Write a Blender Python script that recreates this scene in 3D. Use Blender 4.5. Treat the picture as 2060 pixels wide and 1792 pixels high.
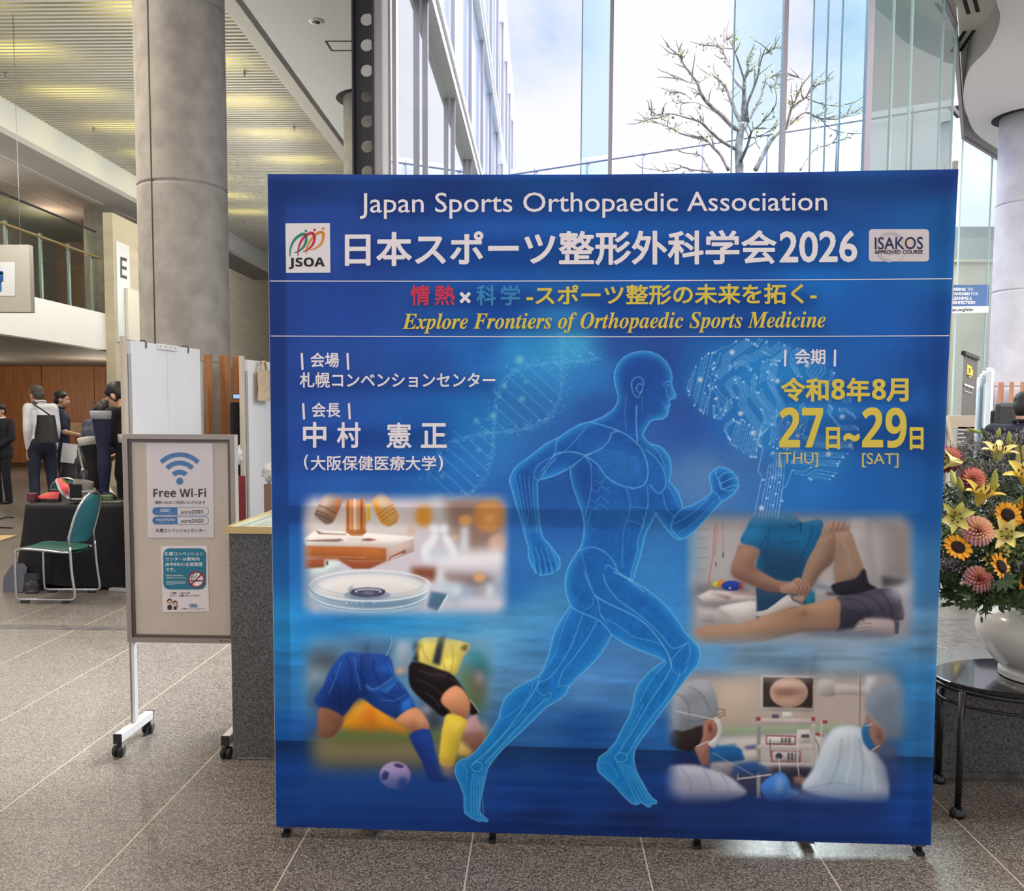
import bpy, bmesh, math, random
import numpy as np
from mathutils import Vector, Matrix, noise as mnoise

for _o in list(bpy.data.objects):
    bpy.data.objects.remove(_o)
SC = bpy.context.scene
COL = SC.collection
random.seed(7)
R = math.radians

# ------------------------------------------------------------------ camera
# focal length 1816 px on the 2060 px wide frame, principal point at (1030, 970), lens 1.5 m above the floor
F_PX, PX0, PY0, EYE = 1816.0, 1030.0, 970.0, 1.5
def _n(v):
    v = np.array(v, float); return v / np.linalg.norm(v)
_yc = _n([.0330, .0727, 1.0])                       # world +Y (depth of the hall) seen in camera axes right, up, forward
_zc = np.array([.00617, .9973, -.0724]); _zc = _n(_zc - _yc * _zc.dot(_yc))
_xc = np.array([1., 0, 0]); _xc = _n(_xc - _yc * _yc[0] - _zc * _zc[0])
MW = np.array([_xc, _yc, _zc])                      # camera axes -> world
CAMPOS = np.array([0, 0, EYE])
cam = bpy.data.cameras.new('camera')
cam.sensor_fit = 'HORIZONTAL'; cam.sensor_width = 36.0
cam.lens = F_PX / 2060.0 * 36.0
cam.shift_y = (PY0 - 896.0) / 2060.0
cam.clip_start = 0.05; cam.clip_end = 500
CAM = bpy.data.objects.new('camera', cam); COL.objects.link(CAM)
_m = Matrix.Identity(4)
for _i in range(3):
    _m[_i][0] = MW[_i][0]; _m[_i][1] = MW[_i][1]; _m[_i][2] = -MW[_i][2]; _m[_i][3] = CAMPOS[_i]
CAM.matrix_world = _m
SC.camera = CAM
SC.view_settings.view_transform = 'Standard'; SC.view_settings.look = 'None'
SC.view_settings.exposure = 0.0; SC.view_settings.gamma = 1.0
SC.view_settings.use_curve_mapping = False
SC.cycles.use_denoising = True
SC.cycles.max_bounces = 8; SC.cycles.diffuse_bounces = 4; SC.cycles.glossy_bounces = 4
SC.cycles.transparent_max_bounces = 16; SC.cycles.transmission_bounces = 6
SC.cycles.sample_clamp_indirect = 4.0
SC.cycles.caustics_reflective = False; SC.cycles.caustics_refractive = False

def ray(px, py):
    return _n(MW @ np.array([(px - PX0) / F_PX, -(py - PY0) / F_PX, 1.0]))
def at(px, py, Y):                                   # the point of the plane y = Y seen at a pixel of the photograph
    d = ray(px, py); return Vector(CAMPOS + d * (Y / d[1]))
def atz(px, py, z):
    d = ray(px, py); return Vector(CAMPOS + d * ((z - EYE) / d[2]))
def atx(px, py, x):
    d = ray(px, py); return Vector(CAMPOS + d * (x / d[0]))
def plane_at(px, py, p0, nrm):
    d = ray(px, py); n = np.array(nrm, float)
    return Vector(CAMPOS + d * (n.dot(np.array(p0, float) - CAMPOS) / n.dot(d)))
def to_px(P):                                        # (n,3) -> (n,2) photograph pixels
    c = (np.asarray(P, float) - CAMPOS) @ MW
    return np.stack([PX0 + F_PX * c[:, 0] / c[:, 2], PY0 - F_PX * c[:, 1] / c[:, 2]], 1)

# ------------------------------------------------------------------ sky
W = bpy.data.worlds.new('sky'); SC.world = W; W.use_nodes = True
_nt = W.node_tree; _nt.nodes.clear()
def _wn(t, **kw):
    n = _nt.nodes.new(t)
    for k, v in kw.items(): setattr(n, k, v)
    return n
_out = _wn('ShaderNodeOutputWorld'); _bg = _wn('ShaderNodeBackground')
_tc = _wn('ShaderNodeTexCoord')
_noi = _wn('ShaderNodeTexNoise'); _noi.inputs['Scale'].default_value = 5.0; _noi.inputs['Detail'].default_value = 8; _noi.inputs['Roughness'].default_value = .62
_nt.links.new(_tc.outputs['Generated'], _noi.inputs['Vector'])
def _patch(direction, radius):                       # a gap in the cloud around a direction of the sky
    d = _wn('ShaderNodeVectorMath', operation='DISTANCE'); d.inputs[1].default_value = tuple(direction)
    _nt.links.new(_tc.outputs['Generated'], d.inputs[0])
    m = _wn('ShaderNodeMapRange'); m.inputs['From Min'].default_value = 0; m.inputs['From Max'].default_value = radius
    m.inputs['To Min'].default_value = 1; m.inputs['To Max'].default_value = 0
    _nt.links.new(d.outputs['Value'], m.inputs['Value']); return m.outputs['Result']
_acc = None
for (px, py, r) in ((1085, 72, .075), (1040, 120, .05), (1710, 50, .10), (1050, 150, .05), (830, 230, .09)):
    s = _patch(ray(px, py), r)
    if _acc is None: _acc = s
    else:
        a = _wn('ShaderNodeMath', operation='MAXIMUM'); _nt.links.new(_acc, a.inputs[0]); _nt.links.new(s, a.inputs[1]); _acc = a.outputs[0]
_mul = _wn('ShaderNodeMath', operation='MULTIPLY'); _nt.links.new(_acc, _mul.inputs[0])
_rmp = _wn('ShaderNodeMapRange'); _rmp.inputs['From Min'].default_value = .40; _rmp.inputs['From Max'].default_value = .66
_nt.links.new(_noi.outputs['Fac'], _rmp.inputs['Value']); _nt.links.new(_rmp.outputs['Result'], _mul.inputs[1])
_mix = _wn('ShaderNodeMix', data_type='RGBA'); _mix.inputs['A'].default_value = (1.0, 1.0, 1.08, 1); _mix.inputs['B'].default_value = (.42, .62, 1.0, 1)
_nt.links.new(_mul.outputs[0], _mix.inputs['Factor'])
_sep = _wn('ShaderNodeSeparateXYZ'); _nt.links.new(_tc.outputs['Generated'], _sep.inputs[0])
_zr = _wn('ShaderNodeMapRange'); _zr.inputs['From Min'].default_value = .41; _zr.inputs['From Max'].default_value = .72
_zr.inputs['To Min'].default_value = 1.0; _zr.inputs['To Max'].default_value = 8.0   # overcast: brighter overhead
_nt.links.new(_sep.outputs['Z'], _zr.inputs['Value'])
_nt.links.new(_mix.outputs['Result'], _bg.inputs['Color']); _nt.links.new(_zr.outputs['Result'], _bg.inputs['Strength'])
_nt.links.new(_bg.outputs[0], _out.inputs[0])

# ------------------------------------------------------------------ hall fill (unseen area lights added at ceiling height to brighten the hall)
def area(name, loc, size, power, color, rot=(0, 0, 0), sy=None):
    l = bpy.data.lights.new(name, 'AREA'); l.energy = power; l.color = color
    l.shape = 'RECTANGLE'; l.size = size; l.size_y = sy or size
    o = bpy.data.objects.new(name, l); COL.objects.link(o); o.location = loc; o.rotation_euler = rot
    return o
for _i, (_x, _y) in enumerate([(-2.4, -2.5), (1.8, -2.5), (-6.2, 2), (-2, 3.2), (2.4, 3.2), (6.5, 2.5), (-6.5, 8), (5.6, 6.6), (8.5, 4.5), (12.5, 9), (12.5, 15)]):
    area('hall_fill_area', (_x, _y, 6.66 if _y < 8.8 else 6.38), 1.5, (105, 105, 200, 75, 75, 230, 300, 260, 420, 520, 520)[_i], (1, .86, .70) if _x < 5 else (1, .97, .94))

_sl = bpy.data.lights.new('bright_cloud_sun', 'SUN'); _sl.energy = 10.0; _sl.angle = R(32); _sl.color = (1, .98, .96)
_so = bpy.data.objects.new('bright_cloud_sun', _sl); COL.objects.link(_so)
_so.rotation_euler = Vector((-.50 * math.cos(R(38)), -.866 * math.cos(R(38)), -math.sin(R(38)))).to_track_quat('-Z', 'Y').to_euler()
for _x, _y, _z in ((-10.6, 21.5, 1.9), (-14.2, 21.5, 1.9), (-12, 14, 1.9), (-11.5, 12, 5.6), (-11.5, 17, 5.6)):  # unseen points in mid-air, added to brighten the wood wall and the gallery
    _pl = bpy.data.lights.new('gallery_fill_point', 'POINT'); _pl.energy = 110; _pl.color = (1, .88, .72); _pl.shadow_soft_size = 0
    _po = bpy.data.objects.new('gallery_fill_point', _pl); COL.objects.link(_po); _po.location = (_x, _y, _z)

# ------------------------------------------------------------------ materials
def s2l(c):
    c = np.asarray(c, float) / 255.0
    return np.where(c <= .04045, c / 12.92, ((c + .055) / 1.055) ** 2.4)
def rgba(c): return tuple(float(v) for v in s2l(c)) + (1.0,)
MATS = {}
def mat(name, c, rough=.6, metal=0.0, var=0.0, scale=8.0, bump=0.0, bscale=60.0, c2=None, spec=.5, detail=4, coat=0.0, stretch=None):
    if name in MATS: return MATS[name]
    m = bpy.data.materials.new(name); m.use_nodes = True; nt = m.node_tree
    b = nt.nodes['Principled BSDF']
    b.inputs['Base Color'].default_value = rgba(c); b.inputs['Roughness'].default_value = rough
    b.inputs['Metallic'].default_value = metal; b.inputs['Specular IOR Level'].default_value = spec
    b.inputs['Coat Weight'].default_value = coat
    tc = nt.nodes.new('ShaderNodeTexCoord'); src = tc.outputs['Object']
    if stretch:
        mp = nt.nodes.new('ShaderNodeMapping'); mp.inputs['Scale'].default_value = stretch
        nt.links.new(src, mp.inputs[0]); src = mp.outputs[0]
    if var > 0 or c2 is not None:
        n = nt.nodes.new('ShaderNodeTexNoise'); n.inputs['Scale'].default_value = scale; n.inputs['Detail'].default_value = detail
        nt.links.new(src, n.inputs['Vector'])
        mx = nt.nodes.new('ShaderNodeMix'); mx.data_type = 'RGBA'
        a = np.array(c, float); q = np.array(c2, float) if c2 is not None else np.clip(a * (1 - var), 0, 255)
        mx.inputs['A'].default_value = rgba(np.clip(a * (1 + (var if c2 is None else 0) * .5), 0, 255)); mx.inputs['B'].default_value = rgba(q)
        rp = nt.nodes.new('ShaderNodeMapRange'); rp.inputs['From Min'].default_value = .35; rp.inputs['From Max'].default_value = .65
        nt.links.new(n.outputs['Fac'], rp.inputs['Value']); nt.links.new(rp.outputs['Result'], mx.inputs['Factor'])
        nt.links.new(mx.outputs['Result'], b.inputs['Base Color'])
    if bump > 0:
        n2 = nt.nodes.new('ShaderNodeTexNoise'); n2.inputs['Scale'].default_value = bscale; n2.inputs['Detail'].default_value = 3
        nt.links.new(src, n2.inputs['Vector'])
        bp = nt.nodes.new('ShaderNodeBump'); bp.inputs['Strength'].default_value = bump; bp.inputs['Distance'].default_value = .01
        nt.links.new(n2.outputs['Fac'], bp.inputs['Height']); nt.links.new(bp.outputs['Normal'], b.inputs['Normal'])
    MATS[name] = m; return m
def emit(name, c, k):
    if name in MATS: return MATS[name]
    m = bpy.data.materials.new(name); m.use_nodes = True; b = m.node_tree.nodes['Principled BSDF']
    b.inputs['Base Color'].default_value = rgba(c); b.inputs['Emission Color'].default_value = rgba(c); b.inputs['Emission Strength'].default_value = k
    MATS[name] = m; return m
def glass(name, tint, refl=.06, rough=0.0, extra=0.0):
    """thin pane: tinted see-through mixed with a mirror by Fresnel (plus a constant share)"""
    if name in MATS: return MATS[name]
    m = bpy.data.materials.new(name); m.use_nodes = True; nt = m.node_tree; nt.nodes.clear()
    o = nt.nodes.new('ShaderNodeOutputMaterial'); t = nt.nodes.new('ShaderNodeBsdfTransparent'); g = nt.nodes.new('ShaderNodeBsdfGlossy')
    t.inputs['Color'].default_value = tuple(tint) + (1,); g.inputs['Roughness'].default_value = rough; g.inputs['Color'].default_value = (.95, .98, .97, 1)
    lw = nt.nodes.new('ShaderNodeLayerWeight'); lw.inputs['Blend'].default_value = .25
    ma = nt.nodes.new('ShaderNodeMath'); ma.operation = 'MULTIPLY_ADD'; ma.inputs[1].default_value = refl * 8; ma.inputs[2].default_value = extra; ma.use_clamp = True
    nt.links.new(lw.outputs['Fresnel'], ma.inputs[0])
    mx = nt.nodes.new('ShaderNodeMixShader'); nt.links.new(ma.outputs[0], mx.inputs[0]); nt.links.new(t.outputs[0], mx.inputs[1]); nt.links.new(g.outputs[0], mx.inputs[2])
    nt.links.new(mx.outputs[0], o.inputs[0]); MATS[name] = m; return m

# ------------------------------------------------------------------ mesh helpers
class MB:
    def __init__(s): s.v = []; s.f = []; s.sm = []; s.mi = []; s.cur = 0
    def add(s, vs, fs, smooth=False):
        b = len(s.v); s.v += [tuple(p) for p in vs]
        for f in fs: s.f.append([i + b for i in f]); s.sm.append(smooth); s.mi.append(s.cur)
        return s
    def box(s, lo, hi, M=None):
        x0, y0, z0 = lo; x1, y1, z1 = hi
        vs = [(x0, y0, z0), (x1, y0, z0), (x1, y1, z0), (x0, y1, z0), (x0, y0, z1), (x1, y0, z1), (x1, y1, z1), (x0, y1, z1)]
        if M is not None: vs = [M @ Vector(p) for p in vs]
        return s.add(vs, [(0, 3, 2, 1), (4, 5, 6, 7), (0, 1, 5, 4), (1, 2, 6, 5), (2, 3, 7, 6), (3, 0, 4, 7)])
    def bbox(s, lo, hi, b=.004, M=None):
        """box with chamfered edges"""
        lo = Vector(lo); hi = Vector(hi); b = min(b, *(0.45 * abs(hi[i] - lo[i]) for i in range(3)))
        bm = bmesh.new(); bmesh.ops.create_cube(bm, size=1)
        for v in bm.verts: v.co = Vector([lo[i] + (v.co[i] + .5) * (hi[i] - lo[i]) for i in range(3)])
        bmesh.ops.bevel(bm, geom=bm.edges[:], offset=b, segments=2, affect='EDGES', profile=.5)
        bm.verts.index_update()
        vs = [(M @ v.co) if M is not None else v.co.copy() for v in bm.verts]
        s.add(vs, [[v.index for v in f.verts] for f in bm.faces]); bm.free(); return s
    def beam(s, a, b, w, h, up=(0, 0, 1)):
        a = Vector(a); b = Vector(b); d = (b - a); L = d.length; d.normalize(); u = Vector(up)
        r = d.cross(u)
        if r.length < 1e-5: r = d.cross(Vector((0, 1, 0)))
        r.normalize(); u = r.cross(d)
        M = Matrix((r, d, u)).transposed().to_4x4(); M.translation = a
        return s.box((-w / 2, 0, -h / 2), (w / 2, L, h / 2), M)
    def tube(s, pts, r, n=10, caps=True, closed=False):
        pts = [Vector(p) for p in pts]; m = len(pts); rs = r if hasattr(r, '__len__') else [r] * m
        ref = None; rings = []
        for i in range(m):
            if closed: t = pts[(i + 1) % m] - pts[i - 1]
            else: t = pts[min(i + 1, m - 1)] - pts[max(i - 1, 0)]
            if t.length < 1e-9: t = Vector((0, 0, 1))
            t.normalize()
            if ref is None:
                ref = t.orthogonal()
            ref = (ref - t * ref.dot(t))
            if ref.length < 1e-6: ref = t.orthogonal()
            ref.normalize(); bi = t.cross(ref)
            rings.append([pts[i] + (ref * math.cos(2 * math.pi * k / n) + bi * math.sin(2 * math.pi * k / n)) * rs[i] for k in range(n)])
        vs = [p for q in rings for p in q]; fs = []
        for i in range(m if closed else m - 1):
            j = (i + 1) % m
            for k in range(n): fs.append((i * n + k, i * n + (k + 1) % n, j * n + (k + 1) % n, j * n + k))
        if caps and not closed:
            fs.append(tuple(range(n))[::-1]); fs.append(tuple((m - 1) * n + k for k in range(n)))
        return s.add(vs, fs, True)
    def lathe(s, prof, n=32, c=(0, 0, 0), M=None):
        """prof: (r, z) from bottom to top"""
        vs = []; fs = []
        for (r, z) in prof:
            for k in range(n):
                p = Vector((c[0] + r * math.cos(2 * math.pi * k / n), c[1] + r * math.sin(2 * math.pi * k / n), c[2] + z))
                vs.append(M @ p if M is not None else p)
        for i in range(len(prof) - 1):
            for k in range(n): fs.append((i * n + k, i * n + (k + 1) % n, (i + 1) * n + (k + 1) % n, (i + 1) * n + k))
        if prof[0][0] > 1e-6: fs.append(tuple(range(n))[::-1])
        if prof[-1][0] > 1e-6: fs.append(tuple((len(prof) - 1) * n + k for k in range(n)))
        return s.add(vs, fs, True)
    def prism(s, poly, z0, z1, M=None):
        n = len(poly); vs = [Vector((x, y, z0)) for x, y in poly] + [Vector((x, y, z1)) for x, y in poly]
        if M is not None: vs = [M @ p for p in vs]
        return s.add(vs, [tuple(range(n))[::-1], tuple(range(n, 2 * n))] + [(i, (i + 1) % n, n + (i + 1) % n, n + i) for i in range(n)])
    def grid(s, fn, nu, nv, smooth=True):
        vs = [fn(i / nu, j / nv) for j in range(nv + 1) for i in range(nu + 1)]
        fs = [(j * (nu + 1) + i, j * (nu + 1) + i + 1, (j + 1) * (nu + 1) + i + 1, (j + 1) * (nu + 1) + i) for j in range(nv) for i in range(nu)]
        return s.add(vs, fs, smooth)
    def ball(s, c, r, n=12, m=8, M=None):
        rx, ry, rz = r if hasattr(r, '__len__') else (r, r, r); vs = []; fs = []
        for j in range(m + 1):
            th = math.pi * j / m
            for k in range(n):
                p = Vector((rx * math.sin(th) * math.cos(2 * math.pi * k / n), ry * math.sin(th) * math.sin(2 * math.pi * k / n), -rz * math.cos(th)))
                if M is not None: p = M @ p
                vs.append(p + Vector(c))
        for j in range(m):
            for k in range(n): fs.append((j * n + k, j * n + (k + 1) % n, (j + 1) * n + (k + 1) % n, (j + 1) * n + k))
        return s.add(vs, fs, True)
    def mesh(s, name, mats):
        me = bpy.data.meshes.new(name); me.from_pydata(s.v, [], s.f)
        for m in (mats if isinstance(mats, (list, tuple)) else [mats]): me.materials.append(m)
        me.polygons.foreach_set('use_smooth', s.sm); me.polygons.foreach_set('material_index', s.mi)
        me.validate(); me.update(); return me
    def build(s, name, mats, parent=None, loc=None):
        o = bpy.data.objects.new(name, s.mesh(name, mats)); COL.objects.link(o)
        if parent is not None: o.parent = parent
        if loc is not None: o.location = loc
        return o
def tag(o, label, cat, group=None, kind=None):
    o['label'] = label; o['category'] = cat
    if group: o['group'] = group
    if kind: o['kind'] = kind
    return o
def thing(name, label, cat, loc=(0, 0, 0), rz=0.0, group=None):
    o = bpy.data.objects.new(name, None); COL.objects.link(o); o.location = loc; o.rotation_euler = (0, 0, rz)
    o.empty_display_size = .1
    return tag(o, label, cat, group)
def struct(o):
    o['kind'] = 'structure'; return o
def under(root, world_pt):                            # world point -> local point of an unrotated/rotated thing
    return (Matrix.Translation(root.location) @ root.rotation_euler.to_matrix().to_4x4()).inverted() @ Vector(world_pt)
def dup(root, loc, rz=0.0, label=None, group=None):
    r = root.copy(); COL.objects.link(r); r.location = loc; r.rotation_euler = (0, 0, rz)
    if label: r['label'] = label
    if group: r['group'] = group
    for ch in list(root.children):
        c = ch.copy(); COL.objects.link(c); c.parent = r
        for g in list(ch.children):
            d = g.copy(); COL.objects.link(d); d.parent = c
    return r
def smooth_path(pts, k=6, closed=False):
    P = [Vector(p) for p in pts]; n = len(P); out = []
    for i in range(n if closed else n - 1):
        p0 = P[(i - 1) % n] if closed else P[max(i - 1, 0)]; p1 = P[i]; p2 = P[(i + 1) % n]
        p3 = P[(i + 2) % n] if closed else P[min(i + 2, n - 1)]
        for j in range(k):
            t = j / k
            out.append(.5 * ((2 * p1) + (p2 - p0) * t + (2 * p0 - 5 * p1 + 4 * p2 - p3) * t * t + (3 * p1 - p0 - 3 * p2 + p3) * t ** 3))
    if not closed: out.append(P[-1])
    return out

def crumple(r, c=(0, 0, 0), amp=.3, fq=14, n=26):
    mb = MB(); rx, ry, rz = r
    def f(u, v):
        th = math.pi * v; ph = 2 * math.pi * u; d = Vector((math.sin(th) * math.cos(ph), math.sin(th) * math.sin(ph), -math.cos(th)))
        k = 1 + amp * (abs(mnoise.noise(d * fq * .12 + Vector(c))) * 1.6 - .4) + amp * .5 * mnoise.noise(d * fq * .35 + Vector(c)); return Vector((d.x * rx * k, d.y * ry * k, d.z * rz * k))
    mb.grid(f, n, n // 2 + 3); return mb

# ------------------------------------------------------------------ lettering
MI = lambda s, u, l, d=None: ''.join(chr(u + ord(c) - 65) if 'A' <= c <= 'Z' else chr(l + ord(c) - 97) if 'a' <= c <= 'z' else (chr(d + ord(c) - 48) if d and c.isdigit() else c) for c in s)
BI = lambda s: MI(s, 0x1D468, 0x1D482).replace(chr(0x1D482 + 7), chr(0x1D489))     # serif bold italic
SANS = lambda s: MI(s, 0x1D5A0, 0x1D5BA, 0x1D7E2)
SANSB = lambda s: MI(s, 0x1D5D4, 0x1D5EE, 0x1D7EC)
_DG = None
def glyphs(s, bold=0.0):
    """2-D triangles/edges of a line of text; bold = stroke added around the outline, in em"""
    cu = bpy.data.curves.new('t', 'FONT'); cu.body = s; cu.size = 1.0; cu.resolution_u = 3
    ob = bpy.data.objects.new('t', cu); COL.objects.link(ob)
    dg = bpy.context.evaluated_depsgraph_get(); dg.update()
    me = bpy.data.meshes.new_from_object(ob.evaluated_get(dg))
    vs = np.array([v.co[:2] for v in me.vertices]) if len(me.vertices) else np.zeros((0, 2))
    fs = [list(p.vertices) for p in me.polygons]
    cnt = {}
    for p in me.polygons:
        q = list(p.vertices)
        for a, b in zip(q, q[1:] + q[:1]):
            k = (min(a, b), max(a, b)); cnt[k] = cnt.get(k, 0) + 1
    ed = [k for k, c in cnt.items() if c == 1]
    bpy.data.objects.remove(ob); bpy.data.curves.remove(cu); bpy.data.meshes.remove(me)
    V = [(v[0], v[1], 0.0) for v in vs]; Fc = list(fs)
    if bold > 0:
        for a, b in ed:
            p = vs[a]; q = vs[b]; d = q - p; L = np.hypot(*d)
            if L < 1e-6: continue
            d = d / L * bold; nn = np.array([-d[1], d[0]]); e = d * .5
            dz = .00015 + (len(V) // 4 % 37) * 6e-6
            i = len(V); V += [(*c_, dz) for c_ in (p - e + nn, p - e - nn, q + e - nn, q + e + nn)]; Fc.append([i, i + 1, i + 2, i + 3])
    return np.array(V).reshape(-1, 3), Fc
class Sheet:
    """marks printed on a flat face: photograph pixels are carried onto the plane (p0, normal), lifted by a hair"""
    def __init__(s, p0, nrm, lift=.0006, inv=None):
        n = Vector(nrm).normalized()
        if n.dot(Vector(CAMPOS) - Vector(p0)) < 0: n = -n
        s.p0 = Vector(p0) + n * lift; s.n = n; s.inv = inv
    def pt(s, px, py):
        p = plane_at(px, py, s.p0, s.n); return s.inv @ p if s.inv is not None else p
    def text(s, mb, body, q, bold=0.0):
        """q = (x left, top left, bottom left, x right, top right, bottom right) of the inked box"""
        V, Fc = glyphs(body, bold)
        if not len(V): return
        lo = V.min(0); hi = V.max(0); x0, t0, b0, x1, t1, b1 = q
        u = (V[:, 0] - lo[0]) / (hi[0] - lo[0] + 1e-9); w = (V[:, 1] - lo[1]) / (hi[1] - lo[1] + 1e-9)
        X = x0 + (x1 - x0) * u; T = t0 + (t1 - t0) * u; Bm = b0 + (b1 - b0) * u; Yp = Bm + (T - Bm) * w
        nl = (s.inv.to_3x3() @ s.n) if s.inv is not None else s.n
        mb.add([s.pt(a, b) - nl * float(d) for a, b, d in zip(X, Yp, V[:, 2])], Fc)
    def poly(s, mb, pts): mb.add([s.pt(*p) for p in pts], [tuple(range(len(pts)))[::-1]])
    def rect(s, mb, x0, y0, x1, y1): s.poly(mb, [(x0, y0), (x1, y0), (x1, y1), (x0, y1)])
    def line(s, mb, pts, w):
        pts = [np.array(p, float) for p in pts]
        for a, b in zip(pts, pts[1:]):
            d = b - a; L = np.hypot(*d)
            if L < 1e-6: continue
            d /= L; nn = np.array([-d[1], d[0]]) * w / 2; e = d * w * .25
            s.poly(mb, [a - e + nn, b + e + nn, b + e - nn, a - e - nn])
    def disc(s, mb, x, y, r, ry=None, n=20): s.poly(mb, [(x + r * math.cos(2 * math.pi * k / n), y + (ry or r) * math.sin(2 * math.pi * k / n)) for k in range(n)])
    def ring(s, mb, x, y, r0, r1, a0=0, a1=360, n=32):
        P = [(R(a0 + (a1 - a0) * k / n)) for k in range(n + 1)]
        for a, b in zip(P, P[1:]):
            s.poly(mb, [(x + r0 * math.cos(a), y + r0 * math.sin(a)), (x + r1 * math.cos(a), y + r1 * math.sin(a)), (x + r1 * math.cos(b), y + r1 * math.sin(b)), (x + r0 * math.cos(b), y + r0 * math.sin(b))])
    def rrect(s, mb, x0, y0, x1, y1, r, n=6):
        P = []
        for cx, cy, a in ((x1 - r, y0 + r, -90), (x1 - r, y1 - r, 0), (x0 + r, y1 - r, 90), (x0 + r, y0 + r, 180)):
            P += [(cx + r * math.cos(R(a + 90 * k / n)), cy + r * math.sin(R(a + 90 * k / n))) for k in range(n + 1)]
        s.poly(mb, P)
# ================================================================== the hall
from mathutils.geometry import tessellate_polygon
def holed(mb, outer, holes, z, down=True):
    loops = [[Vector((x, y, 0)) for x, y in outer]] + [[Vector((x, y, 0)) for x, y in h] for h in holes]
    tri = tessellate_polygon(loops); P = [(p.x, p.y, z) for l in loops for p in l]
    mb.add(P, [tuple(t) for t in tri])
def circ(cx, cy, r, n=40): return [(cx + r * math.cos(2 * math.pi * k / n), cy + r * math.sin(2 * math.pi * k / n)) for k in range(n)]

# ---- granite floor: speckled 0.6 m slabs, pale joints along the hall, dark hairline joints across
def floor_mat():
    m = bpy.data.materials.new('granite_floor'); m.use_nodes = True; nt = m.node_tree; b = nt.nodes['Principled BSDF']
    L = nt.links.new
    tc = nt.nodes.new('ShaderNodeTexCoord'); sp = nt.nodes.new('ShaderNodeSeparateXYZ'); L(tc.outputs['Object'], sp.inputs[0])
    vo = nt.nodes.new('ShaderNodeTexVoronoi'); vo.inputs['Scale'].default_value = 230
    L(tc.outputs['Object'], vo.inputs['Vector'])
    cr = nt.nodes.new('ShaderNodeValToRGB'); e = cr.color_ramp.elements
    e[0].position = .05; e[0].color = rgba((64, 58, 53)); e[1].position = .95; e[1].color = rgba((150, 142, 133))
    k = e.new(.5); k.color = rgba((98, 91, 84)); sc_ = nt.nodes.new('ShaderNodeSeparateColor'); L(vo.outputs['Color'], sc_.inputs[0]); L(sc_.outputs[0], cr.inputs[0])
    big = nt.nodes.new('ShaderNodeTexNoise'); big.inputs['Scale'].default_value = 1.3; big.inputs['Detail'].default_value = 3; L(tc.outputs['Object'], big.inputs['Vector'])
    mr = nt.nodes.new('ShaderNodeMapRange'); mr.inputs['To Min'].default_value = .9; mr.inputs['To Max'].default_value = 1.1; L(big.outputs['Fac'], mr.inputs['Value'])
    hs = nt.nodes.new('ShaderNodeHueSaturation'); L(mr.outputs[0], hs.inputs['Value']); L(cr.outputs[0], hs.inputs['Color'])
    def joint(axis, off, pitch, w):
        a = nt.nodes.new('ShaderNodeMath'); a.operation = 'ADD'; a.inputs[1].default_value = -off + pitch * 200; L(sp.outputs[axis], a.inputs[0])
        md = nt.nodes.new('ShaderNodeMath'); md.operation = 'MODULO'; md.inputs[1].default_value = pitch; L(a.outputs[0], md.inputs[0])
        lt = nt.nodes.new('ShaderNodeMath'); lt.operation = 'LESS_THAN'; lt.inputs[1].default_value = w; L(md.outputs[0], lt.inputs[0]); return lt.outputs[0]
    jx = joint('X', -.2365, .6, .0048); jy = joint('Y', 3.185, .54, .0032)
    m1 = nt.nodes.new('ShaderNodeMix'); m1.data_type = 'RGBA'; m1.inputs['B'].default_value = rgba((52, 48, 45)); L(jy, m1.inputs['Factor']); L(hs.outputs[0], m1.inputs['A'])
    m2 = nt.nodes.new('ShaderNodeMix'); m2.data_type = 'RGBA'; m2.inputs['B'].default_value = rgba((186, 176, 160)); L(jx, m2.inputs['Factor']); L(m1.outputs['Result'], m2.inputs['A'])
    L(m2.outputs['Result'], b.inputs['Base Color'])
    rr = nt.nodes.new('ShaderNodeMapRange'); rr.inputs['To Min'].default_value = .28; rr.inputs['To Max'].default_value = .5; L(sc_.outputs[1], rr.inputs['Value']); L(rr.outputs[0], b.inputs['Roughness'])
    bp = nt.nodes.new('ShaderNodeBump'); bp.inputs['Strength'].default_value = .06; bp.inputs['Distance'].default_value = .002; L(sc_.outputs[2], bp.inputs['Height']); L(bp.outputs[0], b.inputs['Normal'])
    return m
fl = MB(); fl.add([(-17, -9, 0), (16, -9, 0), (16, 32, 0), (-17, 32, 0)], [(0, 1, 2, 3)]); FLOOR = struct(fl.build('floor', floor_mat()))
DARKST = mat('dark_stone_band', (96, 92, 90), .35, var=.25, scale=14, detail=6)
LIGHTST = mat('pale_stone_band', (178, 174, 170), .4, var=.15, scale=90)
b = MB(); b.box((1.5, 5.78, 0), (9.5, 6.86, .002)); struct(b.build('trim_1', DARKST))
b = MB(); b.box((-8.9, 6.10, 0), (-1.5, 6.21, .002)); struct(b.build('trim_2', DARKST))
b = MB(); b.beam((2.05, 6.86, .003), (2.75, 5.78, .003), .012, .002); struct(b.build('trim_3', LIGHTST))

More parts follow.
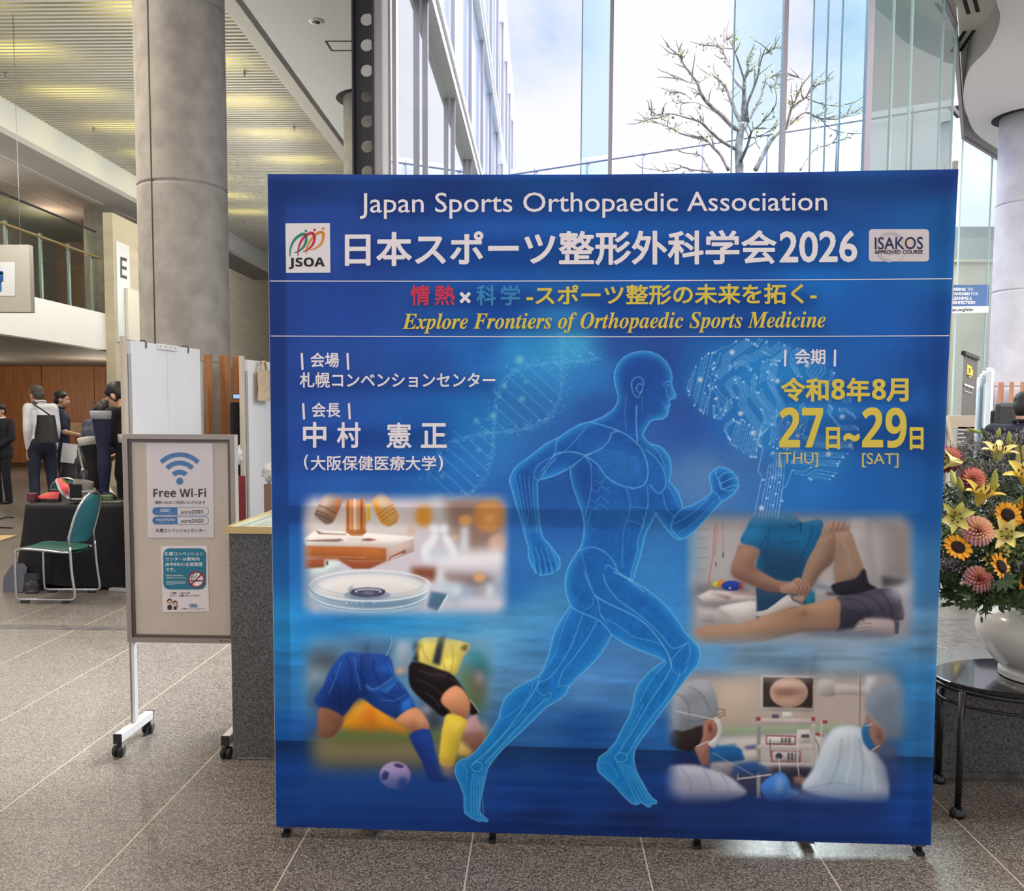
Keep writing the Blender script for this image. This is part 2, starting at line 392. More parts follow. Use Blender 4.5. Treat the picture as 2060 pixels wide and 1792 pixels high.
WHITE = mat('white_paint', (226, 226, 222), .7)
PLASTER = mat('ceiling_plaster', (236, 238, 240), .85, var=.03, scale=60)
BEIGE = mat('beige_trim_paint', (206, 203, 195), .6)
CONC = mat('cast_concrete', (168, 164, 157), .75, c2=(148, 144, 137), scale=5, detail=10, bump=.15, bscale=40)
CONC_DAYLIT = mat('daylit_concrete', (222, 220, 222), .75, c2=(206, 204, 208), scale=3.5, detail=9, bump=.15, bscale=40)  # same concrete as the other columns, with daylight put into its lighter colour
TAN = mat('tan_concrete_wall', (203, 193, 168), .8, c2=(190, 180, 156), scale=1.6, detail=8, stretch=(1, .35, 3))
SLAT = mat('ceiling_slat_metal', (176, 174, 166), .45, metal=.1)
SEAM = mat('dark_joint', (70, 66, 60), .9)
DARKM = mat('dark_steel', (52, 53, 62), .4, metal=.5)
GREYM = mat('grey_aluminium', (158, 160, 163), .38, metal=.6)
ZC = 6.72
# ---- slatted ceiling over the left aisle with its lamps above the slats
b = MB(); b.add([(-9, 4.5, 7.04), (-4.1, 4.5, 7.04), (-4.1, 32, 7.04), (-9, 32, 7.04)], [(0, 1, 2, 3)]); struct(b.build('ceiling', mat('plenum_white', (168, 166, 158), .8)))
b = MB(); y = 7.5
while y < 31.9:
    b.box((-8.98, y, ZC), (-4.12, y + .052, ZC + .032)); y += .115
struct(b.build('ceiling_slats', SLAT))
b = MB(); b.box((-4.12, 4.5, ZC - .02), (-3.9, 32, 7.05)); struct(b.build('trim_4', BEIGE))
LAMP = emit('warm_lamp_tube', (255, 242, 150), 6.5)
lamp0 = MB(); 
for dy in (-.1, .1): lamp0.box((-.55, dy - .03, 0), (.55, dy + .03, .05))
lamp0.box((-.6, -.16, .05), (.6, .16, .085))
first = None
for rx in (-7.75, -5.15):
    for k in range(8):
        y = 11.15 + 1.72 * k + (.0 if rx < -6 else .45)
        o = lamp0.build('ceiling_lamp', LAMP) if first is None else first.copy()
        if first is None: first = o
        else: COL.objects.link(o)
        o.location = (rx, y, ZC + .225)
        if rx < -6:
            pl = bpy.data.lights.new('aisle_fill_point', 'POINT'); pl.energy = 85; pl.color = (1, .97, .9); pl.shadow_soft_size = 0; q = bpy.data.objects.new('aisle_fill_point', pl); COL.objects.link(q); q.location = (-6.5, y, ZC - 2.2)  # unseen point hung mid-aisle, added to boost the slat lamps
        tag(o, 'warm fluorescent lamp glowing through the slats of the aisle ceiling', 'lamp', 'lamps above the slatted ceiling')
# ---- plaster ceilings
C2 = (-2.9, 15.4); C3 = (7.93, 15.4); C1 = (-3.785, 9.55); RC = .45
b = MB(); holed(b, [(-3.9, -9), (16, -9), (16, 8.9), (3.2, 9.0), (-1.5, 9.0), (-1.5, 32), (-3.9, 32)], [circ(*C2, .57)], 6.75)
b.add([(-17, -9, 6.75), (-3.9, -9, 6.75), (-3.9, 4.5, 6.75), (-17, 4.5, 6.75)], [(0, 1, 2, 3)])
struct(b.build('ceiling_plaster', PLASTER))
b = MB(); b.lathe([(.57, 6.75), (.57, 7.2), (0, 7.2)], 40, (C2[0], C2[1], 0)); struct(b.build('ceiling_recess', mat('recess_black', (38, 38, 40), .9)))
S = [(2000, -60), (2004, 0), (2012, 40), (1990, 95), (1950, 140), (1938, 190), (1945, 230), (1965, 270), (2015, 305)]
ZP, ZU = 6.42, 6.86
sc = smooth_path([atz(px, py, ZP) for px, py in S], 6)
sc2 = [(p.x, p.y) for p in sc]
b = MB(); holed(b, sc2 + [(16, 24), (16, 9.0), (6.6, 9.0)], [circ(*C3, .57)], ZP); struct(b.build('ceiling_plate', PLASTER))
b = MB(); n = len(sc2); b.add([(x, y, ZP) for x, y in sc2] + [(x, y, ZU) for x, y in sc2], [(i, i + 1, n + i + 1, n + i) for i in range(n - 1)], True); struct(b.build('trim_5', WHITE))
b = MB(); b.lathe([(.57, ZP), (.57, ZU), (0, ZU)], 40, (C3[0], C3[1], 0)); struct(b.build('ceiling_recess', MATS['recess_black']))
b = MB(); b.add([(3.2, 9.0, ZU), (16, 8.9, ZU), (16, 32, ZU), (12, 24, ZU), (9.4, 18.7, ZU), (7.35, 16.5, ZU), (5.38, 12.4, ZU)], [(0, 1, 2, 3, 4, 5, 6)]); struct(b.build('ceiling_upper', mat('upper_ceiling', (238, 236, 226), .85)))
BLK = mat('slot_black', (26, 26, 27), .7)
def slot(px0, py0, px1, py1, label):
    p = atz(px0, py0, ZU - .004); q = atz(px1, py1, ZU - .004); d = (q - p).normalized(); s = Vector((-d.y, d.x, 0)) * .055
    root = thing('slot_diffuser', label, 'air vent', p)
    m = MB(); m.beam(p - s - p, q - s - p, .05, .006); m.build('slot', BLK, root)
    m = MB(); m.beam(p + s - p, q + s - p, .05, .006); m.build('slot', BLK, root)
    m = MB(); m.beam(p - p, q - p, .19, .003); m.build('frame', WHITE, root)
slot(1948, -10, 1958, 26, 'double slot air vent at the top of the pale ceiling above the wavy edge')
slot(1950, 62, 1923, 104, 'slanting double slot air vent beside the wavy ceiling edge')
slot(1917, 214, 1935, 236, 'lowest short double slot air vent near the far glass')
# downlight and access hatch of the plaster ceiling
p = atz(636, 43, 6.745); t = MB(); t.lathe([(.075, -.012), (.1, -.004), (.1, .004)], 28); o = t.build('downlight', mat('downlight_trim', (232, 232, 230), .4), loc=p)
t = MB(); t.lathe([(.055, -.014), (.0, -.013)], 20); t.build('lens', mat('downlight_glass', (120, 120, 118), .2), o)
tag(o, 'small round downlight in the plain plaster ceiling', 'ceiling light')
cs = [atz(x, y, 6.746) for x, y in [(655, 83), (707, 83), (722, 102), (667, 102)]]
t = MB()
for i in range(4): t.beam(cs[i] - cs[0], cs[(i + 1) % 4] - cs[0], .018, .006)
o = t.build('access_hatch', SEAM, loc=cs[0]); tag(o, 'square access hatch outlined in the plaster ceiling beside the perforated post', 'hatch')
for k, (px, py) in enumerate([(12, 152), (189, 262), (492, 149), (592, 258), (491, 447)]):
    p = atz(px, py, ZC - .05); t = MB(); t.lathe([(.012, 0), (.03, .012), (.012, .03), (.012, .09)], 10); t.ball((0, 0, -.03), .014, 8, 6); t.tube([(0, 0, 0), (0, 0, -.03)], .006, 6)
    o = t.build('sprinkler_head', GREYM, loc=p); tag(o, 'small metal sprinkler head below the slatted ceiling', 'sprinkler', 'sprinkler heads of the slatted ceiling')

# ---- concrete columns
def column(c, ztop, m, seams, a0):
    b = MB(); prof = [(RC, 0)]
    for z in seams: prof += [(RC, z - .03), (RC, z - .012), (RC - .012, z - .008), (RC - .012, z + .008), (RC, z + .012), (RC, z + .03)]
    prof.append((RC, ztop)); b.lathe(prof, 72, (c[0], c[1], 0)); o = struct(b.build('column', [m]))
    t = MB(); x = c[0] + (RC - .001) * math.sin(a0); yv = c[1] - (RC - .001) * math.cos(a0)
    t.beam((x, yv, .0), (x, yv, ztop), .016, .006, up=(math.sin(a0), -math.cos(a0), 0)); j = t.build('joint', SEAM, o); return o
column(C1, 7.04, CONC, (2.03, 3.84, 5.65), R(-19))
column(C2, 7.2, CONC, (2.03, 3.84, 5.65), R(60))
column(C3, ZU, CONC_DAYLIT, (2.03, 3.6, 5.0), R(70))

# ---- left side: fascia, gallery, wood wall, concrete wall
b = MB(); b.box((-9.2, 4.5, 6.25), (-9.0, 32, 7.05)); struct(b.build('trim_6', mat('fascia_white', (233, 233, 226), .6)))
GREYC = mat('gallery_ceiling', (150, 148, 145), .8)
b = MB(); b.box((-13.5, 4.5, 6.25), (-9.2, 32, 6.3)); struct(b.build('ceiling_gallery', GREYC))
for k, x in enumerate((-10.0, -11.0)):
    b = MB(); b.box((x - .012, 6, 6.243), (x + .012, 31, 6.25)); struct(b.build('trim_%d' % (7 + k), mat('pale_joint', (200, 198, 194), .7)))
PAR = mat('parapet_white', (236, 235, 231), .65)
b = MB(); b.box((-9.2, 4.5, 2.82), (-9.0, 18.5, 3.56)); struct(b.build('wall_gallery', PAR))
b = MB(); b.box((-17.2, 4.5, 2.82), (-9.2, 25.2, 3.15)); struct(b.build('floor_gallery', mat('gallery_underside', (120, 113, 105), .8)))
GB = mat('gallery_back_wall', (184, 176, 168), .7)
b = MB(); b.box((-13.7, 4.5, 3.15), (-13.5, 32, 6.3)); struct(b.build('wall_gallery_back', GB))
b = MB(); b.box((-13.5, 24.98, 3.15), (-9.0, 25.1, 6.3)); struct(b.build('wall_gallery_end', mat('gallery_end_wall', (176, 140, 118), .7)))
def wood(name, c, c2, sx=(14, 14, .9)):
    return mat(name, c, .5, c2=c2, scale=1.6, detail=7, stretch=sx)
WOOD = wood('brown_wall_veneer', (160, 104, 60), (136, 84, 46))
b = MB(); x = -17.0
while x < -9:
    b.box((x + .008, 25, .12), (x + 1.48, 25.06, 1.99)); b.box((x + .008, 25, 2.0), (x + 1.48, 25.06, 2.82)); x += 1.49
b.box((-17, 25.03, 0), (-9, 25.2, 2.82)); struct(b.build('wall_back', WOOD))
b = MB(); b.box((-17, 24.98, 0), (-9, 25.0, .12)); struct(b.build('baseboard_back', wood('dark_base_wood', (92, 54, 30), (78, 44, 24))))
b = MB(); b.box((-17.2, 4.5, 0), (-17, 25.2, 2.82)); struct(b.build('wall_left', WOOD))
b = MB(); b.box((-9.0, 18.5, 0), (-8.8, 32, 5.6)); struct(b.build('wall_concrete', TAN))
b = MB(); b.box((-13.5, 32, 0), (-1.5, 32.2, 7.1)); struct(b.build('wall_end', TAN))
b = MB(); b.lathe([(.42, 3.15), (.42, 6.25)], 40, (-10.2, 21.0, 0)); struct(b.build('column', CONC))
# slot window over the concrete wall, seen past the column
b = MB(); b.box((-8.99, 24.5, 5.6), (-8.86, 24.7, 6.25)); struct(b.build('trim_9', BEIGE))

# ---- gallery glass screen, posts and handrail
gr = thing('gallery_railing', 'glass railing with brass handrail along the upper white gallery', 'railing', (-9.1, 5, 3.56))
t = MB(); GLR = glass('railing_glass', (.86, .93, .90), .035)
for k in range(8):
    y0 = .2 + k * 1.7
    if y0 + 1.66 > 13.4: y1 = 13.4
    else: y1 = y0 + 1.66
    if y1 > y0: t.box((-.008, y0, -.35), (.008, y1, 1.62))
t.build('glass_panel', GLR, gr)
t = MB(); t.beam((0, .2, 1.635), (0, 13.4, 1.635), .03, .03); t.build('top_rail', DARKM, gr)
t = MB(); t.tube([(.1, .2, 1.1), (.1, 13.4, 1.1)], .022, 8); t.build('handrail', mat('brass', (205, 178, 120), .3, metal=.7), gr)
for px in (-30, 29, 97, 152, 198):
    Yp = atx(px, 520, -9.0).y
    t = MB(); y = Yp - 5
    t.box((-.06, y - .03, -.55), (-.02, y + .03, 1.2)); t.tube([(-.04, y, 1.1), (.1, y - .12, 1.1)], .012, 6); t.tube([(-.04, y, 1.1), (.1, y + .12, 1.1)], .012, 6)
    t.tube([(-.05, y, -.2), (.06, y, -.2)], .03, 8)
    t.build('post', GREYM, gr)
# doors, dark hanging banner and lights of the gallery
def wallbox(name, px0, py0, px1, py1, x, m, label, cat, th=.04):
    a = atx(px0, py0, x); c = atx(px1, py1, x); t = MB(); t.box((0, 0, 0), (th, c.y - a.y, a.z - c.z)); o = t.build(name, m, loc=(x, a.y, c.z)); return tag(o, label, cat)
o = wallbox('door', 118, 466, 160, 575, -13.46, mat('gallery_door', (124, 92, 84), .5), 'brown double door on the gallery behind the glass railing', 'door')
t = MB(); L = o.dimensions; t.box((.041, .9, .0), (.05, .93, 2.2)); t.build('leaf_gap', SEAM, o)
t = MB(); t.box((0, -.0, -.65), (.02, .85, 0)); o = t.build('hanging_banner', mat('dark_banner_cloth', (58, 54, 52), .8), loc=atx(166, 441, -10.6)); tag(o, 'dark banner hanging from the gallery ceiling near two downlights', 'banner')
for k, (px, py) in enumerate([(185, 435), (199, 441)]):
    t = MB(); t.lathe([(.11, 0), (.12, .012)], 20); o = t.build('downlight', emit('orange_glow_lamp', (255, 214, 170), 6), loc=atz(px, py, 6.235)); tag(o, 'glowing downlight above the gallery, %s the hanging dark banner' % ('just above' if k == 0 else 'to the right of'), 'ceiling light')
pl = bpy.data.lights.new('gallery_glow', 'POINT'); pl.energy = 45; pl.color = (1, .72, .5); pl.shadow_soft_size = 0; o = bpy.data.objects.new('gallery_glow', pl); COL.objects.link(o); o.location = (-11.6, 21.2, 5.7)

# ---- perforated steel post at the glass corner
x0, x1, cx = -1.858, -1.649, -1.7315; pitch = .2403; zc0 = 5.329 - pitch * 22 
b = MB(); r = .0595; n = 24; z = zc0 - pitch / 2; 
for k in range(29):
    za = z + pitch * k; zb = za + pitch; zc = (za + zb) / 2
    loops = [[Vector((x0 + .012, za, 0)), Vector((x1 - .012, za, 0)), Vector((x1 - .012, zb, 0)), Vector((x0 + .012, zb, 0))], [Vector((cx + r * math.cos(2 * math.pi * q / n), zc + r * math.sin(2 * math.pi * q / n), 0)) for q in range(n)]]
    P = [p for l in loops for p in l]; tri = tessellate_polygon(loops)
    b.add([(p.x, 9.0, p.y) for p in P], [tuple(t) for t in tri]); b.add([(p.x, 9.016, p.y) for p in P], [tuple(t) for t in tri])
    b.add([(p.x, 9.0, p.y) for p in loops[1]] + [(p.x, 9.016, p.y) for p in loops[1]], [(q, (q + 1) % n, n + (q + 1) % n, n + q) for q in range(n)], True)
PERF = mat('black_steel', (44, 45, 54), .45, metal=.3)
post = b.build('perforated_post', PERF); tag(post, 'black perforated steel post with a row of round holes at the glass corner', 'post'); 
for xa, xb in ((x0, x0 + .016), (x1 - .016, x1)):
    t = MB(); t.box((xa, 8.9, 0), (xb, 9.1, 6.74)); t.build('flange', PERF, post)

# ---- courtyard glazing
CLEAR = glass('clear_glass', (.985, .99, 1.0), .012)
CYAN = glass('cyan_glass', (.74, .91, .96), .015)
CYAN2 = glass('cyan_glass_deep', (.66, .90, .93), .015)
FRAME = mat('window_bar_grey', (150, 146, 156), .4, metal=.3)
WFR = mat('window_frame_white', (222, 224, 228), .4)
w = MB(); w.box((x1 + .002, 8.93, 0), (-1.576, 9.1, 6.74)); w.box((-1.515, 8.97, 0), (-1.50, 9.05, 6.74)); W1 = struct(w.build('window_1', FRAME))
t = MB(); t.box((-1.576, 8.95, 0), (-1.515, 9.06, 6.74)); t.build('white_cover', WFR, W1)
t = MB(); t.box((-1.475, 8.95, 0), (-1.435, 9.07, 6.74)); t.build('bar', FRAME, W1)
xs = [(-1.435, .359, CLEAR), (.359, .642, CYAN), (.642, 1.811, CLEAR), (1.811, 2.30, CYAN), (2.30, 2.56, CLEAR), (2.56, 2.697, CYAN), (2.697, 2.833, CYAN), (2.833, 3.10, CYAN2)]
for k, (a, c, m) in enumerate(xs):
    t = MB(); t.add([(a, 9.0, 0), (c, 9.0, 0), (c, 9.0, 6.74), (a, 9.0, 6.74)], [(0, 1, 2, 3)]); t.build('pane', m, W1)
for x, wd in ((.359, .01), (.642, .034), (1.811, .01), (2.30, .042), (2.56, .009), (2.697, .009), (2.833, .009)):
    t = MB(); t.box((x - wd / 2, 8.985, 0), (x + wd / 2, 9.0 + wd * 1.5, 6.74)); t.build('bar', FRAME if wd > .02 else mat('glass_edge', (110, 140, 150), .3), W1)
# the side glazing runs back along the right of the courtyard
SIDE = glass('side_glass', (.34, .46, .43), .10, extra=.42); SIDE2 = glass('far_side_glass', (.60, .70, .68), .06, extra=.2)
GEDGE = mat('glass_edge_pale', (205, 228, 226), .2)
line = [(3.10, 9.0), (3.55, 9.65), (4.0, 10.32), (4.88, 11.62), (5.35, 12.35), (7.35, 16.5), (8.4, 17.6), (9.4, 18.7), (11.4, 22.5)]
W2 = struct(MB().box((3.07, 8.97, 0), (3.125, 9.06, 6.74)).build('window_2', FRAME))
for k, ((xa, ya), (xb, yb)) in enumerate(zip(line, line[1:])):
    zt = 6.74 if k < 3 else 6.62 if k < 4 else 6.44
    t = MB(); t.add([(xa, ya, 0), (xb, yb, 0), (xb, yb, zt), (xa, ya, zt)], [(0, 1, 2, 3)])
    if k != 4: t.build('pane', SIDE if k < 4 else SIDE2, W2)
    t = MB(); t.beam((xb, yb, 0), (xb, yb, zt), .012 if k != 4 else .03, .03, up=(yb - ya, xa - xb, 0)); t.build('glass_edge', GEDGE, W2)
    t = MB(); t.beam((xa, ya, zt), (xb, yb, zt), .05, .06); t.build('top_frame', FRAME, W2)
    if zt < 6.8:
        t = MB(); t.add([(xa, ya, zt), (xb, yb, zt), (xb, yb, ZU), (xa, ya, ZU)], [(0, 1, 2, 3)]); t.build('bulkhead', mat('bulkhead_paint', (206, 208, 204), .7), W2)
    if k >= 5:
        pass

# ---- outside
PAVE = mat('courtyard_paving', (196, 194, 190), .8, var=.1, scale=3)
b = MB(); b.add([(-1.5, 9.1, -.01), (3.1, 9.1, -.01), (16, 33, -.01), (-1.5, 60, -.01)], [(0, 1, 2, 3)]); struct(b.build('ground', PAVE))
FAC = mat('facade_glass', (150, 166, 198), .10, spec=.9, coat=.3); FACL = glass('facade_lower_glass', (.80, .86, .95), .10, extra=.5)
FACW = mat('facade_white', (232, 232, 238), .55)
FACG = mat('facade_beam', (196, 203, 200), .5)
b = MB(); b.box((-2.2, 9.12, 6.8), (-1.52, 58, 15.0)); b.box((-1.56, 30, 0), (-1.52, 58, 6.8))
BL = b.build('courtyard_facade', FAC); tag(BL, 'pale glass building wing with slanting floor beams left of the courtyard', 'building')
b = MB(); b.box((-2.2, 9.2, 15.0), (-1.35, 58, 15.6)); b.build('roof_edge', FACW, BL)
b = MB(); b.add([(-1.52, 9.12, 0), (-1.52, 30, 0), (-1.52, 30, 6.75), (-1.52, 9.12, 6.75)], [(0, 1, 2, 3)]); b.build('lower_glazing', FACL, BL)
for z in (6.73, 10.4):
    b = MB(); b.box((-1.57, 9.15, z - .16), (-1.38, 58, z + .02)); b.build('floor_beam', FACG, BL)
    b = MB(); b.box((-1.40, 9.15, z + .0), (-1.34, 58, z + .10)); b.build('ledge', FACW, BL)
BAR = mat('facade_bar', (150, 148, 156), .4, metal=.4)
for k in range(10):
    y = 11.35 + k * 3.45
    b = MB(); b.box((-1.5, y, 0), (-1.43, y + .05, 15)); b.build('bar', BAR, BL)
b = MB(); p, q = (-1.1, 30.8), (13.5, 22.6)
b.add([(p[0], p[1], 0), (q[0], q[1], 0), (q[0], q[1], 9.72), (p[0], p[1], 9.72)], [(0, 1, 2, 3)])
b.add([(p[0], p[1], 9.72), (q[0], q[1], 9.72), (q[0] + 1, q[1] + 2, 9.72), (p[0] + 1, p[1] + 2, 9.72)], [(0, 1, 2, 3)])
WB = b.build('white_building', mat('far_building_white', (236, 236, 244), .7)); tag(WB, 'low white building across the courtyard behind the bare tree', 'building')
b = MB(); d = Vector((q[0] - p[0], q[1] - p[1], 0)); L = d.length; d.normalize(); nn = Vector((d.y, -d.x, 0)) * .15
P0 = Vector((p[0], p[1], 9.5)) + nn; b.tube([P0, P0 + d * L], .03, 6)
rail = b.build('roof_rail', mat('rail_grey', (118, 120, 134), .5)); tag(rail, 'thin dark rail along the top of the low white building', 'railing')
for k in range(9):
    b = MB(); c = P0 + d * (1.0 + k * 1.9); b.tube([c - Vector((0, 0, 1.5)), c + Vector((0, 0, .12))], .022, 6); b.tube([c, c - nn], .02, 5); b.build('post', MATS['rail_grey'], rail)

# bare tree with a few leaves
TY = 16.0
BARK = mat('pale_bark', (150, 142, 138), .8, var=.3, scale=9)
rt = random.Random(11)
tree = thing('bare_tree', 'nearly bare pruned tree with a few yellow green leaves in the courtyard', 'tree', at(1489, 1360, TY) * 0 + Vector((at(1489, 500, TY).x, TY, 0)))
tb = MB(); tw = MB(); lf = MB(); base = tree.location.copy()
def tp(px, py, dy=0): return at(px, py, TY + dy) - base
BR = [
 ([(1489, 1010), (1488, 420), (1487, 346), (1486, 300), (1490, 262), (1492, 248)], .085, .06, 0, 0),
 ([(1490, 262), (1475, 255), (1450, 230), (1423, 207), (1410, 185), (1404, 168), (1388, 145), (1373, 126), (1368, 115), (1361, 107)], .045, .008, 0, -.8),
 ([(1492, 248), (1480, 225), (1470, 199), (1462, 178), (1450, 163), (1435, 151)], .05, .016, 0, .5),
 ([(1494, 246), (1498, 200), (1498, 162), (1505, 140), (1509, 110)], .05, .012, 0, -.3),
 ([(1498, 180), (1482, 165), (1470, 136), (1458, 110), (1449, 94), (1430, 92), (1416, 90)], .03, .006, -.2, .8),
 ([(1498, 162), (1488, 130), (1478, 105), (1473, 88)], .02, .006, -.2, -.6),
 ([(1449, 94), (1456, 86), (1462, 79)], .008, .004, .8, .8),
 ([(1481, 300), (1450, 282), (1426, 260), (1408, 245), (1380, 236), (1345, 228), (1310, 232)], .035, .006, 0, -1.2),
 ([(1423, 283), (1399, 276), (1370, 268), (1344, 254), (1312, 245), (1276, 241)], .022, .006, .2, .9),
 ([(1465, 343), (1450, 312), (1435, 296), (1423, 283), (1410, 274)], .03, .018, 0, .2),
 ([(1433, 346), (1425, 335), (1410, 312), (1380, 308), (1347, 299)], .026, .006, .5, 1.2),
 ([(1433, 346), (1412, 343), (1390, 341), (1375, 336), (1345, 344), (1295, 338)], .022, .006, .5, 1.0),
 ([(1492, 258), (1500, 255), (1519, 217), (1532, 190), (1541, 160), (1555, 154), (1566, 152)], .036, .006, 0, .8),
 ([(1505, 245), (1503, 225), (1505, 206), (1516, 175), (1524, 152), (1530, 128), (1534, 111), (1548, 104), (1561, 96)], .03, .005, 0, -.9),
 ([(1486, 330), (1496, 310), (1505, 291), (1512, 262), (1525, 255), (1555, 222)], .035, .006, 0, -1.0),
 ([(1519, 342), (1535, 312), (1552, 282), (1568, 266), (1595, 245), (1620, 225), (1650, 238), (1685, 239), (1705, 230), (1725, 224)], .045, .006, .3, .9),
 ([(1579, 261), (1586, 240), (1592, 217), (1600, 200), (1609, 185)], .03, .012, .4, .1),
 ([(1592, 217), (1607, 205), (1620, 196), (1635, 175), (1663, 160)], .016, .005, .3, -.4),
 ([(1609, 185), (1612, 172), (1617, 163), (1605, 154), (1596, 152)], .012, .005, .1, .2),
 ([(1620, 196), (1650, 208), (1680, 212), (1709, 209)], .012, .005, 0, .6),
 ([(1609, 342), (1625, 318), (1641, 299), (1675, 288), (1712, 272)], .02, .005, .6, 1.4),
 ([(1650, 238), (1670, 258), (1690, 265), (1705, 268)], .01, .004, .8, 1.3),
 ([(1404, 168), (1385, 165), (1358, 156)], .01, .004, -.5, -.7), ([(1404, 168), (1430, 152), (1448, 160)], .01, .004, -.4, .2),
 ([(1390, 200), (1372, 186), (1350, 192)], .008, .004, -.6, -.3), ([(1373, 126), (1370, 112), (1362, 108)], .006, .003, -.7, -.7),
 ([(1345, 228), (1330, 236), (1316, 240)], .006, .003, -1, -.6), ([(1455, 235), (1430, 220), (1398, 206), (1362, 208)], .014, .004, 0, .9),
 ([(1540, 165), (1552, 175), (1570, 170)], .008, .004, .4, .8), ([(1530, 300), (1520, 280), (1540, 268), (1558, 262)], .008, .004, .2, -.5)]
ends = []
for pts, r0, r1, d0, d1 in BR:
    n = len(pts); P = [tp(x + rt.uniform(-1, 1), y, d0 + (d1 - d0) * i / (n - 1)) for i, (x, y) in enumerate(pts)]
    P = smooth_path(P, 3); m = len(P); tb.tube(P, [r0 + (r1 - r0) * i / (m - 1) for i in range(m)], 7)
    if r1 < .02: ends.append((P, r1))
for P, r1 in ends:
    m = len(P)
    for i in range(m // 3, m):
        for _ in range(2):
            if rt.random() < .55: continue
            t = (P[min(i + 1, m - 1)] - P[max(i - 1, 0)]).normalized()
            d = (t + Vector((rt.uniform(-1, 1), rt.uniform(-.8, .8), rt.uniform(-.5, .7)))).normalized(); q = [P[i]]; s = rt.uniform(.1, .3)
            for j in range(4):
                d = (d + Vector((rt.uniform(-.35, .35), rt.uniform(-.3, .3), rt.uniform(-.2, .3)))).normalized(); q.append(q[-1] + d * s / 3)
            tw.tube(q, [.011, .009, .008, .006, .004], 5)
            for j in range(rt.choice((1, 2, 3, 5, 7))):
                c = q[rt.randrange(1, 5)] + Vector((rt.uniform(-.06, .06), rt.uniform(-.06, .06), rt.uniform(-.06, .04)))
                u = Vector((rt.uniform(-1, 1), rt.uniform(-1, 1), rt.uniform(-1, .3))).normalized(); v = u.orthogonal().normalized(); h = rt.uniform(.022, .045)
                lf.add([c, c + u * h + v * h * .5, c + u * h * 2, c + u * h - v * h * .5], [(0, 1, 2, 3)])
tb.build('trunk', BARK, tree); o = tw.build('twigs', mat('twig_grey', (128, 122, 120), .8), tree); o['kind'] = 'stuff'
o = lf.build('foliage', mat('sparse_leaf', (176, 174, 96), .6, c2=(132, 136, 96), scale=20), tree); o['kind'] = 'stuff'
# ================================================================== the printed congress backdrop
BA, BB = np.array([-.932, 3.085]), np.array([1.348, 3.047])         # feet of the left and right edge on the floor plan
_bd = (BB - BA) / np.linalg.norm(BB - BA); BN = Vector((_bd[1], -_bd[0], 0))   # face normal, towards the viewer
BP = Vector((BA[0], BA[1], 1.0))
# --- a small painter: the print is laid out on a canvas, then carried to the cloth as a colour per mesh vertex
CX0, CY0, CW, CH = 525, 325, 1420, 1390
ART = np.zeros((CH, CW, 3), np.float32)
_gy, _gx = np.mgrid[0:CH, 0:CW].astype(np.float32); _gx += CX0 + .5; _gy += CY0 + .5
def _box1(a, r, ax):
    if r < 1: return a
    pad = [(0, 0)] * a.ndim; pad[ax] = (r + 1, r)
    c = np.cumsum(np.pad(a, pad, mode='edge'), axis=ax, dtype=np.float64); k = 2 * r + 1; n = a.shape[ax]
    s = [slice(None)] * a.ndim; t = list(s); s[ax] = slice(k, k + n); t[ax] = slice(0, n)
    return ((c[tuple(s)] - c[tuple(t)]) / k).astype(np.float32)
def blur(a, s):
    if s <= .3: return a
    r = max(1, int(round(s * .95)))
    if s < 1.2:
        for ax in (0, 1): a = .5 * a + .25 * np.roll(a, 1, ax) + .25 * np.roll(a, -1, ax)
        return a
    for _ in range(3): a = _box1(_box1(a, r // 1 if s < 3 else int(s), 0), r // 1 if s < 3 else int(s), 1)
    return a
def spl(pts, k=4, closed=True):
    P = np.array(pts, float); n = len(P); o = []
    for i in range(n if closed else n - 1):
        p0, p1, p2, p3 = (P[(i - 1) % n], P[i], P[(i + 1) % n], P[(i + 2) % n]) if closed else (P[max(i - 1, 0)], P[i], P[i + 1], P[min(i + 2, n - 1)])
        for j in range(k):
            t = j / k; o.append(.5 * (2 * p1 + (p2 - p0) * t + (2 * p0 - 5 * p1 + 4 * p2 - p3) * t * t + (3 * p1 - p0 - 3 * p2 + p3) * t ** 3))
    if not closed: o.append(P[-1])
    return np.array(o)
def win(x0, y0, x1, y1, pad=4):
    return max(0, int(y0 - CY0 - pad)), min(CH, int(y1 - CY0 + pad) + 1), max(0, int(x0 - CX0 - pad)), min(CW, int(x1 - CX0 + pad) + 1)
def cover(pts, soft=.8, pad=None):
    P = np.array(pts, float); pd = pad if pad is not None else 4 + 3 * soft
    a, b, c, d = win(P[:, 0].min(), P[:, 1].min(), P[:, 0].max(), P[:, 1].max(), pd)
    X = _gx[a:b, c:d]; Y = _gy[a:b, c:d]; ins = np.zeros(X.shape, np.float32)
    for oy in (-.25, .25):
        q = np.zeros(X.shape, bool); Yo = Y[:, :1] + oy
        for (x1, y1), (x2, y2) in zip(P, np.roll(P, -1, 0)):
            if y1 == y2: continue
            m = ((y1 > Yo) != (y2 > Yo)); 
            if not m.any(): continue
            r = np.nonzero(m[:, 0])[0]; xi = x1 + (Yo[r] - y1) / (y2 - y1) * (x2 - x1)
            q[r] ^= X[r] < xi
        ins += q * .5
    return blur(ins, soft), (a, b, c, d)
RELIEF = 0
CLIP = None                                          # optional soft-edged mask of an inset picture
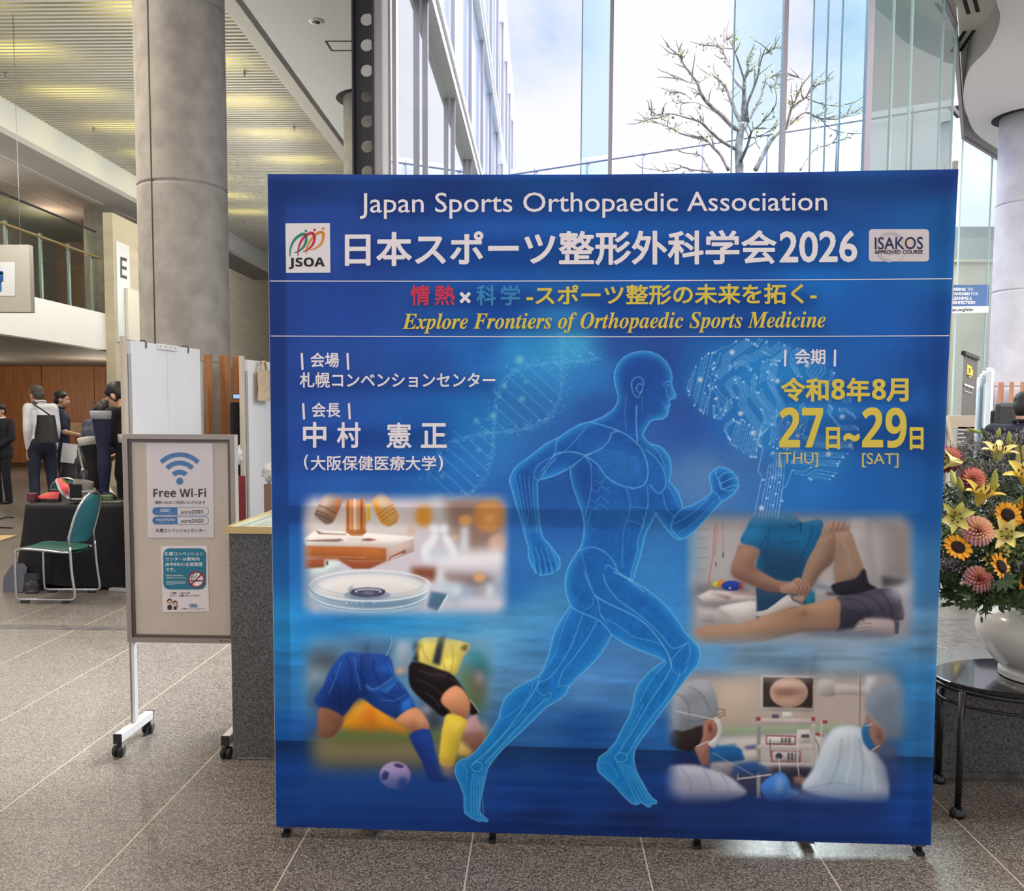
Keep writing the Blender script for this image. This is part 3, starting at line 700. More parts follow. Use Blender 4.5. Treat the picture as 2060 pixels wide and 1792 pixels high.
def put(cov, w, col, al=1.0):
    a, b, c, d = w; m = cov * al
    if RELIEF and np.ndim(col) == 1 and min(cov.shape) > 14:      # drawn modelling of the printed photographs
        s_ = int(np.clip(min(cov.shape) * .16, 2, 11)); b_ = blur(cov, s_); g_ = b_ - np.roll(np.roll(b_, s_, 0), s_ // 2, 1)
        col = np.asarray(col, np.float32) * (1 + RELIEF * g_)[..., None]
    if CLIP is not None: m = m * CLIP[a:b, c:d]
    m = m[..., None]; ART[a:b, c:d] = ART[a:b, c:d] * (1 - m) + np.asarray(col, np.float32) * m
def pg(pts, col, al=1.0, soft=.8, sm=0): 
    if sm: pts = spl(pts, sm)
    put(*cover(pts, soft), col, al)
def st(pts, wd, col, al=1.0, soft=.6, sm=0):
    if sm: pts = spl(pts, sm, False)
    P = np.array(pts, float); a, b, c, d = win(P[:, 0].min(), P[:, 1].min(), P[:, 0].max(), P[:, 1].max(), wd + 3 * soft + 3)
    D = np.full((b - a, d - c), 1e9, np.float32)
    for (x1, y1), (x2, y2) in zip(P, P[1:]):
        a2, b2, c2, d2 = win(min(x1, x2), min(y1, y2), max(x1, x2), max(y1, y2), wd + 2 * soft + 2)
        X = _gx[a2:b2, c2:d2]; Y = _gy[a2:b2, c2:d2]; L = (x2 - x1) ** 2 + (y2 - y1) ** 2 + 1e-9
        t = np.clip(((X - x1) * (x2 - x1) + (Y - y1) * (y2 - y1)) / L, 0, 1)
        dd = np.hypot(X - x1 - t * (x2 - x1), Y - y1 - t * (y2 - y1)); s = D[a2 - a:b2 - a, c2 - c:d2 - c]; np.minimum(s, dd, out=s)
    put(np.clip((wd / 2 + soft - D) / (2 * soft), 0, 1), (a, b, c, d), col, al)
def el(x, y, rx, ry, col, al=1.0, soft=.8, rot=0, n=36):
    t = np.linspace(0, 2 * np.pi, n, endpoint=False); c, s = math.cos(R(rot)), math.sin(R(rot))
    pg(np.stack([x + rx * np.cos(t) * c - ry * np.sin(t) * s, y + rx * np.cos(t) * s + ry * np.sin(t) * c], 1), col, al, soft)
def elring(x, y, rx, ry, wd, col, al=1.0, soft=.6, a0=0, a1=360):
    t = np.radians(np.linspace(a0, a1, 48)); st(np.stack([x + rx * np.cos(t), y + ry * np.sin(t)], 1), wd, col, al, soft)
def xf(ox, oy, s): return lambda pts: [(ox + x / s, oy + y / s) for x, y in pts]

# --- blue ground with its light and dark clouds
CPS = [(545,350,33,60,124),(900,350,34,64,132),(1250,350,34,66,136),(1600,350,33,66,138),(1925,345,33,62,130),
 (545,480,36,62,130),(690,490,37,66,138),(1000,440,32,76,150),(1200,460,26,84,160),(1500,430,30,78,150),(1700,400,34,76,146),(1900,450,32,92,160),
 (1000,540,28,78,156),(1300,540,26,88,168),(1650,540,28,98,176),(1880,540,32,100,174),
 (560,620,36,62,132),(700,620,33,62,136),(1000,620,26,68,146),(1250,640,26,70,146),(1500,620,26,76,152),(1750,640,30,86,164),(1895,640,30,78,154),
 (560,760,36,64,136),(700,740,38,70,142),(850,720,36,74,150),(960,690,34,92,166),(1050,700,44,132,192),(1150,694,60,156,202),(1180,760,40,104,176),(1250,690,40,78,152),(1330,700,40,74,146),(1420,720,34,92,164),(1550,760,36,112,182),(1700,740,34,90,166),(1880,720,30,74,148),
 (560,900,35,66,142),(700,900,34,70,146),(850,860,30,84,160),(960,850,32,106,178),(1080,850,38,86,158),(1200,830,40,80,152),(1380,850,42,76,146),(1480,860,36,90,164),(1600,860,38,116,186),(1750,860,32,98,172),(1880,880,30,78,150),
 (560,1010,33,74,150),(700,970,36,88,164),(900,960,36,100,176),(1050,960,40,92,164),(1180,1000,36,84,158),(1420,960,78,118,170),(1500,930,58,104,168),(1600,960,36,102,172),(1750,1000,30,92,166),(1880,1000,30,92,166),
 (560,1130,34,96,168),(1030,1180,40,104,176),(1110,1000,34,84,156),(1340,1180,50,120,184),(1420,1120,44,110,176),(1880,1150,60,124,180),
 (560,1260,40,132,192),(640,1270,34,120,186),(780,1260,44,136,196),(900,1270,60,146,198),(1000,1280,84,150,192),(1080,1240,70,140,190),(1150,1290,56,120,182),(1350,1230,52,122,186),(1420,1300,84,138,180),(1520,1320,110,140,164),(1880,1280,92,140,180),(1700,1320,120,146,166),
 (560,1380,40,110,170),(640,1380,50,118,170),(1040,1380,78,130,176),(1180,1380,70,122,176),(1260,1340,66,120,178),(1320,1400,70,124,176),(1880,1380,48,120,178),
 (560,1470,26,84,158),(1060,1470,40,92,154),(1180,1470,26,78,148),(1320,1470,34,92,160),(1880,1500,42,110,172),
 (560,1560,22,72,150),(700,1580,26,76,150),(1000,1600,22,62,136),(1150,1580,22,66,146),(1320,1600,24,58,128),(1500,1640,26,46,92),(1700,1640,24,48,104),(1880,1600,22,72,150),
 (560,1640,24,70,146),(700,1640,24,62,136),(900,1640,24,52,118),(1100,1650,22,44,98),(1300,1650,26,38,80),(1500,1680,22,46,104),(1870,1680,24,58,130),(1000,1690,20,40,94),(600,1690,22,44,100),(1250,1690,20,42,98)]
_q = 10; _lx = _gx[::_q, ::_q]; _ly = _gy[::_q, ::_q]; _wS = np.zeros(_lx.shape); _cS = np.zeros(_lx.shape + (3,))
for x, y, r_, g_, b_ in CPS:
    w_ = 1.0 / (((_lx - x) ** 2 + (1.25 * (_ly - y)) ** 2) + 900) ** 1.7
    _wS += w_; _cS += w_[..., None] * np.array((r_, g_, b_), float)
_lo = (_cS / _wS[..., None]).astype(np.float32)
def upsample(a):
    iy = np.clip((np.arange(CH)) / _q, 0, a.shape[0] - 1.001); ix = np.clip((np.arange(CW)) / _q, 0, a.shape[1] - 1.001)
    y0 = iy.astype(int); x0 = ix.astype(int); fy = (iy - y0)[:, None, None]; fx = (ix - x0)[None, :, None]
    return (a[y0][:, x0] * (1 - fy) * (1 - fx) + a[y0 + 1][:, x0] * fy * (1 - fx) + a[y0][:, x0 + 1] * (1 - fy) * fx + a[y0 + 1][:, x0 + 1] * fy * fx)
ART[:] = upsample(_lo)
_rs = np.random.RandomState(4)
def streak(h, w, amp):
    n = _rs.randn(CH // h + 2, CW // w + 2).astype(np.float32)
    iy = np.arange(CH) / h; ix = np.arange(CW) / w; y0 = iy.astype(int); x0 = ix.astype(int); fy = (iy - y0)[:, None]; fx = (ix - x0)[None]
    fy = fy * fy * (3 - 2 * fy); fx = fx * fx * (3 - 2 * fx)
    return amp * (n[y0][:, x0] * (1 - fy) * (1 - fx) + n[y0 + 1][:, x0] * fy * (1 - fx) + n[y0][:, x0 + 1] * (1 - fy) * fx + n[y0 + 1][:, x0 + 1] * fy * fx)
_k = np.clip((_gy - 1150) / 150, 0, 1)
ART *= 1 + ((streak(26, 90, .07) + streak(9, 60, .045)) * _k)[..., None] + (streak(60, 160, .03) + streak(3, 12, .012))[..., None]
# light beam behind the helix
pg([(1230, 676), (1120, 676), (960, 860), (900, 960), (1010, 960), (1150, 820)], (60, 150, 205), .28, 26)
# sea below the horizon line
_hz = 1488 + (_gx - 560) * (1522 - 1488) / (1874 - 560)
_m = np.clip((_gy - _hz) / 2.0, 0, 1) * np.clip(1 - (_gy - _hz) / 60.0, 0, 1)
ART *= 1 - (.42 * _m)[..., None]
_m = np.clip((_gy - _hz) / 2.0, 0, 1)[..., None] * .25
ART = (ART * (1 - _m) + np.array((20, 48, 118), np.float32) * _m).astype(np.float32)
for y in (1552, 1578, 1612, 1640): st([(620, y), (1000, y + 8), (1500, y + 24), (1850, y + 34)], 6, (34, 100, 190), .22, 6)

# --- inset pictures: each is painted inside a soft-edged window
def window(x0, y0, x1, y1, f):
    m = np.clip((_gx - x0) / f, 0, 1) * np.clip((x1 - _gx) / f, 0, 1) * np.clip((_gy - y0) / f, 0, 1) * np.clip((y1 - _gy) / f, 0, 1)
    return (m * m * (3 - 2 * m)).astype(np.float32)
# microscope and dish
CLIP = window(598, 984, 1032, 1248, 34); T = xf(580, 960, 4.2917); al = 1
SMOOTH = 0
def P(col, pts, a=1.0, soft=.8, sm=0): pg(T(pts), col, a, soft, sm or (SMOOTH if len(pts) > 5 else 0))
def Ls(col, pts, w=2, a=1.0, soft=.6, sm=0): st(T(pts), w, col, a, soft, sm)
def E_(col, x, y, rx, ry, a=1.0, soft=.8, rot=0):
    (x0_, y0_), (x1_, y1_) = T([(x, y), (x + rx, y + ry)]); el(x0_, y0_, x1_ - x0_, y1_ - y0_, col, a, soft, rot)
P((196, 188, 196), [(60, 80), (2000, 80), (2000, 1260), (60, 1260)], 1, 4)
P((212, 202, 196), [(60, 300), (1100, 300), (1100, 520), (60, 520)], 1, 12)
P((120, 84, 66), [(1320, 140), (1900, 150), (1900, 640), (1560, 660), (1400, 480), (1320, 300)], .75, 14)
P((196, 130, 70), [(1080, 230), (1330, 230), (1330, 400), (1080, 420)], .3, 12); E_((212, 140, 40), 1180, 335, 78, 88, .95, 4)
E_((176, 120, 78), 1735, 335, 142, 132, 1, 3); E_((208, 146, 80), 1735, 335, 128, 118, .7, 6); E_((226, 164, 96), 1735, 350, 42, 36, .8, 3)
E_((216, 160, 92), 1530, 370, 62, 48, 1, 3); P((206, 212, 220), [(1490, 420), (1560, 420), (1560, 640), (1480, 650)], .85, 4)
E_((206, 170, 150), 1815, 570, 88, 84, .9, 4); E_((228, 180, 130), 1440, 520, 22, 20, .9, 3)
P((190, 198, 206), [(1240, 80), (1340, 80), (1350, 420), (1240, 420)], .8, 8)
E_((224, 224, 228), 1262, 440, 44, 46, 1, 3); E_((224, 224, 228), 1340, 440, 42, 46, 1, 3)
P((222, 222, 226), [(1240, 480), (1300, 500), (1260, 590), (1240, 640), (1250, 720), (1180, 740), (1145, 660), (1160, 590), (1220, 520)], 1, 3, 4)
P((222, 222, 226), [(1330, 490), (1380, 500), (1430, 570), (1455, 650), (1420, 710), (1370, 650), (1350, 580)], 1, 3, 4)
P((188, 196, 208), [(1235, 620), (1380, 600), (1420, 720), (1180, 740)], .9, 6)
P((226, 224, 228), [(1450, 660), (1780, 620), (1890, 640), (1880, 760), (1500, 770), (1200, 760), (1230, 720)], .9, 8)
P((206, 150, 96), [(1010, 490), (1080, 420), (1090, 480), (1030, 490)], .8, 4)
P((124, 70, 46), [(1060, 775), (1280, 780), (1290, 900), (1230, 905), (1060, 840)], 1, 5); P((104, 74, 66), [(1330, 830), (1700, 850), (1790, 880), (1680, 960), (1480, 900), (1340, 880)], .9, 8)
E_((220, 160, 100), 1650, 868, 56, 42, .95, 3); P((206, 214, 222), [(1290, 780), (1330, 780), (1345, 890), (1400, 920), (1260, 920)], .8, 4)
P((190, 202, 212), [(1240, 910), (1480, 920), (1490, 980), (1380, 1010), (1250, 980)], .9, 4); E_((230, 226, 220), 1452, 985, 40, 40, .9, 3)
P((28, 108, 160), [(1380, 1010), (1900, 880), (1900, 1040), (1400, 1080)], .5, 14); E_((206, 200, 200), 1720, 985, 90, 74, .5, 6); E_((160, 130, 120), 1650, 985, 40, 50, .6, 6); E_((226, 224, 226), 1738, 975, 22, 60, .7, 4)
P((222, 214, 220), [(1460, 1050), (1560, 1040), (1750, 1060), (1850, 1040), (1850, 1110), (1500, 1100)], .8, 7)
# microscope stage
RELIEF = .4
P((218, 208, 200), [(130, 530), (240, 455), (520, 470), (690, 480), (1080, 512), (1085, 540), (850, 612), (640, 606), (150, 590)], 1, 1)
P((176, 156, 146), [(850, 612), (1085, 530), (1085, 640), (850, 730)], 1, 1)
P((158, 88, 44), [(130, 590), (640, 600), (845, 612), (845, 725), (560, 720), (130, 690)], 1, 1.2); P((178, 104, 52), [(600, 610), (845, 622), (845, 720), (640, 700)], .6, 8)
P((140, 72, 44), [(130, 700), (430, 705), (560, 720), (845, 725), (700, 790), (560, 790), (440, 720), (300, 780), (130, 790)], 1, 1.5)
P((188, 204, 204), [(315, 712), (425, 708), (470, 760), (440, 810), (200, 850), (180, 790), (315, 780)], .9, 2); E_((60, 50, 50), 336, 740, 9, 20, .9, .5)
Ls((206, 150, 120), [(170, 680), (660, 692)], 1.4, .7)
P((128, 66, 44), [(875, 690), (1010, 622), (1012, 650), (875, 715)], .9, 1); P((226, 218, 210), [(885, 698), (985, 655), (985, 664), (885, 710)], .9, .6)
P((110, 78, 66), [(130, 545), (450, 530), (480, 545), (420, 556), (130, 552)], .8, 1); P((112, 76, 60), [(230, 455), (300, 480), (500, 490), (500, 498), (260, 490)], .8, 1)
P((120, 72, 54), [(640, 530), (700, 525), (768, 540), (700, 550), (630, 546)], .9, 1); P((206, 196, 190), [(500, 520), (640, 515), (650, 540), (520, 545)], .9, 1.5)
P((150, 116, 98), [(100, 430), (200, 430), (200, 460), (130, 490)], .5, 4)
# objectives
P((126, 96, 92), [(330, 120), (480, 112), (640, 110), (800, 118), (840, 140), (720, 190), (480, 190), (430, 180)], .75, 6)
P((168, 130, 104), [(335, 120), (395, 130), (475, 190), (395, 375), (370, 400), (320, 405), (225, 320), (260, 240), (300, 170)], 1, 1)
P((206, 190, 184), [(320, 150), (380, 160), (320, 300), (250, 275), (275, 220)], .8, 4); P((190, 106, 58), [(420, 180), (470, 200), (400, 360), (385, 350)], .8, 2); P((98, 86, 88), [(228, 300), (370, 350), (380, 380), (330, 405), (240, 350)], .5, 2)
for a_ in (0, 46, 70): Ls((70, 56, 60), [(262 - a_ * .45, 240 + a_), (330 - a_ * .4, 265 + a_), (405 - a_ * .45, 310 + a_)], 1.5, .85)
P((196, 128, 72), [(495, 190), (650, 190), (672, 330), (668, 480), (640, 505), (540, 505), (500, 470), (496, 330)], 1, 1)
for x_, c_, w_ in ((515, (170, 92, 44), 4), (536, (214, 164, 124), 3), (575, (226, 204, 190), 7), (605, (214, 170, 134), 3), (632, (162, 80, 36), 4), (655, (206, 140, 90), 3)): Ls(c_, [(x_, 195), (x_ + 2, 450)], w_, .85, 1)
for y_ in (458, 476): Ls((150, 78, 34), [(500, y_), (668, y_)], 2, .9)
P((226, 176, 60), [(672, 235), (705, 230), (708, 360), (672, 400)], .9, 1)
P((214, 160, 92), [(715, 200), (800, 120), (870, 180), (958, 330), (940, 390), (870, 430), (810, 400), (770, 330)], 1, 1); P((208, 188, 180), [(760, 150), (820, 150), (900, 250), (850, 260), (790, 280)], .8, 4); P((214, 140, 40), [(720, 210), (760, 220), (860, 400), (830, 415), (770, 330)], .9, 3)
for a_ in (0, 30, 60): Ls((160, 96, 40), [(770 + a_ * .5, 325 + a_), (840 + a_ * .5, 270 + a_), (905 + a_ * .5, 235 + a_)], 1.6, .7)
# dish
RELIEF = .25
E_((168, 190, 200), 700, 1000, 522, 172, .55, 2); E_((214, 206, 200), 710, 960, 470, 128, .85, 6); P((60, 108, 140), [(200, 1040), (520, 1080), (900, 1080), (1200, 1030), (1150, 1110), (800, 1160), (400, 1140), (220, 1100)], .55, 7)
P((36, 70, 120), [(480, 1050), (860, 1060), (1100, 1060), (1040, 1100), (700, 1120), (520, 1095)], .6, 7)
elring(580 + 708 / 4.2917, 960 + 935 / 4.2917, 121, 31, 3, (206, 222, 228), .9); elring(580 + 708 / 4.2917, 960 + 950 / 4.2917, 121, 33, 2, (96, 140, 160), .8, a0=0, a1=180)
elring(580 + 700 / 4.2917, 960 + 985 / 4.2917, 120, 36, 2.4, (216, 228, 232), .8, a0=0, a1=180); elring(580 + 700 / 4.2917, 960 + 1030 / 4.2917, 118, 31, 2, (190, 212, 222), .7, a0=0, a1=180); elring(580 + 705 / 4.2917, 960 + 922 / 4.2917, 108, 22, 1.5, (150, 182, 192), .8)
elring(580 + 700 / 4.2917, 960 + 1000 / 4.2917, 122, 42, 2, (140, 180, 206), .6, a0=0, a1=180)
E_((128, 140, 160), 680, 1015, 200, 42, .95, 1); E_((74, 80, 104), 680, 1000, 150, 36, 1, 1); E_((52, 52, 78), 690, 985, 150, 34, 1, .8); E_((206, 200, 204), 690, 985, 118, 24, 1, .8); E_((62, 64, 90), 690, 990, 104, 20, 1, .8); E_((150, 152, 170), 690, 998, 60, 10, .8, 2)
P((80, 104, 124), [(520, 960), (560, 930), (560, 980), (520, 1000)], .6, 2)
for x_ in (505, 545, 590, 640, 740): E_((230, 232, 236), x_, 1085, 6, 6, .9, .5)
P((40, 80, 112), [(1220, 980), (1380, 1010), (1290, 1160), (1200, 1120)], .8, 2); Ls((206, 220, 228), [(1376, 1020), (1295, 1160)], 4, .8); E_((220, 218, 214), 1200, 960, 30, 90, .6, 4)
P((58, 84, 116), [(100, 790), (200, 800), (190, 1140), (110, 1160)], .5, 10)
RELIEF = 0
# footballers
SMOOTH = 3; RELIEF = .55; CLIP = window(592, 1256, 1016, 1650, 46); T = xf(580, 1240, 4.0729)
P((120, 146, 166), [(60, 60), (1900, 60), (1900, 800), (60, 800)], .55, 20)
P((62, 66, 70), [(120, 290), (440, 260), (420, 420), (300, 480), (150, 460)], .9, 14); P((150, 156, 160), [(120, 440), (340, 420), (300, 560), (120, 600)], .7, 12); P((50, 56, 62), [(170, 560), (260, 560), (260, 800), (150, 760)], .7, 10)
P((34, 70, 142), [(0, 1160), (1900, 1160), (1900, 1800), (0, 1800)], .5, 16); P((110, 100, 66), [(180, 900), (1650, 900), (1650, 1200), (180, 1200)], 1, 18); P((88, 108, 52), [(380, 920), (1640, 935), (1640, 1040), (380, 1030)], .9, 10); P((126, 116, 82), [(200, 1050), (1500, 1050), (1400, 1240), (260, 1240)], .7, 12)
P((216, 140, 30), [(470, 770), (560, 690), (690, 690), (860, 830), (1000, 945), (840, 935), (700, 930), (430, 915)], 1, 5); P((196, 104, 30), [(620, 740), (700, 740), (720, 930), (640, 920)], .8, 7); P((222, 178, 80), [(500, 770), (600, 700), (600, 780)], .8, 6); P((190, 110, 30), [(830, 860), (960, 900), (940, 940), (830, 930)], .7, 5)
P((150, 160, 168), [(860, 200), (1010, 180), (1010, 420), (880, 420)], .8, 8); P((214, 150, 110), [(870, 430), (950, 415), (965, 460), (880, 475)], .9, 4)
P((84, 108, 50), [(1370, 430), (1480, 400), (1620, 560), (1600, 800), (1500, 800)], .9, 12); P((40, 110, 110), [(1460, 260), (1580, 290), (1680, 400), (1640, 520), (1500, 480)], .9, 10); P((100, 80, 80), [(1470, 420), (1590, 430), (1610, 640), (1540, 680)], .7, 9); P((180, 150, 150), [(1530, 460), (1600, 470), (1590, 560), (1560, 560)], .7, 6)
P((64, 60, 70), [(1090, 700), (1250, 740), (1260, 900), (1150, 940), (1090, 800)], .85, 7); P((190, 190, 196), [(1090, 740), (1170, 740), (1170, 790), (1100, 790)], .7, 5)
P((170, 130, 130), [(1420, 860), (1540, 790), (1620, 1000), (1500, 1110), (1430, 1000)], .95, 2); P((196, 170, 180), [(1560, 850), (1640, 900), (1620, 1000)], .7, 6)
P((122, 82, 70), [(1430, 950), (1610, 950), (1580, 1100), (1500, 1110), (1430, 1010)], .9, 3); P((214, 178, 90), [(1400, 1000), (1510, 1110), (1480, 1150), (1380, 1130)], .8, 3)
# player in blue
P((64, 98, 132), [(470, 190), (600, 120), (850, 150), (860, 270), (820, 330), (560, 310)], .8, 8)
P((26, 60, 132), [(460, 300), (600, 300), (820, 320), (870, 470), (960, 590), (1040, 740), (990, 800), (890, 840), (700, 740), (580, 665), (440, 825), (340, 790), (215, 700), (290, 560), (340, 440)], 1, 1.2)
P((18, 34, 86), [(330, 560), (580, 560), (700, 640), (580, 665), (440, 825), (340, 790), (280, 690)], .8, 10); P((34, 92, 180), [(680, 430), (820, 380), (880, 480), (800, 470), (700, 440)], .7, 5); P((44, 110, 196), [(640, 560), (760, 600), (880, 500), (900, 520), (800, 620), (660, 600)], .7, 3); P((40, 104, 190), [(930, 700), (1000, 650), (1040, 740), (960, 800), (925, 770)], .9, 3); P((60, 80, 130), [(470, 310), (820, 340), (700, 380), (500, 380)], .6, 10)
Ls((120, 160, 210), [(630, 570), (700, 600), (860, 500)], 1.5, .6, 1); Ls((20, 40, 100), [(560, 420), (640, 560), (900, 700)], 3, .5, 2); Ls((160, 190, 220), [(800, 320), (850, 220), (846, 160)], 1.6, .6)
for q_ in ([(480, 330), (520, 470), (500, 640)], [(600, 330), (600, 480), (640, 620)], [(360, 480), (420, 620), (430, 760)], [(700, 360), (700, 430), (760, 560)]): Ls((14, 30, 84), q_, 4, .45, 2.5, 4)
for q_ in ([(430, 380), (380, 520), (330, 640)], [(540, 340), (560, 460), (590, 600)], [(820, 360), (850, 450), (940, 590)], [(640, 560), (690, 596), (780, 570), (860, 490)], [(800, 620), (870, 560), (900, 590)], [(760, 680), (860, 690), (960, 640)]): Ls((70, 128, 206), q_, 2.6, .5, 1.4, 4)
P((128, 86, 62), [(265, 740), (450, 825), (400, 950), (330, 995), (230, 975), (240, 850)], 1, 1.2); P((96, 62, 48), [(300, 770), (450, 830), (420, 880), (280, 820)], .6, 6)
P((40, 76, 150), [(0, 800), (240, 850), (235, 960), (180, 985), (0, 960)], .8, 8)
P((190, 130, 92), [(880, 840), (1040, 740), (1140, 850), (1150, 930), (1060, 960), (1000, 950), (960, 890)], 1, 1.2); P((120, 76, 56), [(980, 880), (1060, 900), (1070, 960), (1000, 950)], .8, 5); P((214, 160, 120), [(1050, 790), (1130, 850), (1100, 900), (1060, 850)], .7, 5)
P((26, 50, 120), [(1000, 960), (1150, 925), (1200, 1100), (1260, 1290), (1310, 1340), (1160, 1350), (1100, 1200), (1020, 1050)], 1, 1.2); P((40, 88, 180), [(1080, 960), (1150, 940), (1210, 1120), (1270, 1300), (1180, 1200)], .6, 8)
# player in yellow
P((206, 188, 92), [(1060, 210), (1180, 170), (1480, 220), (1430, 340), (1360, 490), (1230, 450), (1060, 380)], 1, 1.5); P((226, 206, 90), [(1250, 350), (1400, 330), (1350, 480), (1240, 430)], .8, 6); P((40, 46, 56), [(1230, 170), (1290, 150), (1240, 400), (1180, 380)], 1, 2); P((120, 120, 90), [(1060, 200), (1200, 140), (1480, 200), (1400, 260)], .5, 10)
P((46, 50, 50), [(1405, 260), (1440, 225), (1485, 235), (1450, 290)], .7, 2); P((30, 34, 40), [(1015, 360), (1060, 260), (1070, 380)], .9, 2); P((34, 34, 46), [(1020, 220), (1090, 200), (1080, 260), (1030, 300)], .7, 4)
P((26, 20, 22), [(1010, 370), (1230, 430), (1360, 490), (1500, 700), (1555, 785), (1490, 800), (1420, 720), (1280, 820), (1180, 750), (1050, 640), (990, 540)], 1, 1.2); P((70, 58, 60), [(1100, 440), (1300, 480), (1280, 520), (1150, 480)], .6, 5)
Ls((210, 210, 214), [(1490, 680), (1560, 780)], 1.6, .8)
for q_ in ([(1080, 440), (1160, 470), (1300, 480)], [(1060, 520), (1160, 560), (1260, 640)], [(1120, 620), (1200, 680), (1240, 740)], [(1320, 500), (1400, 560), (1460, 660)]): Ls((76, 66, 68), q_, 3, .5, 1.6, 4)
for q_ in ([(1270, 260), (1260, 340), (1290, 440)], [(1340, 240), (1350, 340), (1330, 460)], [(1100, 240), (1110, 300), (1150, 360)]): Ls((150, 132, 50), q_, 3, .45, 1.6, 4)
P((196, 132, 94), [(1280, 620), (1370, 565), (1440, 610), (1490, 700), (1480, 800), (1430, 845), (1350, 820), (1320, 770), (1250, 700)], 1, 1.2); P((128, 78, 56), [(1320, 770), (1400, 780), (1480, 800), (1430, 845), (1340, 810)], .8, 6); P((214, 156, 116), [(1360, 600), (1430, 640), (1440, 700), (1380, 680)], .6, 6)
P((206, 176, 56), [(1310, 795), (1460, 850), (1420, 980), (1380, 1130), (1340, 1230), (1240, 1200), (1250, 1000), (1270, 880)], 1, 1.2); P((228, 200, 76), [(1330, 830), (1450, 860), (1400, 1000), (1340, 1000)], .6, 6); P((166, 130, 100), [(1240, 1180), (1350, 1200), (1360, 1320), (1280, 1310)], .7, 6)
# ball
E_((166, 142, 190), 875, 1300, 128, 112, .85, 1.5); E_((60, 56, 96), 905, 1222, 42, 16, .95, 1, 12); P((40, 46, 92), [(760, 1300), (790, 1262), (828, 1280), (815, 1330), (770, 1345)], .9, 1.2); P((44, 60, 124), [(890, 1350), (930, 1312), (975, 1330), (970, 1400), (900, 1400)], .8, 2)
CLIP = None; SMOOTH = 0; RELIEF = 0
pg(T([(150, 1440), (1400, 1440), (1400, 1720), (150, 1720)]), (24, 58, 128), .5, 26)
pg(T([(200, 1340), (1350, 1350), (1350, 1500), (200, 1500)]), (26, 68, 140), .5, 12)
Tt = T
# therapist bending a knee
SMOOTH = 3; RELIEF = .5; CLIP = window(1372, 1020, 1850, 1310, 40); T = xf(1360, 1000, 3.8148)
P((186, 180, 180), [(40, 40), (1900, 40), (1900, 700), (40, 700)], 1, 8); P((166, 160, 160), [(40, 600), (1900, 600), (1900, 1300), (40, 1300)], 1, 14)
P((110, 160, 196), [(40, 160), (170, 160), (170, 700), (40, 700)], .7, 14)
for y_ in (250, 320, 395, 470, 560): Ls((140, 136, 140), [(150, y_), (240, y_ - 8)], 2, .6)
P((150, 144, 142), [(1440, 160), (1480, 160), (1560, 690), (1440, 680)], .5, 4); P((206, 198, 196), [(1460, 160), (1480, 380), (1340, 360), (1330, 160)], .5, 4); P((138, 128, 126), [(1590, 180), (1850, 220), (1830, 640), (1580, 600)], .7, 8)
P((60, 56, 60), [(1575, 600), (1790, 640), (1700, 690), (1580, 690)], .9, 4)
Ls((200, 110, 100), [(300, 200), (285, 440), (245, 690)], 2.4, .8); Ls((190, 110, 100), [(318, 200), (302, 450)], 1.6, .7); Ls((190, 110, 110), [(358, 180), (362, 440)], 1.6, .8); Ls((60, 56, 60), [(362, 430), (362, 460)], 2.2, .9); Ls((60, 56, 60), [(306, 500), (306, 530)], 2, .9)
P((92, 86, 92), [(110, 680), (300, 670), (540, 690), (540, 750), (220, 760), (110, 740)], .6, 7)
E_((190, 190, 60), 308, 668, 26, 24, 1, 1); E_((214, 120, 60), 350, 665, 34, 28, 1, 1); E_((36, 62, 150), 425, 680, 76, 40, 1, 1); E_((160, 60, 80), 500, 680, 18, 36, .8, 2); E_((226, 226, 230), 413, 697, 9, 9, .8, .6)
P((196, 188, 186), [(160, 760), (260, 710), (620, 740), (615, 800), (240, 830)], 1, 1.5); P((150, 110, 110), [(250, 730), (430, 760), (400, 790), (380, 780)], .8, 2); P((160, 116, 116), [(390, 720), (620, 730), (615, 760), (440, 745)], .8, 2)
P((120, 116, 120), [(160, 800), (620, 790), (615, 830), (240, 850)], .6, 4); P((206, 198, 194), [(320, 850), (440, 815), (620, 800), (620, 930), (480, 970), (400, 900)], 1, 1.5); P((176, 170, 170), [(150, 840), (330, 860), (470, 965), (180, 990)], .9, 3); P((150, 144, 146), [(180, 900), (290, 900), (290, 960), (180, 960)], .5, 1)
P((176, 170, 168), [(1060, 660), (1230, 650), (1230, 760), (1060, 770)], .9, 3); P((90, 110, 130), [(1060, 650), (1220, 690), (1230, 720), (1060, 700)], .7, 3); P((40, 38, 44), [(1150, 730), (1260, 730), (1250, 755), (1160, 750)], .8, 2)
P((36, 64, 96), [(615, 690), (1010, 700), (1060, 740), (1060, 830), (620, 940)], 1, 1.5); P((26, 118, 150), [(985, 760), (1060, 700), (1065, 830), (990, 830)], .9, 3)
P((32, 108, 160), [(590, 150), (680, 130), (900, 130), (960, 190), (1110, 170), (1120, 270), (1020, 480), (960, 640), (900, 650), (640, 620), (615, 520), (640, 400), (495, 350), (540, 240)], 1, 1.2)
P((34, 62, 92), [(640, 360), (960, 420), (1000, 520), (960, 640), (900, 650), (640, 620), (620, 500)], .75, 10); P((48, 134, 186), [(580, 180), (700, 160), (660, 380), (520, 330)], .5, 8); Ls((24, 50, 90), [(957, 190), (957, 270)], 1.8, .8); P((150, 116, 104), [(890, 130), (950, 130), (945, 185)], .7, 2)
Ls((26, 74, 120), [(690, 300), (640, 400)], 2.5, .7, 1)
P((150, 112, 96), [(490, 360), (640, 405), (600, 500), (640, 560), (820, 650), (980, 640), (1020, 700), (990, 760), (900, 740), (820, 730), (700, 720), (520, 650), (430, 600), (425, 520), (460, 430)], 1, 1.2)
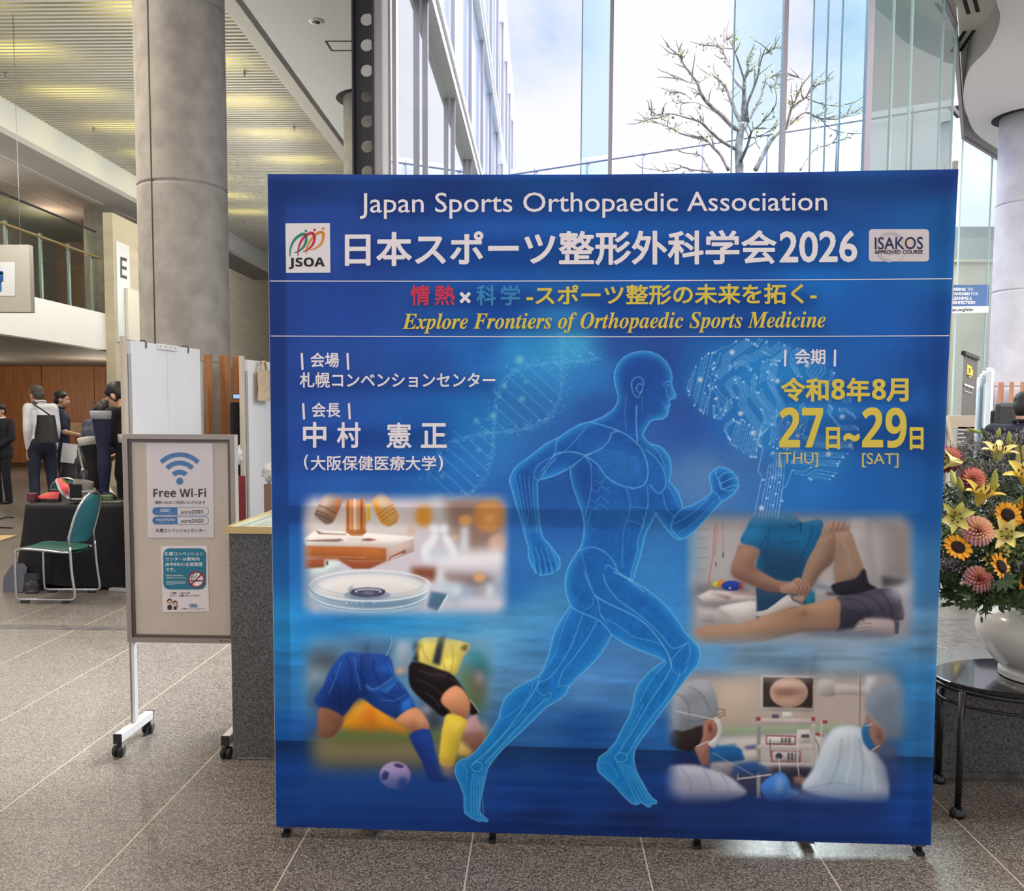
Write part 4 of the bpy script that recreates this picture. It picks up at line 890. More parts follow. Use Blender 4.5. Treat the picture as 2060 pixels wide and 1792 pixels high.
P((104, 74, 66), [(430, 560), (560, 640), (780, 690), (820, 730), (700, 720), (520, 655), (440, 610)], .7, 6); P((176, 136, 118), [(500, 380), (600, 400), (570, 480), (500, 480)], .5, 8)
P((164, 132, 112), [(1210, 250), (1330, 250), (1390, 400), (1440, 550), (1380, 620), (1230, 670), (1210, 480)], 1, 1.2); P((128, 100, 84), [(1215, 300), (1260, 340), (1270, 640), (1230, 665)], .7, 8)
P((146, 116, 98), [(1130, 270), (1215, 250), (1212, 480), (1110, 580), (1020, 740), (970, 790), (960, 640), (1010, 480), (1070, 380)], 1, 1.2); P((112, 86, 74), [(1212, 380), (1200, 490), (1110, 585), (1020, 740), (1060, 600)], .7, 5)
P((172, 140, 122), [(1140, 220), (1200, 180), (1320, 210), (1320, 250), (1200, 270), (1120, 265)], 1, 2)
for x_ in (1190, 1230, 1270): Ls((100, 74, 66), [(x_ + 25, 190), (x_, 250)], 1.6, .7)
P((158, 122, 106), [(870, 660), (930, 615), (1000, 650), (1030, 700), (985, 765), (900, 740), (810, 735), (800, 680)], 1, 1)
for x_ in (930, 960, 990): Ls((96, 66, 60), [(x_ - 25, 640), (x_ + 20, 690), (x_, 745)], 1.5, .7)
P((186, 180, 174), [(600, 880), (700, 860), (860, 745), (900, 790), (980, 830), (880, 850), (700, 920), (620, 910)], 1, 1); Ls((110, 104, 104), [(865, 745), (900, 795), (980, 828)], 2, .9)
P((176, 140, 116), [(890, 755), (985, 760), (975, 820), (905, 785)], .9, 1.5)
P((36, 34, 44), [(1190, 680), (1260, 650), (1380, 620), (1445, 545), (1480, 660), (1540, 700), (1400, 770), (1240, 750)], 1, 1.2)
P((70, 66, 80), [(1230, 770), (1400, 740), (1540, 700), (1700, 720), (1740, 830), (1740, 940), (1500, 960), (1260, 900)], 1, 1.2); P((96, 90, 104), [(1400, 770), (1600, 750), (1700, 800), (1600, 860), (1420, 840)], .5, 8)
for a_ in (0, 20, 40): Ls((40, 38, 50), [(1700 + a_ * .4, 740 + a_), (1730 + a_ * .4, 940)], 1.5, .6)
P((46, 46, 58), [(1230, 880), (1520, 880), (1480, 960), (1420, 1000), (1220, 1030)], 1, 3)
P((160, 124, 100), [(170, 1000), (480, 970), (700, 900), (900, 845), (1100, 800), (1245, 780), (1260, 900), (1230, 1020), (1000, 1030), (850, 1060), (650, 1110), (350, 1130), (170, 1090)], 1, 1.5)
P((126, 92, 74), [(700, 900), (940, 860), (1060, 880), (1000, 930), (860, 920)], .6, 7); P((184, 150, 126), [(200, 1010), (600, 950), (800, 950), (500, 1030), (200, 1060)], .5, 10); P((116, 86, 74), [(700, 1080), (1000, 1020), (1230, 1020), (850, 1060)], .6, 5); E_((110, 66, 56), 985, 890, 26, 14, .6, 3)
P((186, 184, 192), [(1610, 720), (1820, 640), (1900, 660), (1900, 940), (1740, 940), (1740, 820)], .8, 8)
P((168, 150, 150), [(1365, 1010), (1430, 935), (1560, 930), (1680, 950), (1690, 1050), (1560, 1075), (1380, 1040)], .95, 2); P((190, 170, 168), [(1440, 940), (1600, 940), (1680, 960), (1540, 1000)], .5, 5); P((60, 66, 90), [(1675, 950), (1715, 955), (1705, 1050), (1680, 1050)], .9, 1.5)
for y_ in (970, 1000, 1025): Ls((110, 92, 96), [(1370, y_ + 6), (1500, y_ - 4)], 1.4, .6)
P((60, 70, 100), [(1000, 1030), (1240, 1020), (1700, 1060), (1400, 1085), (1000, 1060)], .6, 5); P((96, 148, 192), [(150, 1120), (900, 1080), (1800, 1090), (1800, 1300), (150, 1300)], .55, 12)
for q_ in ([(720, 240), (700, 360), (680, 480)], [(800, 330), (860, 350), (940, 340)], [(680, 560), (780, 540), (920, 560)], [(1050, 220), (1020, 340), (960, 460)], [(860, 200), (900, 230), (950, 200)]): Ls((22, 60, 96), q_, 3, .45, 1.8, 4)
for q_ in ([(1300, 780), (1420, 800), (1500, 900)], [(1400, 740), (1520, 780), (1600, 900)], [(1580, 730), (1640, 820), (1660, 920)], [(1280, 860), (1380, 880), (1440, 950)]): Ls((44, 42, 54), q_, 3, .5, 1.8, 4)
for q_ in ([(1280, 330), (1320, 440), (1350, 560)], [(1090, 340), (1140, 330), (1190, 300)]): Ls((186, 156, 134), q_, 5, .4, 3, 4)
_d = (CLIP * .13)[..., None]; ART *= (1 - _d)
# operating theatre
CLIP = window(1330, 1335, 1836, 1628, 46); T = xf(1300, 1300, 3.4333)
P((190, 172, 160), [(100, 60), (1750, 60), (1750, 620), (100, 620)], 1, 12); P((206, 186, 164), [(480, 250), (800, 250), (800, 550), (480, 550)], .7, 16)
P((142, 160, 128), [(500, 560), (1280, 540), (1480, 560), (1480, 600), (1240, 600), (500, 620)], .95, 3); P((190, 182, 176), [(480, 620), (1250, 600), (1250, 860), (480, 900)], 1, 5); P((60, 58, 84), [(440, 850), (1200, 830), (1200, 1040), (440, 1040)], .9, 10)
P((176, 170, 170), [(1100, 90), (1140, 90), (1140, 190), (1100, 190)], .5, 3); P((166, 174, 186), [(1240, 80), (1300, 80), (1310, 250), (1250, 250)], .7, 6)
P((176, 168, 164), [(1185, 235), (1280, 225), (1310, 240), (1310, 330), (1280, 345), (1190, 335)], 1, 1.5); P((188, 178, 172), [(1300, 255), (1540, 275), (1540, 330), (1300, 325)], .9, 2); Ls((120, 112, 110), [(1300, 328), (1530, 335)], 1.4, .7)
Ls((120, 112, 116), [(1478, 170), (1472, 560)], 3, .9); Ls((190, 186, 186), [(1470, 170), (1466, 560)], 2, .9)
P((206, 206, 216), [(1515, 200), (1590, 200), (1580, 260), (1540, 330), (1515, 340)], .85, 3)
P((190, 180, 172), [(790, 195), (1160, 205), (1165, 455), (785, 445)], 1, 1); P((62, 50, 48), [(808, 213), (1153, 218), (1148, 424), (806, 418)], 1, .8); E_((196, 160, 140), 985, 318, 132, 104, 1, 1); P((222, 196, 180), [(870, 260), (960, 225), (1100, 250), (1060, 290), (900, 290)], .7, 6); P((110, 66, 56), [(860, 290), (960, 290), (1110, 300), (1000, 350), (900, 340)], .75, 5); P((206, 160, 136), [(900, 350), (1060, 340), (1060, 410), (940, 415)], .6, 6)
P((206, 200, 196), [(942, 452), (1010, 455), (1012, 495), (940, 492)], 1, 1); P((60, 60, 80), [(870, 470), (915, 470), (915, 510), (870, 505)], .8, 1)
P((186, 172, 166), [(765, 495), (1170, 500), (1168, 540), (765, 535)], 1, 1); P((150, 50, 52), [(760, 488), (790, 488), (790, 515), (760, 515)], .9, 1); P((150, 50, 52), [(1140, 490), (1168, 490), (1168, 515), (1140, 515)], .9, 1); P((150, 40, 50), [(1210, 510), (1250, 512), (1248, 532), (1212, 530)], .9, 1); P((150, 40, 50), [(1150, 588), (1225, 610), (1220, 628), (1150, 606)], .9, 1)
P((150, 142, 142), [(762, 535), (790, 535), (790, 1050), (762, 1050)], 1, 1); P((186, 176, 170), [(1145, 535), (1170, 535), (1168, 800), (1140, 830)], 1, 1); P((200, 194, 190), [(1205, 510), (1220, 510), (1212, 690), (1200, 690)], .9, 1)
P((140, 52, 56), [(828, 612), (1035, 618), (1035, 682), (828, 678)], 1, .8); P((206, 198, 192), [(836, 620), (1028, 626), (1028, 674), (836, 670)], 1, .8)
for x_ in (930, 955, 980): P((90, 86, 90), [(x_, 632), (x_ + 18, 632), (x_ + 18, 668), (x_, 668)], .9, .6)
P((198, 192, 186), [(1040, 575), (1130, 570), (1140, 600), (1138, 670), (1040, 670)], 1, 1); P((70, 66, 74), [(1072, 608), (1126, 608), (1126, 630), (1072, 630)], .9, .6)
P((186, 176, 170), [(765, 680), (1160, 685), (1160, 715), (765, 708)], 1, 1); P((150, 70, 70), [(862, 718), (1068, 722), (1066, 802), (862, 800)], 1, .8); P((176, 170, 168), [(872, 724), (1060, 728), (1058, 795), (872, 792)], 1, .8); E_((60, 60, 64), 917, 757, 24, 22, 1, .6)
for x_ in (975, 1000, 1025): P((80, 78, 82), [(x_, 735), (x_ + 16, 735), (x_ + 16, 788), (x_, 788)], .9, .6)
P((186, 178, 174), [(770, 800), (1150, 805), (1150, 835), (770, 825)], 1, 1); P((40, 38, 48), [(860, 835), (1140, 835), (1130, 930), (900, 930)], .8, 4)
Ls((224, 222, 222), [(1050, 660), (1040, 760), (1055, 890)], 2, .9); Ls((224, 222, 222), [(915, 770), (925, 870)], 2, .8); Ls((30, 30, 34), [(855, 640), (858, 760)], 1.4, .9); Ls((50, 50, 56), [(1170, 640), (1195, 700), (1190, 800)], 1.6, .8)
P((32, 92, 150), [(440, 720), (520, 690), (640, 700), (680, 760), (660, 790), (440, 800)], 1, 1.5); P((40, 116, 176), [(460, 690), (620, 672), (620, 700), (480, 705)], .8, 2); P((200, 186, 176), [(660, 720), (765, 720), (765, 780), (680, 780)], .9, 2); P((36, 50, 120), [(680, 690), (760, 680), (760, 705), (690, 710)], .8, 2)
P((150, 148, 154), [(440, 800), (560, 790), (580, 880), (440, 870)], .9, 2); Ls((210, 206, 206), [(632, 800), (632, 920)], 2, .9); P((34, 72, 130), [(600, 810), (760, 790), (850, 860), (760, 890), (600, 880)], .9, 3); Ls((190, 184, 184), [(460, 735), (740, 890)], 1.4, .8); Ls((206, 200, 196), [(640, 915), (860, 885)], 3, .9)
P((150, 110, 96), [(1010, 905), (1060, 890), (1120, 920), (1110, 955), (1030, 945)], .9, 2)
P((186, 196, 206), [(1300, 565), (1480, 560), (1560, 700), (1650, 820), (1680, 1000), (1640, 1080), (1400, 1060), (1080, 990), (1150, 850), (1220, 680)], 1, 2); P((160, 180, 200), [(1200, 780), (1400, 820), (1600, 960), (1560, 1060), (1200, 1000)], .6, 10); P((214, 218, 222), [(1300, 570), (1440, 570), (1400, 700), (1260, 760)], .5, 10); Ls((120, 146, 180), [(1110, 980), (1300, 940), (1440, 960)], 2, .6, 1)
P((60, 116, 196), [(790, 960), (920, 865), (985, 920), (1000, 980), (1060, 1010), (960, 1060), (850, 1070)], 1, 1.5); P((150, 180, 216), [(900, 900), (960, 900), (940, 1000), (900, 1030)], .7, 5); P((150, 160, 200), [(980, 1000), (1300, 1000), (1600, 1080), (1300, 1130), (1000, 1080)], .7, 8)
for q_ in ([(1300, 620), (1260, 760), (1180, 900)], [(1420, 600), (1420, 760), (1380, 940)], [(1500, 700), (1560, 840), (1580, 1000)]): Ls((222, 226, 232), q_, 5, .4, 3, 4)
for q_ in ([(1350, 640), (1330, 800), (1260, 960)], [(1470, 640), (1500, 820), (1480, 1000)]): Ls((120, 142, 170), q_, 4, .4, 3, 4)
# left surgeon
P((150, 156, 164), [(190, 340), (260, 260), (400, 230), (470, 300), (500, 440), (470, 490), (400, 540), (250, 580), (190, 570), (180, 480)], 1, 1.2); P((186, 188, 192), [(330, 260), (420, 240), (470, 340), (380, 330)], .6, 7); P((112, 118, 130), [(200, 440), (420, 500), (260, 570), (190, 560)], .5, 8); P((110, 112, 120), [(230, 340), (360, 310), (420, 360), (300, 390)], .4, 8)
P((46, 38, 36), [(190, 580), (260, 585), (400, 545), (390, 640), (330, 720), (220, 710), (150, 660)], 1, 1.5); P((168, 116, 96), [(400, 520), (460, 500), (490, 540), (480, 620), (440, 660), (370, 690), (390, 620)], 1, 1.2); P((150, 96, 80), [(415, 530), (455, 515), (460, 590), (430, 610)], .9, 1.2); P((120, 60, 52), [(428, 545), (450, 540), (448, 585), (432, 590)], .8, 1.5)
P((158, 110, 94), [(330, 700), (430, 650), (440, 760), (430, 830), (380, 820)], 1, 1.2); Ls((206, 200, 200), [(200, 445), (330, 475), (470, 505)], 2.6, .95); P((206, 204, 206), [(465, 500), (500, 500), (525, 570), (500, 640), (470, 700), (425, 670), (480, 620), (495, 560)], 1, 1); Ls((206, 204, 206), [(350, 690), (430, 655)], 2.6, .95)
Ls((120, 70, 56), [(480, 480), (540, 450), (545, 475), (500, 490)], 1.6, .9); Ls((120, 70, 56), [(490, 430), (545, 440)], 1.6, .9)
P((34, 40, 90), [(180, 800), (220, 720), (300, 750), (380, 820), (300, 850)], 1, 2); P((190, 190, 206), [(120, 850), (300, 815), (420, 840), (560, 890), (650, 960), (690, 1020), (500, 1080), (120, 1080)], .95, 2); P((150, 156, 186), [(120, 940), (400, 960), (500, 1060), (120, 1080)], .6, 12); P((120, 150, 190), [(110, 430), (195, 440), (180, 600), (150, 660), (120, 560)], .5, 8)
for q_ in ([(220, 330), (280, 380), (300, 470)], [(300, 280), (380, 330), (440, 440)], [(250, 500), (330, 520), (420, 500)]): Ls((86, 90, 100), q_, 3, .4, 2, 4)
for q_ in ([(240, 840), (300, 920), (310, 1010)], [(400, 850), (440, 930), (460, 1020)], [(520, 890), (560, 950), (580, 1020)]): Ls((146, 148, 176), q_, 3.5, .5, 2, 4)
# right surgeon
P((120, 134, 150), [(1510, 420), (1560, 300), (1680, 230), (1800, 300), (1850, 480), (1800, 640), (1700, 620), (1600, 540)], .95, 4); P((96, 112, 130), [(1640, 420), (1800, 420), (1800, 620), (1700, 620)], .5, 12)
P((146, 110, 100), [(1520, 470), (1580, 530), (1650, 600), (1640, 680), (1580, 740), (1520, 640)], 1, 2); P((130, 82, 72), [(1580, 560), (1620, 560), (1630, 650), (1590, 640)], .8, 2); P((44, 100, 150), [(1488, 570), (1530, 530), (1545, 620), (1580, 690), (1550, 720), (1500, 660)], 1, 1.5); Ls((190, 196, 206), [(1515, 550), (1560, 535)], 2.4, .9); Ls((190, 196, 206), [(1560, 715), (1610, 685)], 2.4, .9)
P((80, 80, 100), [(1580, 740), (1680, 660), (1780, 740), (1700, 800), (1620, 800)], .8, 6); P((60, 70, 120), [(1600, 790), (1800, 780), (1800, 1000), (1680, 1000)], .7, 12)
_d = (CLIP * .12)[..., None]; ART *= (1 - _d); CLIP = None; RELIEF = 0; SMOOTH = 0
pg(T([(100, 1060), (1700, 1080), (1700, 1200), (100, 1180)]), (28, 42, 92), .6, 18)

# --- helix of light dots
hel = np.random.RandomState(3)
def helix(t):                                         # t 0..1 from lower left to upper right
    x = 880 + 290 * t; y = 985 - 300 * t; a = t * 6.6 + .6; amp = 52 + 12 * t
    return (x + amp * math.sin(a) * .72, y + amp * math.sin(a) * .66), (x - amp * math.sin(a) * .72, y - amp * math.sin(a) * .66)
HA = [helix(i / 60) for i in range(61)]
for s_ in (0, 1):
    st([h[s_] for h in HA], 2, (96, 176, 216), .35, 1); st([(h[s_][0] + 4, h[s_][1] + 3) for h in HA], 1.2, (110, 190, 226), .35, .7)
for i in range(2, 60, 3): st([HA[i][0], HA[i][1]], 2.2, (90, 170, 214), .4, 1)
for i in range(420):
    k = hel.randint(0, 61); q = HA[k][hel.randint(0, 2)]; f = hel.rand(); q2 = HA[k][0] if f > .75 else q
    x = q[0] + hel.randn() * 9; y = q[1] + hel.randn() * 9; el(x, y, .6 + hel.rand() * 1.1, .6 + hel.rand() * 1.1, (150, 205, 226), .35 + .3 * hel.rand(), .5, n=8)
for (x, y, r_) in ((1045, 724, 9), (1015, 776, 5), (1050, 802, 6), (992, 836, 7), (958, 846, 5), (980, 868, 4), (963, 905, 4), (1058, 768, 4), (889, 957, 4)): el(x, y, r_, r_, (120, 180, 190), .55, 2.5)

# --- circuit-board brain
T = xf(1360, 660, 3.8148); CB = (150, 200, 232)
BRN = spl(T([(80, 470), (100, 370), (190, 240), (250, 190), (360, 130), (460, 95), (580, 65), (720, 70), (860, 130), (950, 160), (1150, 250), (1210, 340), (1240, 450), (1330, 540), (1370, 660), (1370, 760), (1340, 900), (1310, 980), (1250, 1090), (1180, 1160), (1030, 1160), (900, 1090), (800, 1000), (620, 990), (520, 970), (430, 900), (400, 830), (360, 760), (330, 700), (180, 640), (110, 540)]), 3)
pg(BRN, (40, 128, 190), .35, 8)
cir = np.random.RandomState(8)
def inb(x, y):
    c = False
    for (x1, y1), (x2, y2) in zip(BRN, np.roll(BRN, -1, 0)):
        if (y1 > y) != (y2 > y) and x < x1 + (y - y1) / (y2 - y1) * (x2 - x1): c = not c
    return c
def bundle(pts, n, dx, dy, jit=22, wd=1.05, al=.62):
    """n parallel circuit tracks with a dot at the ends"""
    for k in range(n):
        q = [[x + dx * k, y + dy * k] for x, y in pts]
        for e, f in ((0, 1), (-1, -2)):
            d = np.array(q[e]) - np.array(q[f]); L = np.hypot(*d) + 1e-6; j = cir.uniform(-jit, jit * .4); q[e] = list(np.array(q[e]) + d / L * max(j, -.7 * L))
        q = T([tuple(p) for p in q]); st(q, wd, CB, al, .5)
        for e in (0, -1):
            if cir.rand() < .75: r_ = cir.choice([1.1, 1.4, 1.7, 2.2]); el(q[e][0], q[e][1], r_, r_, (196, 220, 238), .85, .5, n=10)
for a_, b_ in (((103, 388), (84, 462)), ((130, 322), (96, 484)), ((152, 294), (102, 514)), ((200, 232), (133, 540)), ((226, 212), (140, 596)), ((250, 192), (160, 570)), ((280, 190), (176, 622)), ((340, 195), (300, 300)), ((300, 396), (208, 655)), ((268, 420), (236, 668)), ((222, 498), (190, 636)), ((262, 470), (250, 440)), ((235, 530), (214, 640))): bundle([a_, b_], 1, 0, 0, 3)
bundle([(300, 186), (360, 146), (400, 142), (462, 102)], 1, 0, 0, 2); bundle([(268, 358), (348, 300), (366, 206), (470, 130), (552, 78)], 5, 13, 9, 20); bundle([(280, 320), (270, 290), (288, 268)], 2, 8, -6, 6); bundle([(436, 262), (520, 205), (556, 214), (640, 168), (690, 110)], 4, 10, 14, 18)
bundle([(408, 318), (450, 290), (500, 276), (548, 300), (572, 340)], 3, 2, -14, 14); bundle([(460, 368), (410, 390), (378, 440), (432, 530)], 4, 14, 5, 14); bundle([(296, 440), (396, 572), (380, 640)], 2, -16, 22, 14); bundle([(252, 372), (268, 388), (256, 440)], 1, 0, 0, 3)
bundle([(446, 404), (496, 466), (478, 590), (600, 760), (590, 860)], 5, 15, -2, 40); bundle([(586, 370), (566, 520), (690, 680), (676, 790), (620, 850), (616, 930)], 4, 13, -10, 40)
bundle([(430, 560), (424, 610), (340, 700)], 4, -12, -9, 16); bundle([(300, 540), (322, 580), (312, 600), (340, 626)], 2, 10, -8, 6); bundle([(288, 596), (286, 650), (292, 688)], 2, 10, 3, 6)
bundle([(440, 700), (386, 730), (366, 772), (404, 846)], 3, 8, 8, 8)
for k in range(12): bundle([(470 + k * 15, 680 + k * 9 + cir.uniform(-10, 40)), (412 + k * 18, min(880 + k * 12, 990))], 1, 0, 0, 4)
bundle([(668, 236), (640, 440)], 4, 20, -8, 40); bundle([(612, 488), (650, 560), (740, 650), (722, 760)], 4, 13, -6, 24); bundle([(724, 250), (700, 420), (780, 560), (770, 660)], 5, 13, 6, 40); bundle([(740, 400), (700, 330)], 2, 16, 5, 8)
bundle([(790, 110), (700, 190), (660, 176)], 3, 14, 12, 12); bundle([(830, 124), (812, 180), (740, 240)], 5, 12, 4, 14); bundle([(640, 76), (600, 130)], 2, 22, 8, 8)
bundle([(940, 152), (888, 180), (872, 270), (920, 360)], 4, 16, 8, 18); bundle([(1030, 210), (1040, 290), (1000, 330), (1040, 400)], 5, 26, 12, 24); bundle([(1198, 310), (1180, 400), (1170, 560)], 2, 16, 20, 20)
bundle([(760, 660), (720, 880)], 8, 15, 6, 70); bundle([(870, 680), (820, 900)], 7, 14, 12, 60); bundle([(960, 560), (930, 780)], 5, 16, 8, 60)
bundle([(1170, 584), (1160, 640), (1246, 748), (1370, 748)], 4, 10, 10, 10); bundle([(1250, 620), (1296, 616), (1366, 662)], 3, 4, 12, 8); bundle([(1270, 560), (1338, 572)], 4, 6, -16, 14)
bundle([(1040, 790), (1130, 836), (1356, 838)], 6, -3, 15, 30); bundle([(960, 800), (1060, 876), (1340, 884)], 4, 2, 12, 30); bundle([(880, 900), (1000, 950), (1310, 964)], 3, -8, 14, 20); bundle([(900, 1000), (1040, 1010), (1266, 1024)], 3, -6, 17, 20)
bundle([(896, 1090), (980, 1104), (1034, 1068)], 1, 0, 0, 3); bundle([(920, 1114), (1000, 1130), (1080, 1084), (1232, 1112)], 1, 0, 0, 3); bundle([(1018, 1152), (1070, 1114), (1206, 1134)], 1, 0, 0, 3); bundle([(1034, 1162), (1076, 1138), (1180, 1160)], 1, 0, 0, 3)
bundle([(726, 960), (770, 1030), (766, 1150)], 3, 18, -4, 20); bundle([(650, 620), (676, 700), (640, 790)], 2, 12, 4, 14)
for k in range(7):
    x = 1531 + k * 6.3; st([(x + 16 - k, 935 - k * 3), (x + 11 - k * .5, 962), (x - 4, 1040)], 1.2, CB, .75, .5)
    el(x + 5, 965 + (k * 37) % 60, 2, 2, (196, 220, 238), .9, .5, n=10)
st(T([(890, 1090), (850, 1200), (815, 1240), (780, 1460)]), 1.3, CB, .75, .5); st(T([(670, 910), (630, 1090), (660, 1145), (600, 1440)]), 1.3, CB, .75, .5)
for (x, y, r_) in ((185, 395, 5), (430, 185, 5), (778, 405, 4.5), (495, 655, 5), (587, 805, 4.5), (935, 825, 4), (1275, 680, 5), (1170, 965, 5), (1005, 285, 4.5), (655, 1380, 5), (740, 1145, 3)): el(1360 + x / 3.8148, 660 + y / 3.8148, r_, r_, (206, 206, 214), .8, 1.5)

# --- the running anatomical figure
T = xf(1000, 670, 3.381); T2 = xf(880, 1150, 3.381)
HEAD = T([(640, 600), (720, 570), (790, 520), (820, 470), (822, 420), (808, 370), (797, 310), (800, 260), (822, 210), (860, 165), (920, 135), (985, 122), (1045, 128), (1100, 150), (1150, 195), (1180, 250), (1192, 300), (1186, 338), (1194, 370), (1216, 420), (1210, 442), (1176, 450), (1170, 470), (1178, 490), (1169, 505), (1166, 525), (1158, 560), (1130, 583), (1065, 588), (1040, 602), (1010, 650), (990, 690)])
FRONT = T([(1010, 725), (1045, 755), (1100, 765), (1140, 795), (1175, 850), (1185, 920), (1180, 970), (1168, 1005), (1205, 1045), (1235, 1090), (1255, 1150), (1262, 1192), (1330, 1170), (1400, 1130), (1455, 1090), (1462, 1060), (1445, 1000), (1445, 960), (1475, 930), (1510, 908), (1550, 915), (1600, 940), (1635, 985), (1645, 1040), (1610, 1095), (1560, 1130), (1520, 1155), (1470, 1210), (1400, 1285), (1340, 1350), (1290, 1390), (1240, 1405), (1200, 1387), (1160, 1340), (1110, 1280), (1080, 1222), (1050, 1290), (1020, 1340), (1000, 1400), (985, 1470), (970, 1530), (945, 1600), (925, 1680)])
LEGS = T2([(1200, 0), (1320, 60), (1410, 110), (1500, 180), (1580, 260), (1640, 340), (1690, 420), (1730, 460), (1775, 510), (1788, 570), (1770, 640), (1720, 690), (1660, 770), (1600, 850), (1540, 930), (1470, 1030), (1400, 1120), (1345, 1200), (1335, 1270), (1345, 1330), (1370, 1390), (1400, 1440), (1430, 1500), (1460, 1540), (1490, 1556), (1488, 1580), (1468, 1576), (1450, 1588), (1448, 1600), (1425, 1596), (1390, 1570), (1350, 1585), (1320, 1575), (1270, 1530), (1210, 1460), (1140, 1400), (1095, 1360), (1085, 1310), (1100, 1260), (1150, 1225), (1210, 1160), (1260, 1060), (1305, 980), (1330, 910), (1340, 830), (1370, 760), (1430, 690), (1500, 635), (1550, 605), (1500, 580), (1430, 555), (1340, 520), (1260, 480), (1185, 430), (1160, 480), (1110, 560), (1040, 640), (960, 710), (895, 780), (880, 820), (830, 870), (740, 920), (680, 980), (600, 1060), (500, 1150), (440, 1210), (380, 1280), (340, 1340), (325, 1410), (310, 1480), (290, 1560), (285, 1630), (310, 1660), (345, 1688), (335, 1702), (310, 1692), (285, 1699), (230, 1675), (185, 1640), (182, 1600), (180, 1520), (160, 1460), (135, 1410), (118, 1360), (125, 1310), (160, 1275), (210, 1265), (260, 1220), (320, 1150), (380, 1060), (420, 990), (430, 930), (460, 860), (530, 790), (620, 745), (690, 710), (720, 660), (755, 570), (775, 490), (800, 400), (845, 320), (890, 250), (905, 230), (878, 160), (868, 90), (875, 20)])
BACK = T([(463, 1720), (465, 1650), (490, 1580), (530, 1510), (570, 1450), (590, 1380), (592, 1300), (580, 1220), (550, 1140), (520, 1060), (500, 980), (497, 920), (560, 865), (500, 912), (460, 935), (400, 965), (340, 985), (288, 996), (272, 1020), (276, 1100), (281, 1200), (290, 1310), (310, 1390), (350, 1430), (390, 1480), (425, 1530), (430, 1585), (412, 1610), (378, 1628), (340, 1642), (300, 1646), (268, 1635), (235, 1580), (213, 1520), (212, 1450), (195, 1400), (170, 1300), (140, 1200), (105, 1080), (85, 1010), (88, 980), (110, 930), (150, 890), (200, 855), (270, 800), (340, 745), (420, 710), (490, 660), (560, 620)])
OUT = np.array(HEAD + FRONT + LEGS + BACK)
cov, w_ = cover(OUT, .7, 12); a, b, c, d = w_
yy = _gy[a:b, c:d]; xx = _gx[a:b, c:d]
def lerp3(t, A, B): return np.asarray(A, np.float32) * (1 - t[..., None]) + np.asarray(B, np.float32) * t[..., None]
t1 = np.clip((yy - 700) / 500, 0, 1); t2 = np.clip((yy - 1200) / 330, 0, 1)
bodyc = lerp3(t1, (34, 74, 150), (28, 94, 168)); bodyc = bodyc * (1 - t2[..., None]) + np.array((20, 116, 190), np.float32) * t2[..., None]
bodyc *= (1 + streak(5, 5, .03)[a:b, c:d] + streak(22, 14, .025)[a:b, c:d])[..., None]
put(cov, w_, bodyc, .96)
edge = np.clip(cov - blur(cov, 9), 0, 1) * 1.7; put(np.clip(edge, 0, .8), w_, (44, 136, 204))
OC = (104, 182, 222)
st(np.vstack([OUT, OUT[:1]]), 1.7, OC, .85, .7)
def I(T_, pts, w_=1.5, a_=.7, c_=OC, s_=.8): st(T_(pts), w_, c_, a_, s_, 4)
# shaded masses, then the drawn muscle lines
for pts in ([(560, 700), (820, 760), (980, 850), (1020, 960), (960, 1040), (800, 1020), (640, 850)], [(1010, 800), (1120, 880), (1140, 1000), (1080, 1060), (1020, 960)], [(620, 1180), (1000, 1200), (980, 1300), (700, 1290)]): pg(T(pts), (46, 128, 196), .22, 12, 4)
pg(T([(880, 320), (1000, 330), (990, 560), (900, 640), (860, 500)]), (30, 56, 120), .4, 12, 4); pg(T([(500, 940), (640, 870), (650, 1200), (560, 1120)]), (26, 56, 122), .5, 10, 4); pg(T([(160, 940), (260, 960), (270, 1300), (180, 1260)]), (24, 58, 124), .4, 9, 4)
pg(T([(900, 200), (1120, 220), (1150, 330), (960, 320)]), (36, 66, 140), .5, 14, 4)
for pts in ([(915, 330), (940, 302), (975, 300), (995, 330), (990, 370), (975, 410), (955, 438), (930, 415), (916, 370), (915, 330)], [(945, 375), (965, 345), (985, 350)], [(950, 365), (950, 390), (975, 405), (985, 390)]): I(T, pts, 1.5, .75)
I(T, [(1130, 350), (1150, 330), (1185, 325)], 1.6, .6); I(T, [(1135, 365), (1160, 350), (1175, 360)], 1.4, .5); I(T, [(1150, 370), (1155, 420), (1170, 440)], 2, .4); I(T, [(1145, 500), (1170, 495)], 1.6, .6); I(T, [(1130, 470), (1145, 500), (1150, 530)], 1.4, .4)
I(T, [(950, 490), (945, 600), (955, 740)], 2, .8); I(T, [(985, 430), (990, 540)], 1.4, .4); I(T, [(880, 420), (870, 560), (880, 660)], 1.4, .4)
I(T, [(640, 605), (760, 640), (880, 690), (960, 760), (985, 790)], 1.8, .8); I(T, [(600, 830), (700, 790), (760, 730), (780, 680), (830, 665)], 1.8, .75); I(T, [(380, 830), (430, 812), (520, 808), (600, 830), (640, 820)], 1.8, .8)
I(T, [(610, 635), (540, 720), (460, 805)], 1.4, .6); I(T, [(415, 715), (400, 760), (388, 830), (300, 940)], 1.5, .7); I(T, [(300, 985), (340, 920), (400, 850)], 1.5, .7); I(T, [(440, 815), (300, 880), (250, 960), (275, 1000)], 1.5, .6)
I(T, [(600, 835), (680, 890), (740, 970), (830, 1030), (920, 1055)], 1.8, .8); I(T, [(985, 790), (1020, 880), (1025, 960), (1000, 1030), (920, 1058)], 1.8, .8); I(T, [(1010, 790), (1080, 850), (1140, 950), (1145, 1040), (1095, 1090), (1040, 1030)], 1.6, .75); I(T, [(1045, 755), (1110, 830), (1140, 920)], 1.5, .6)
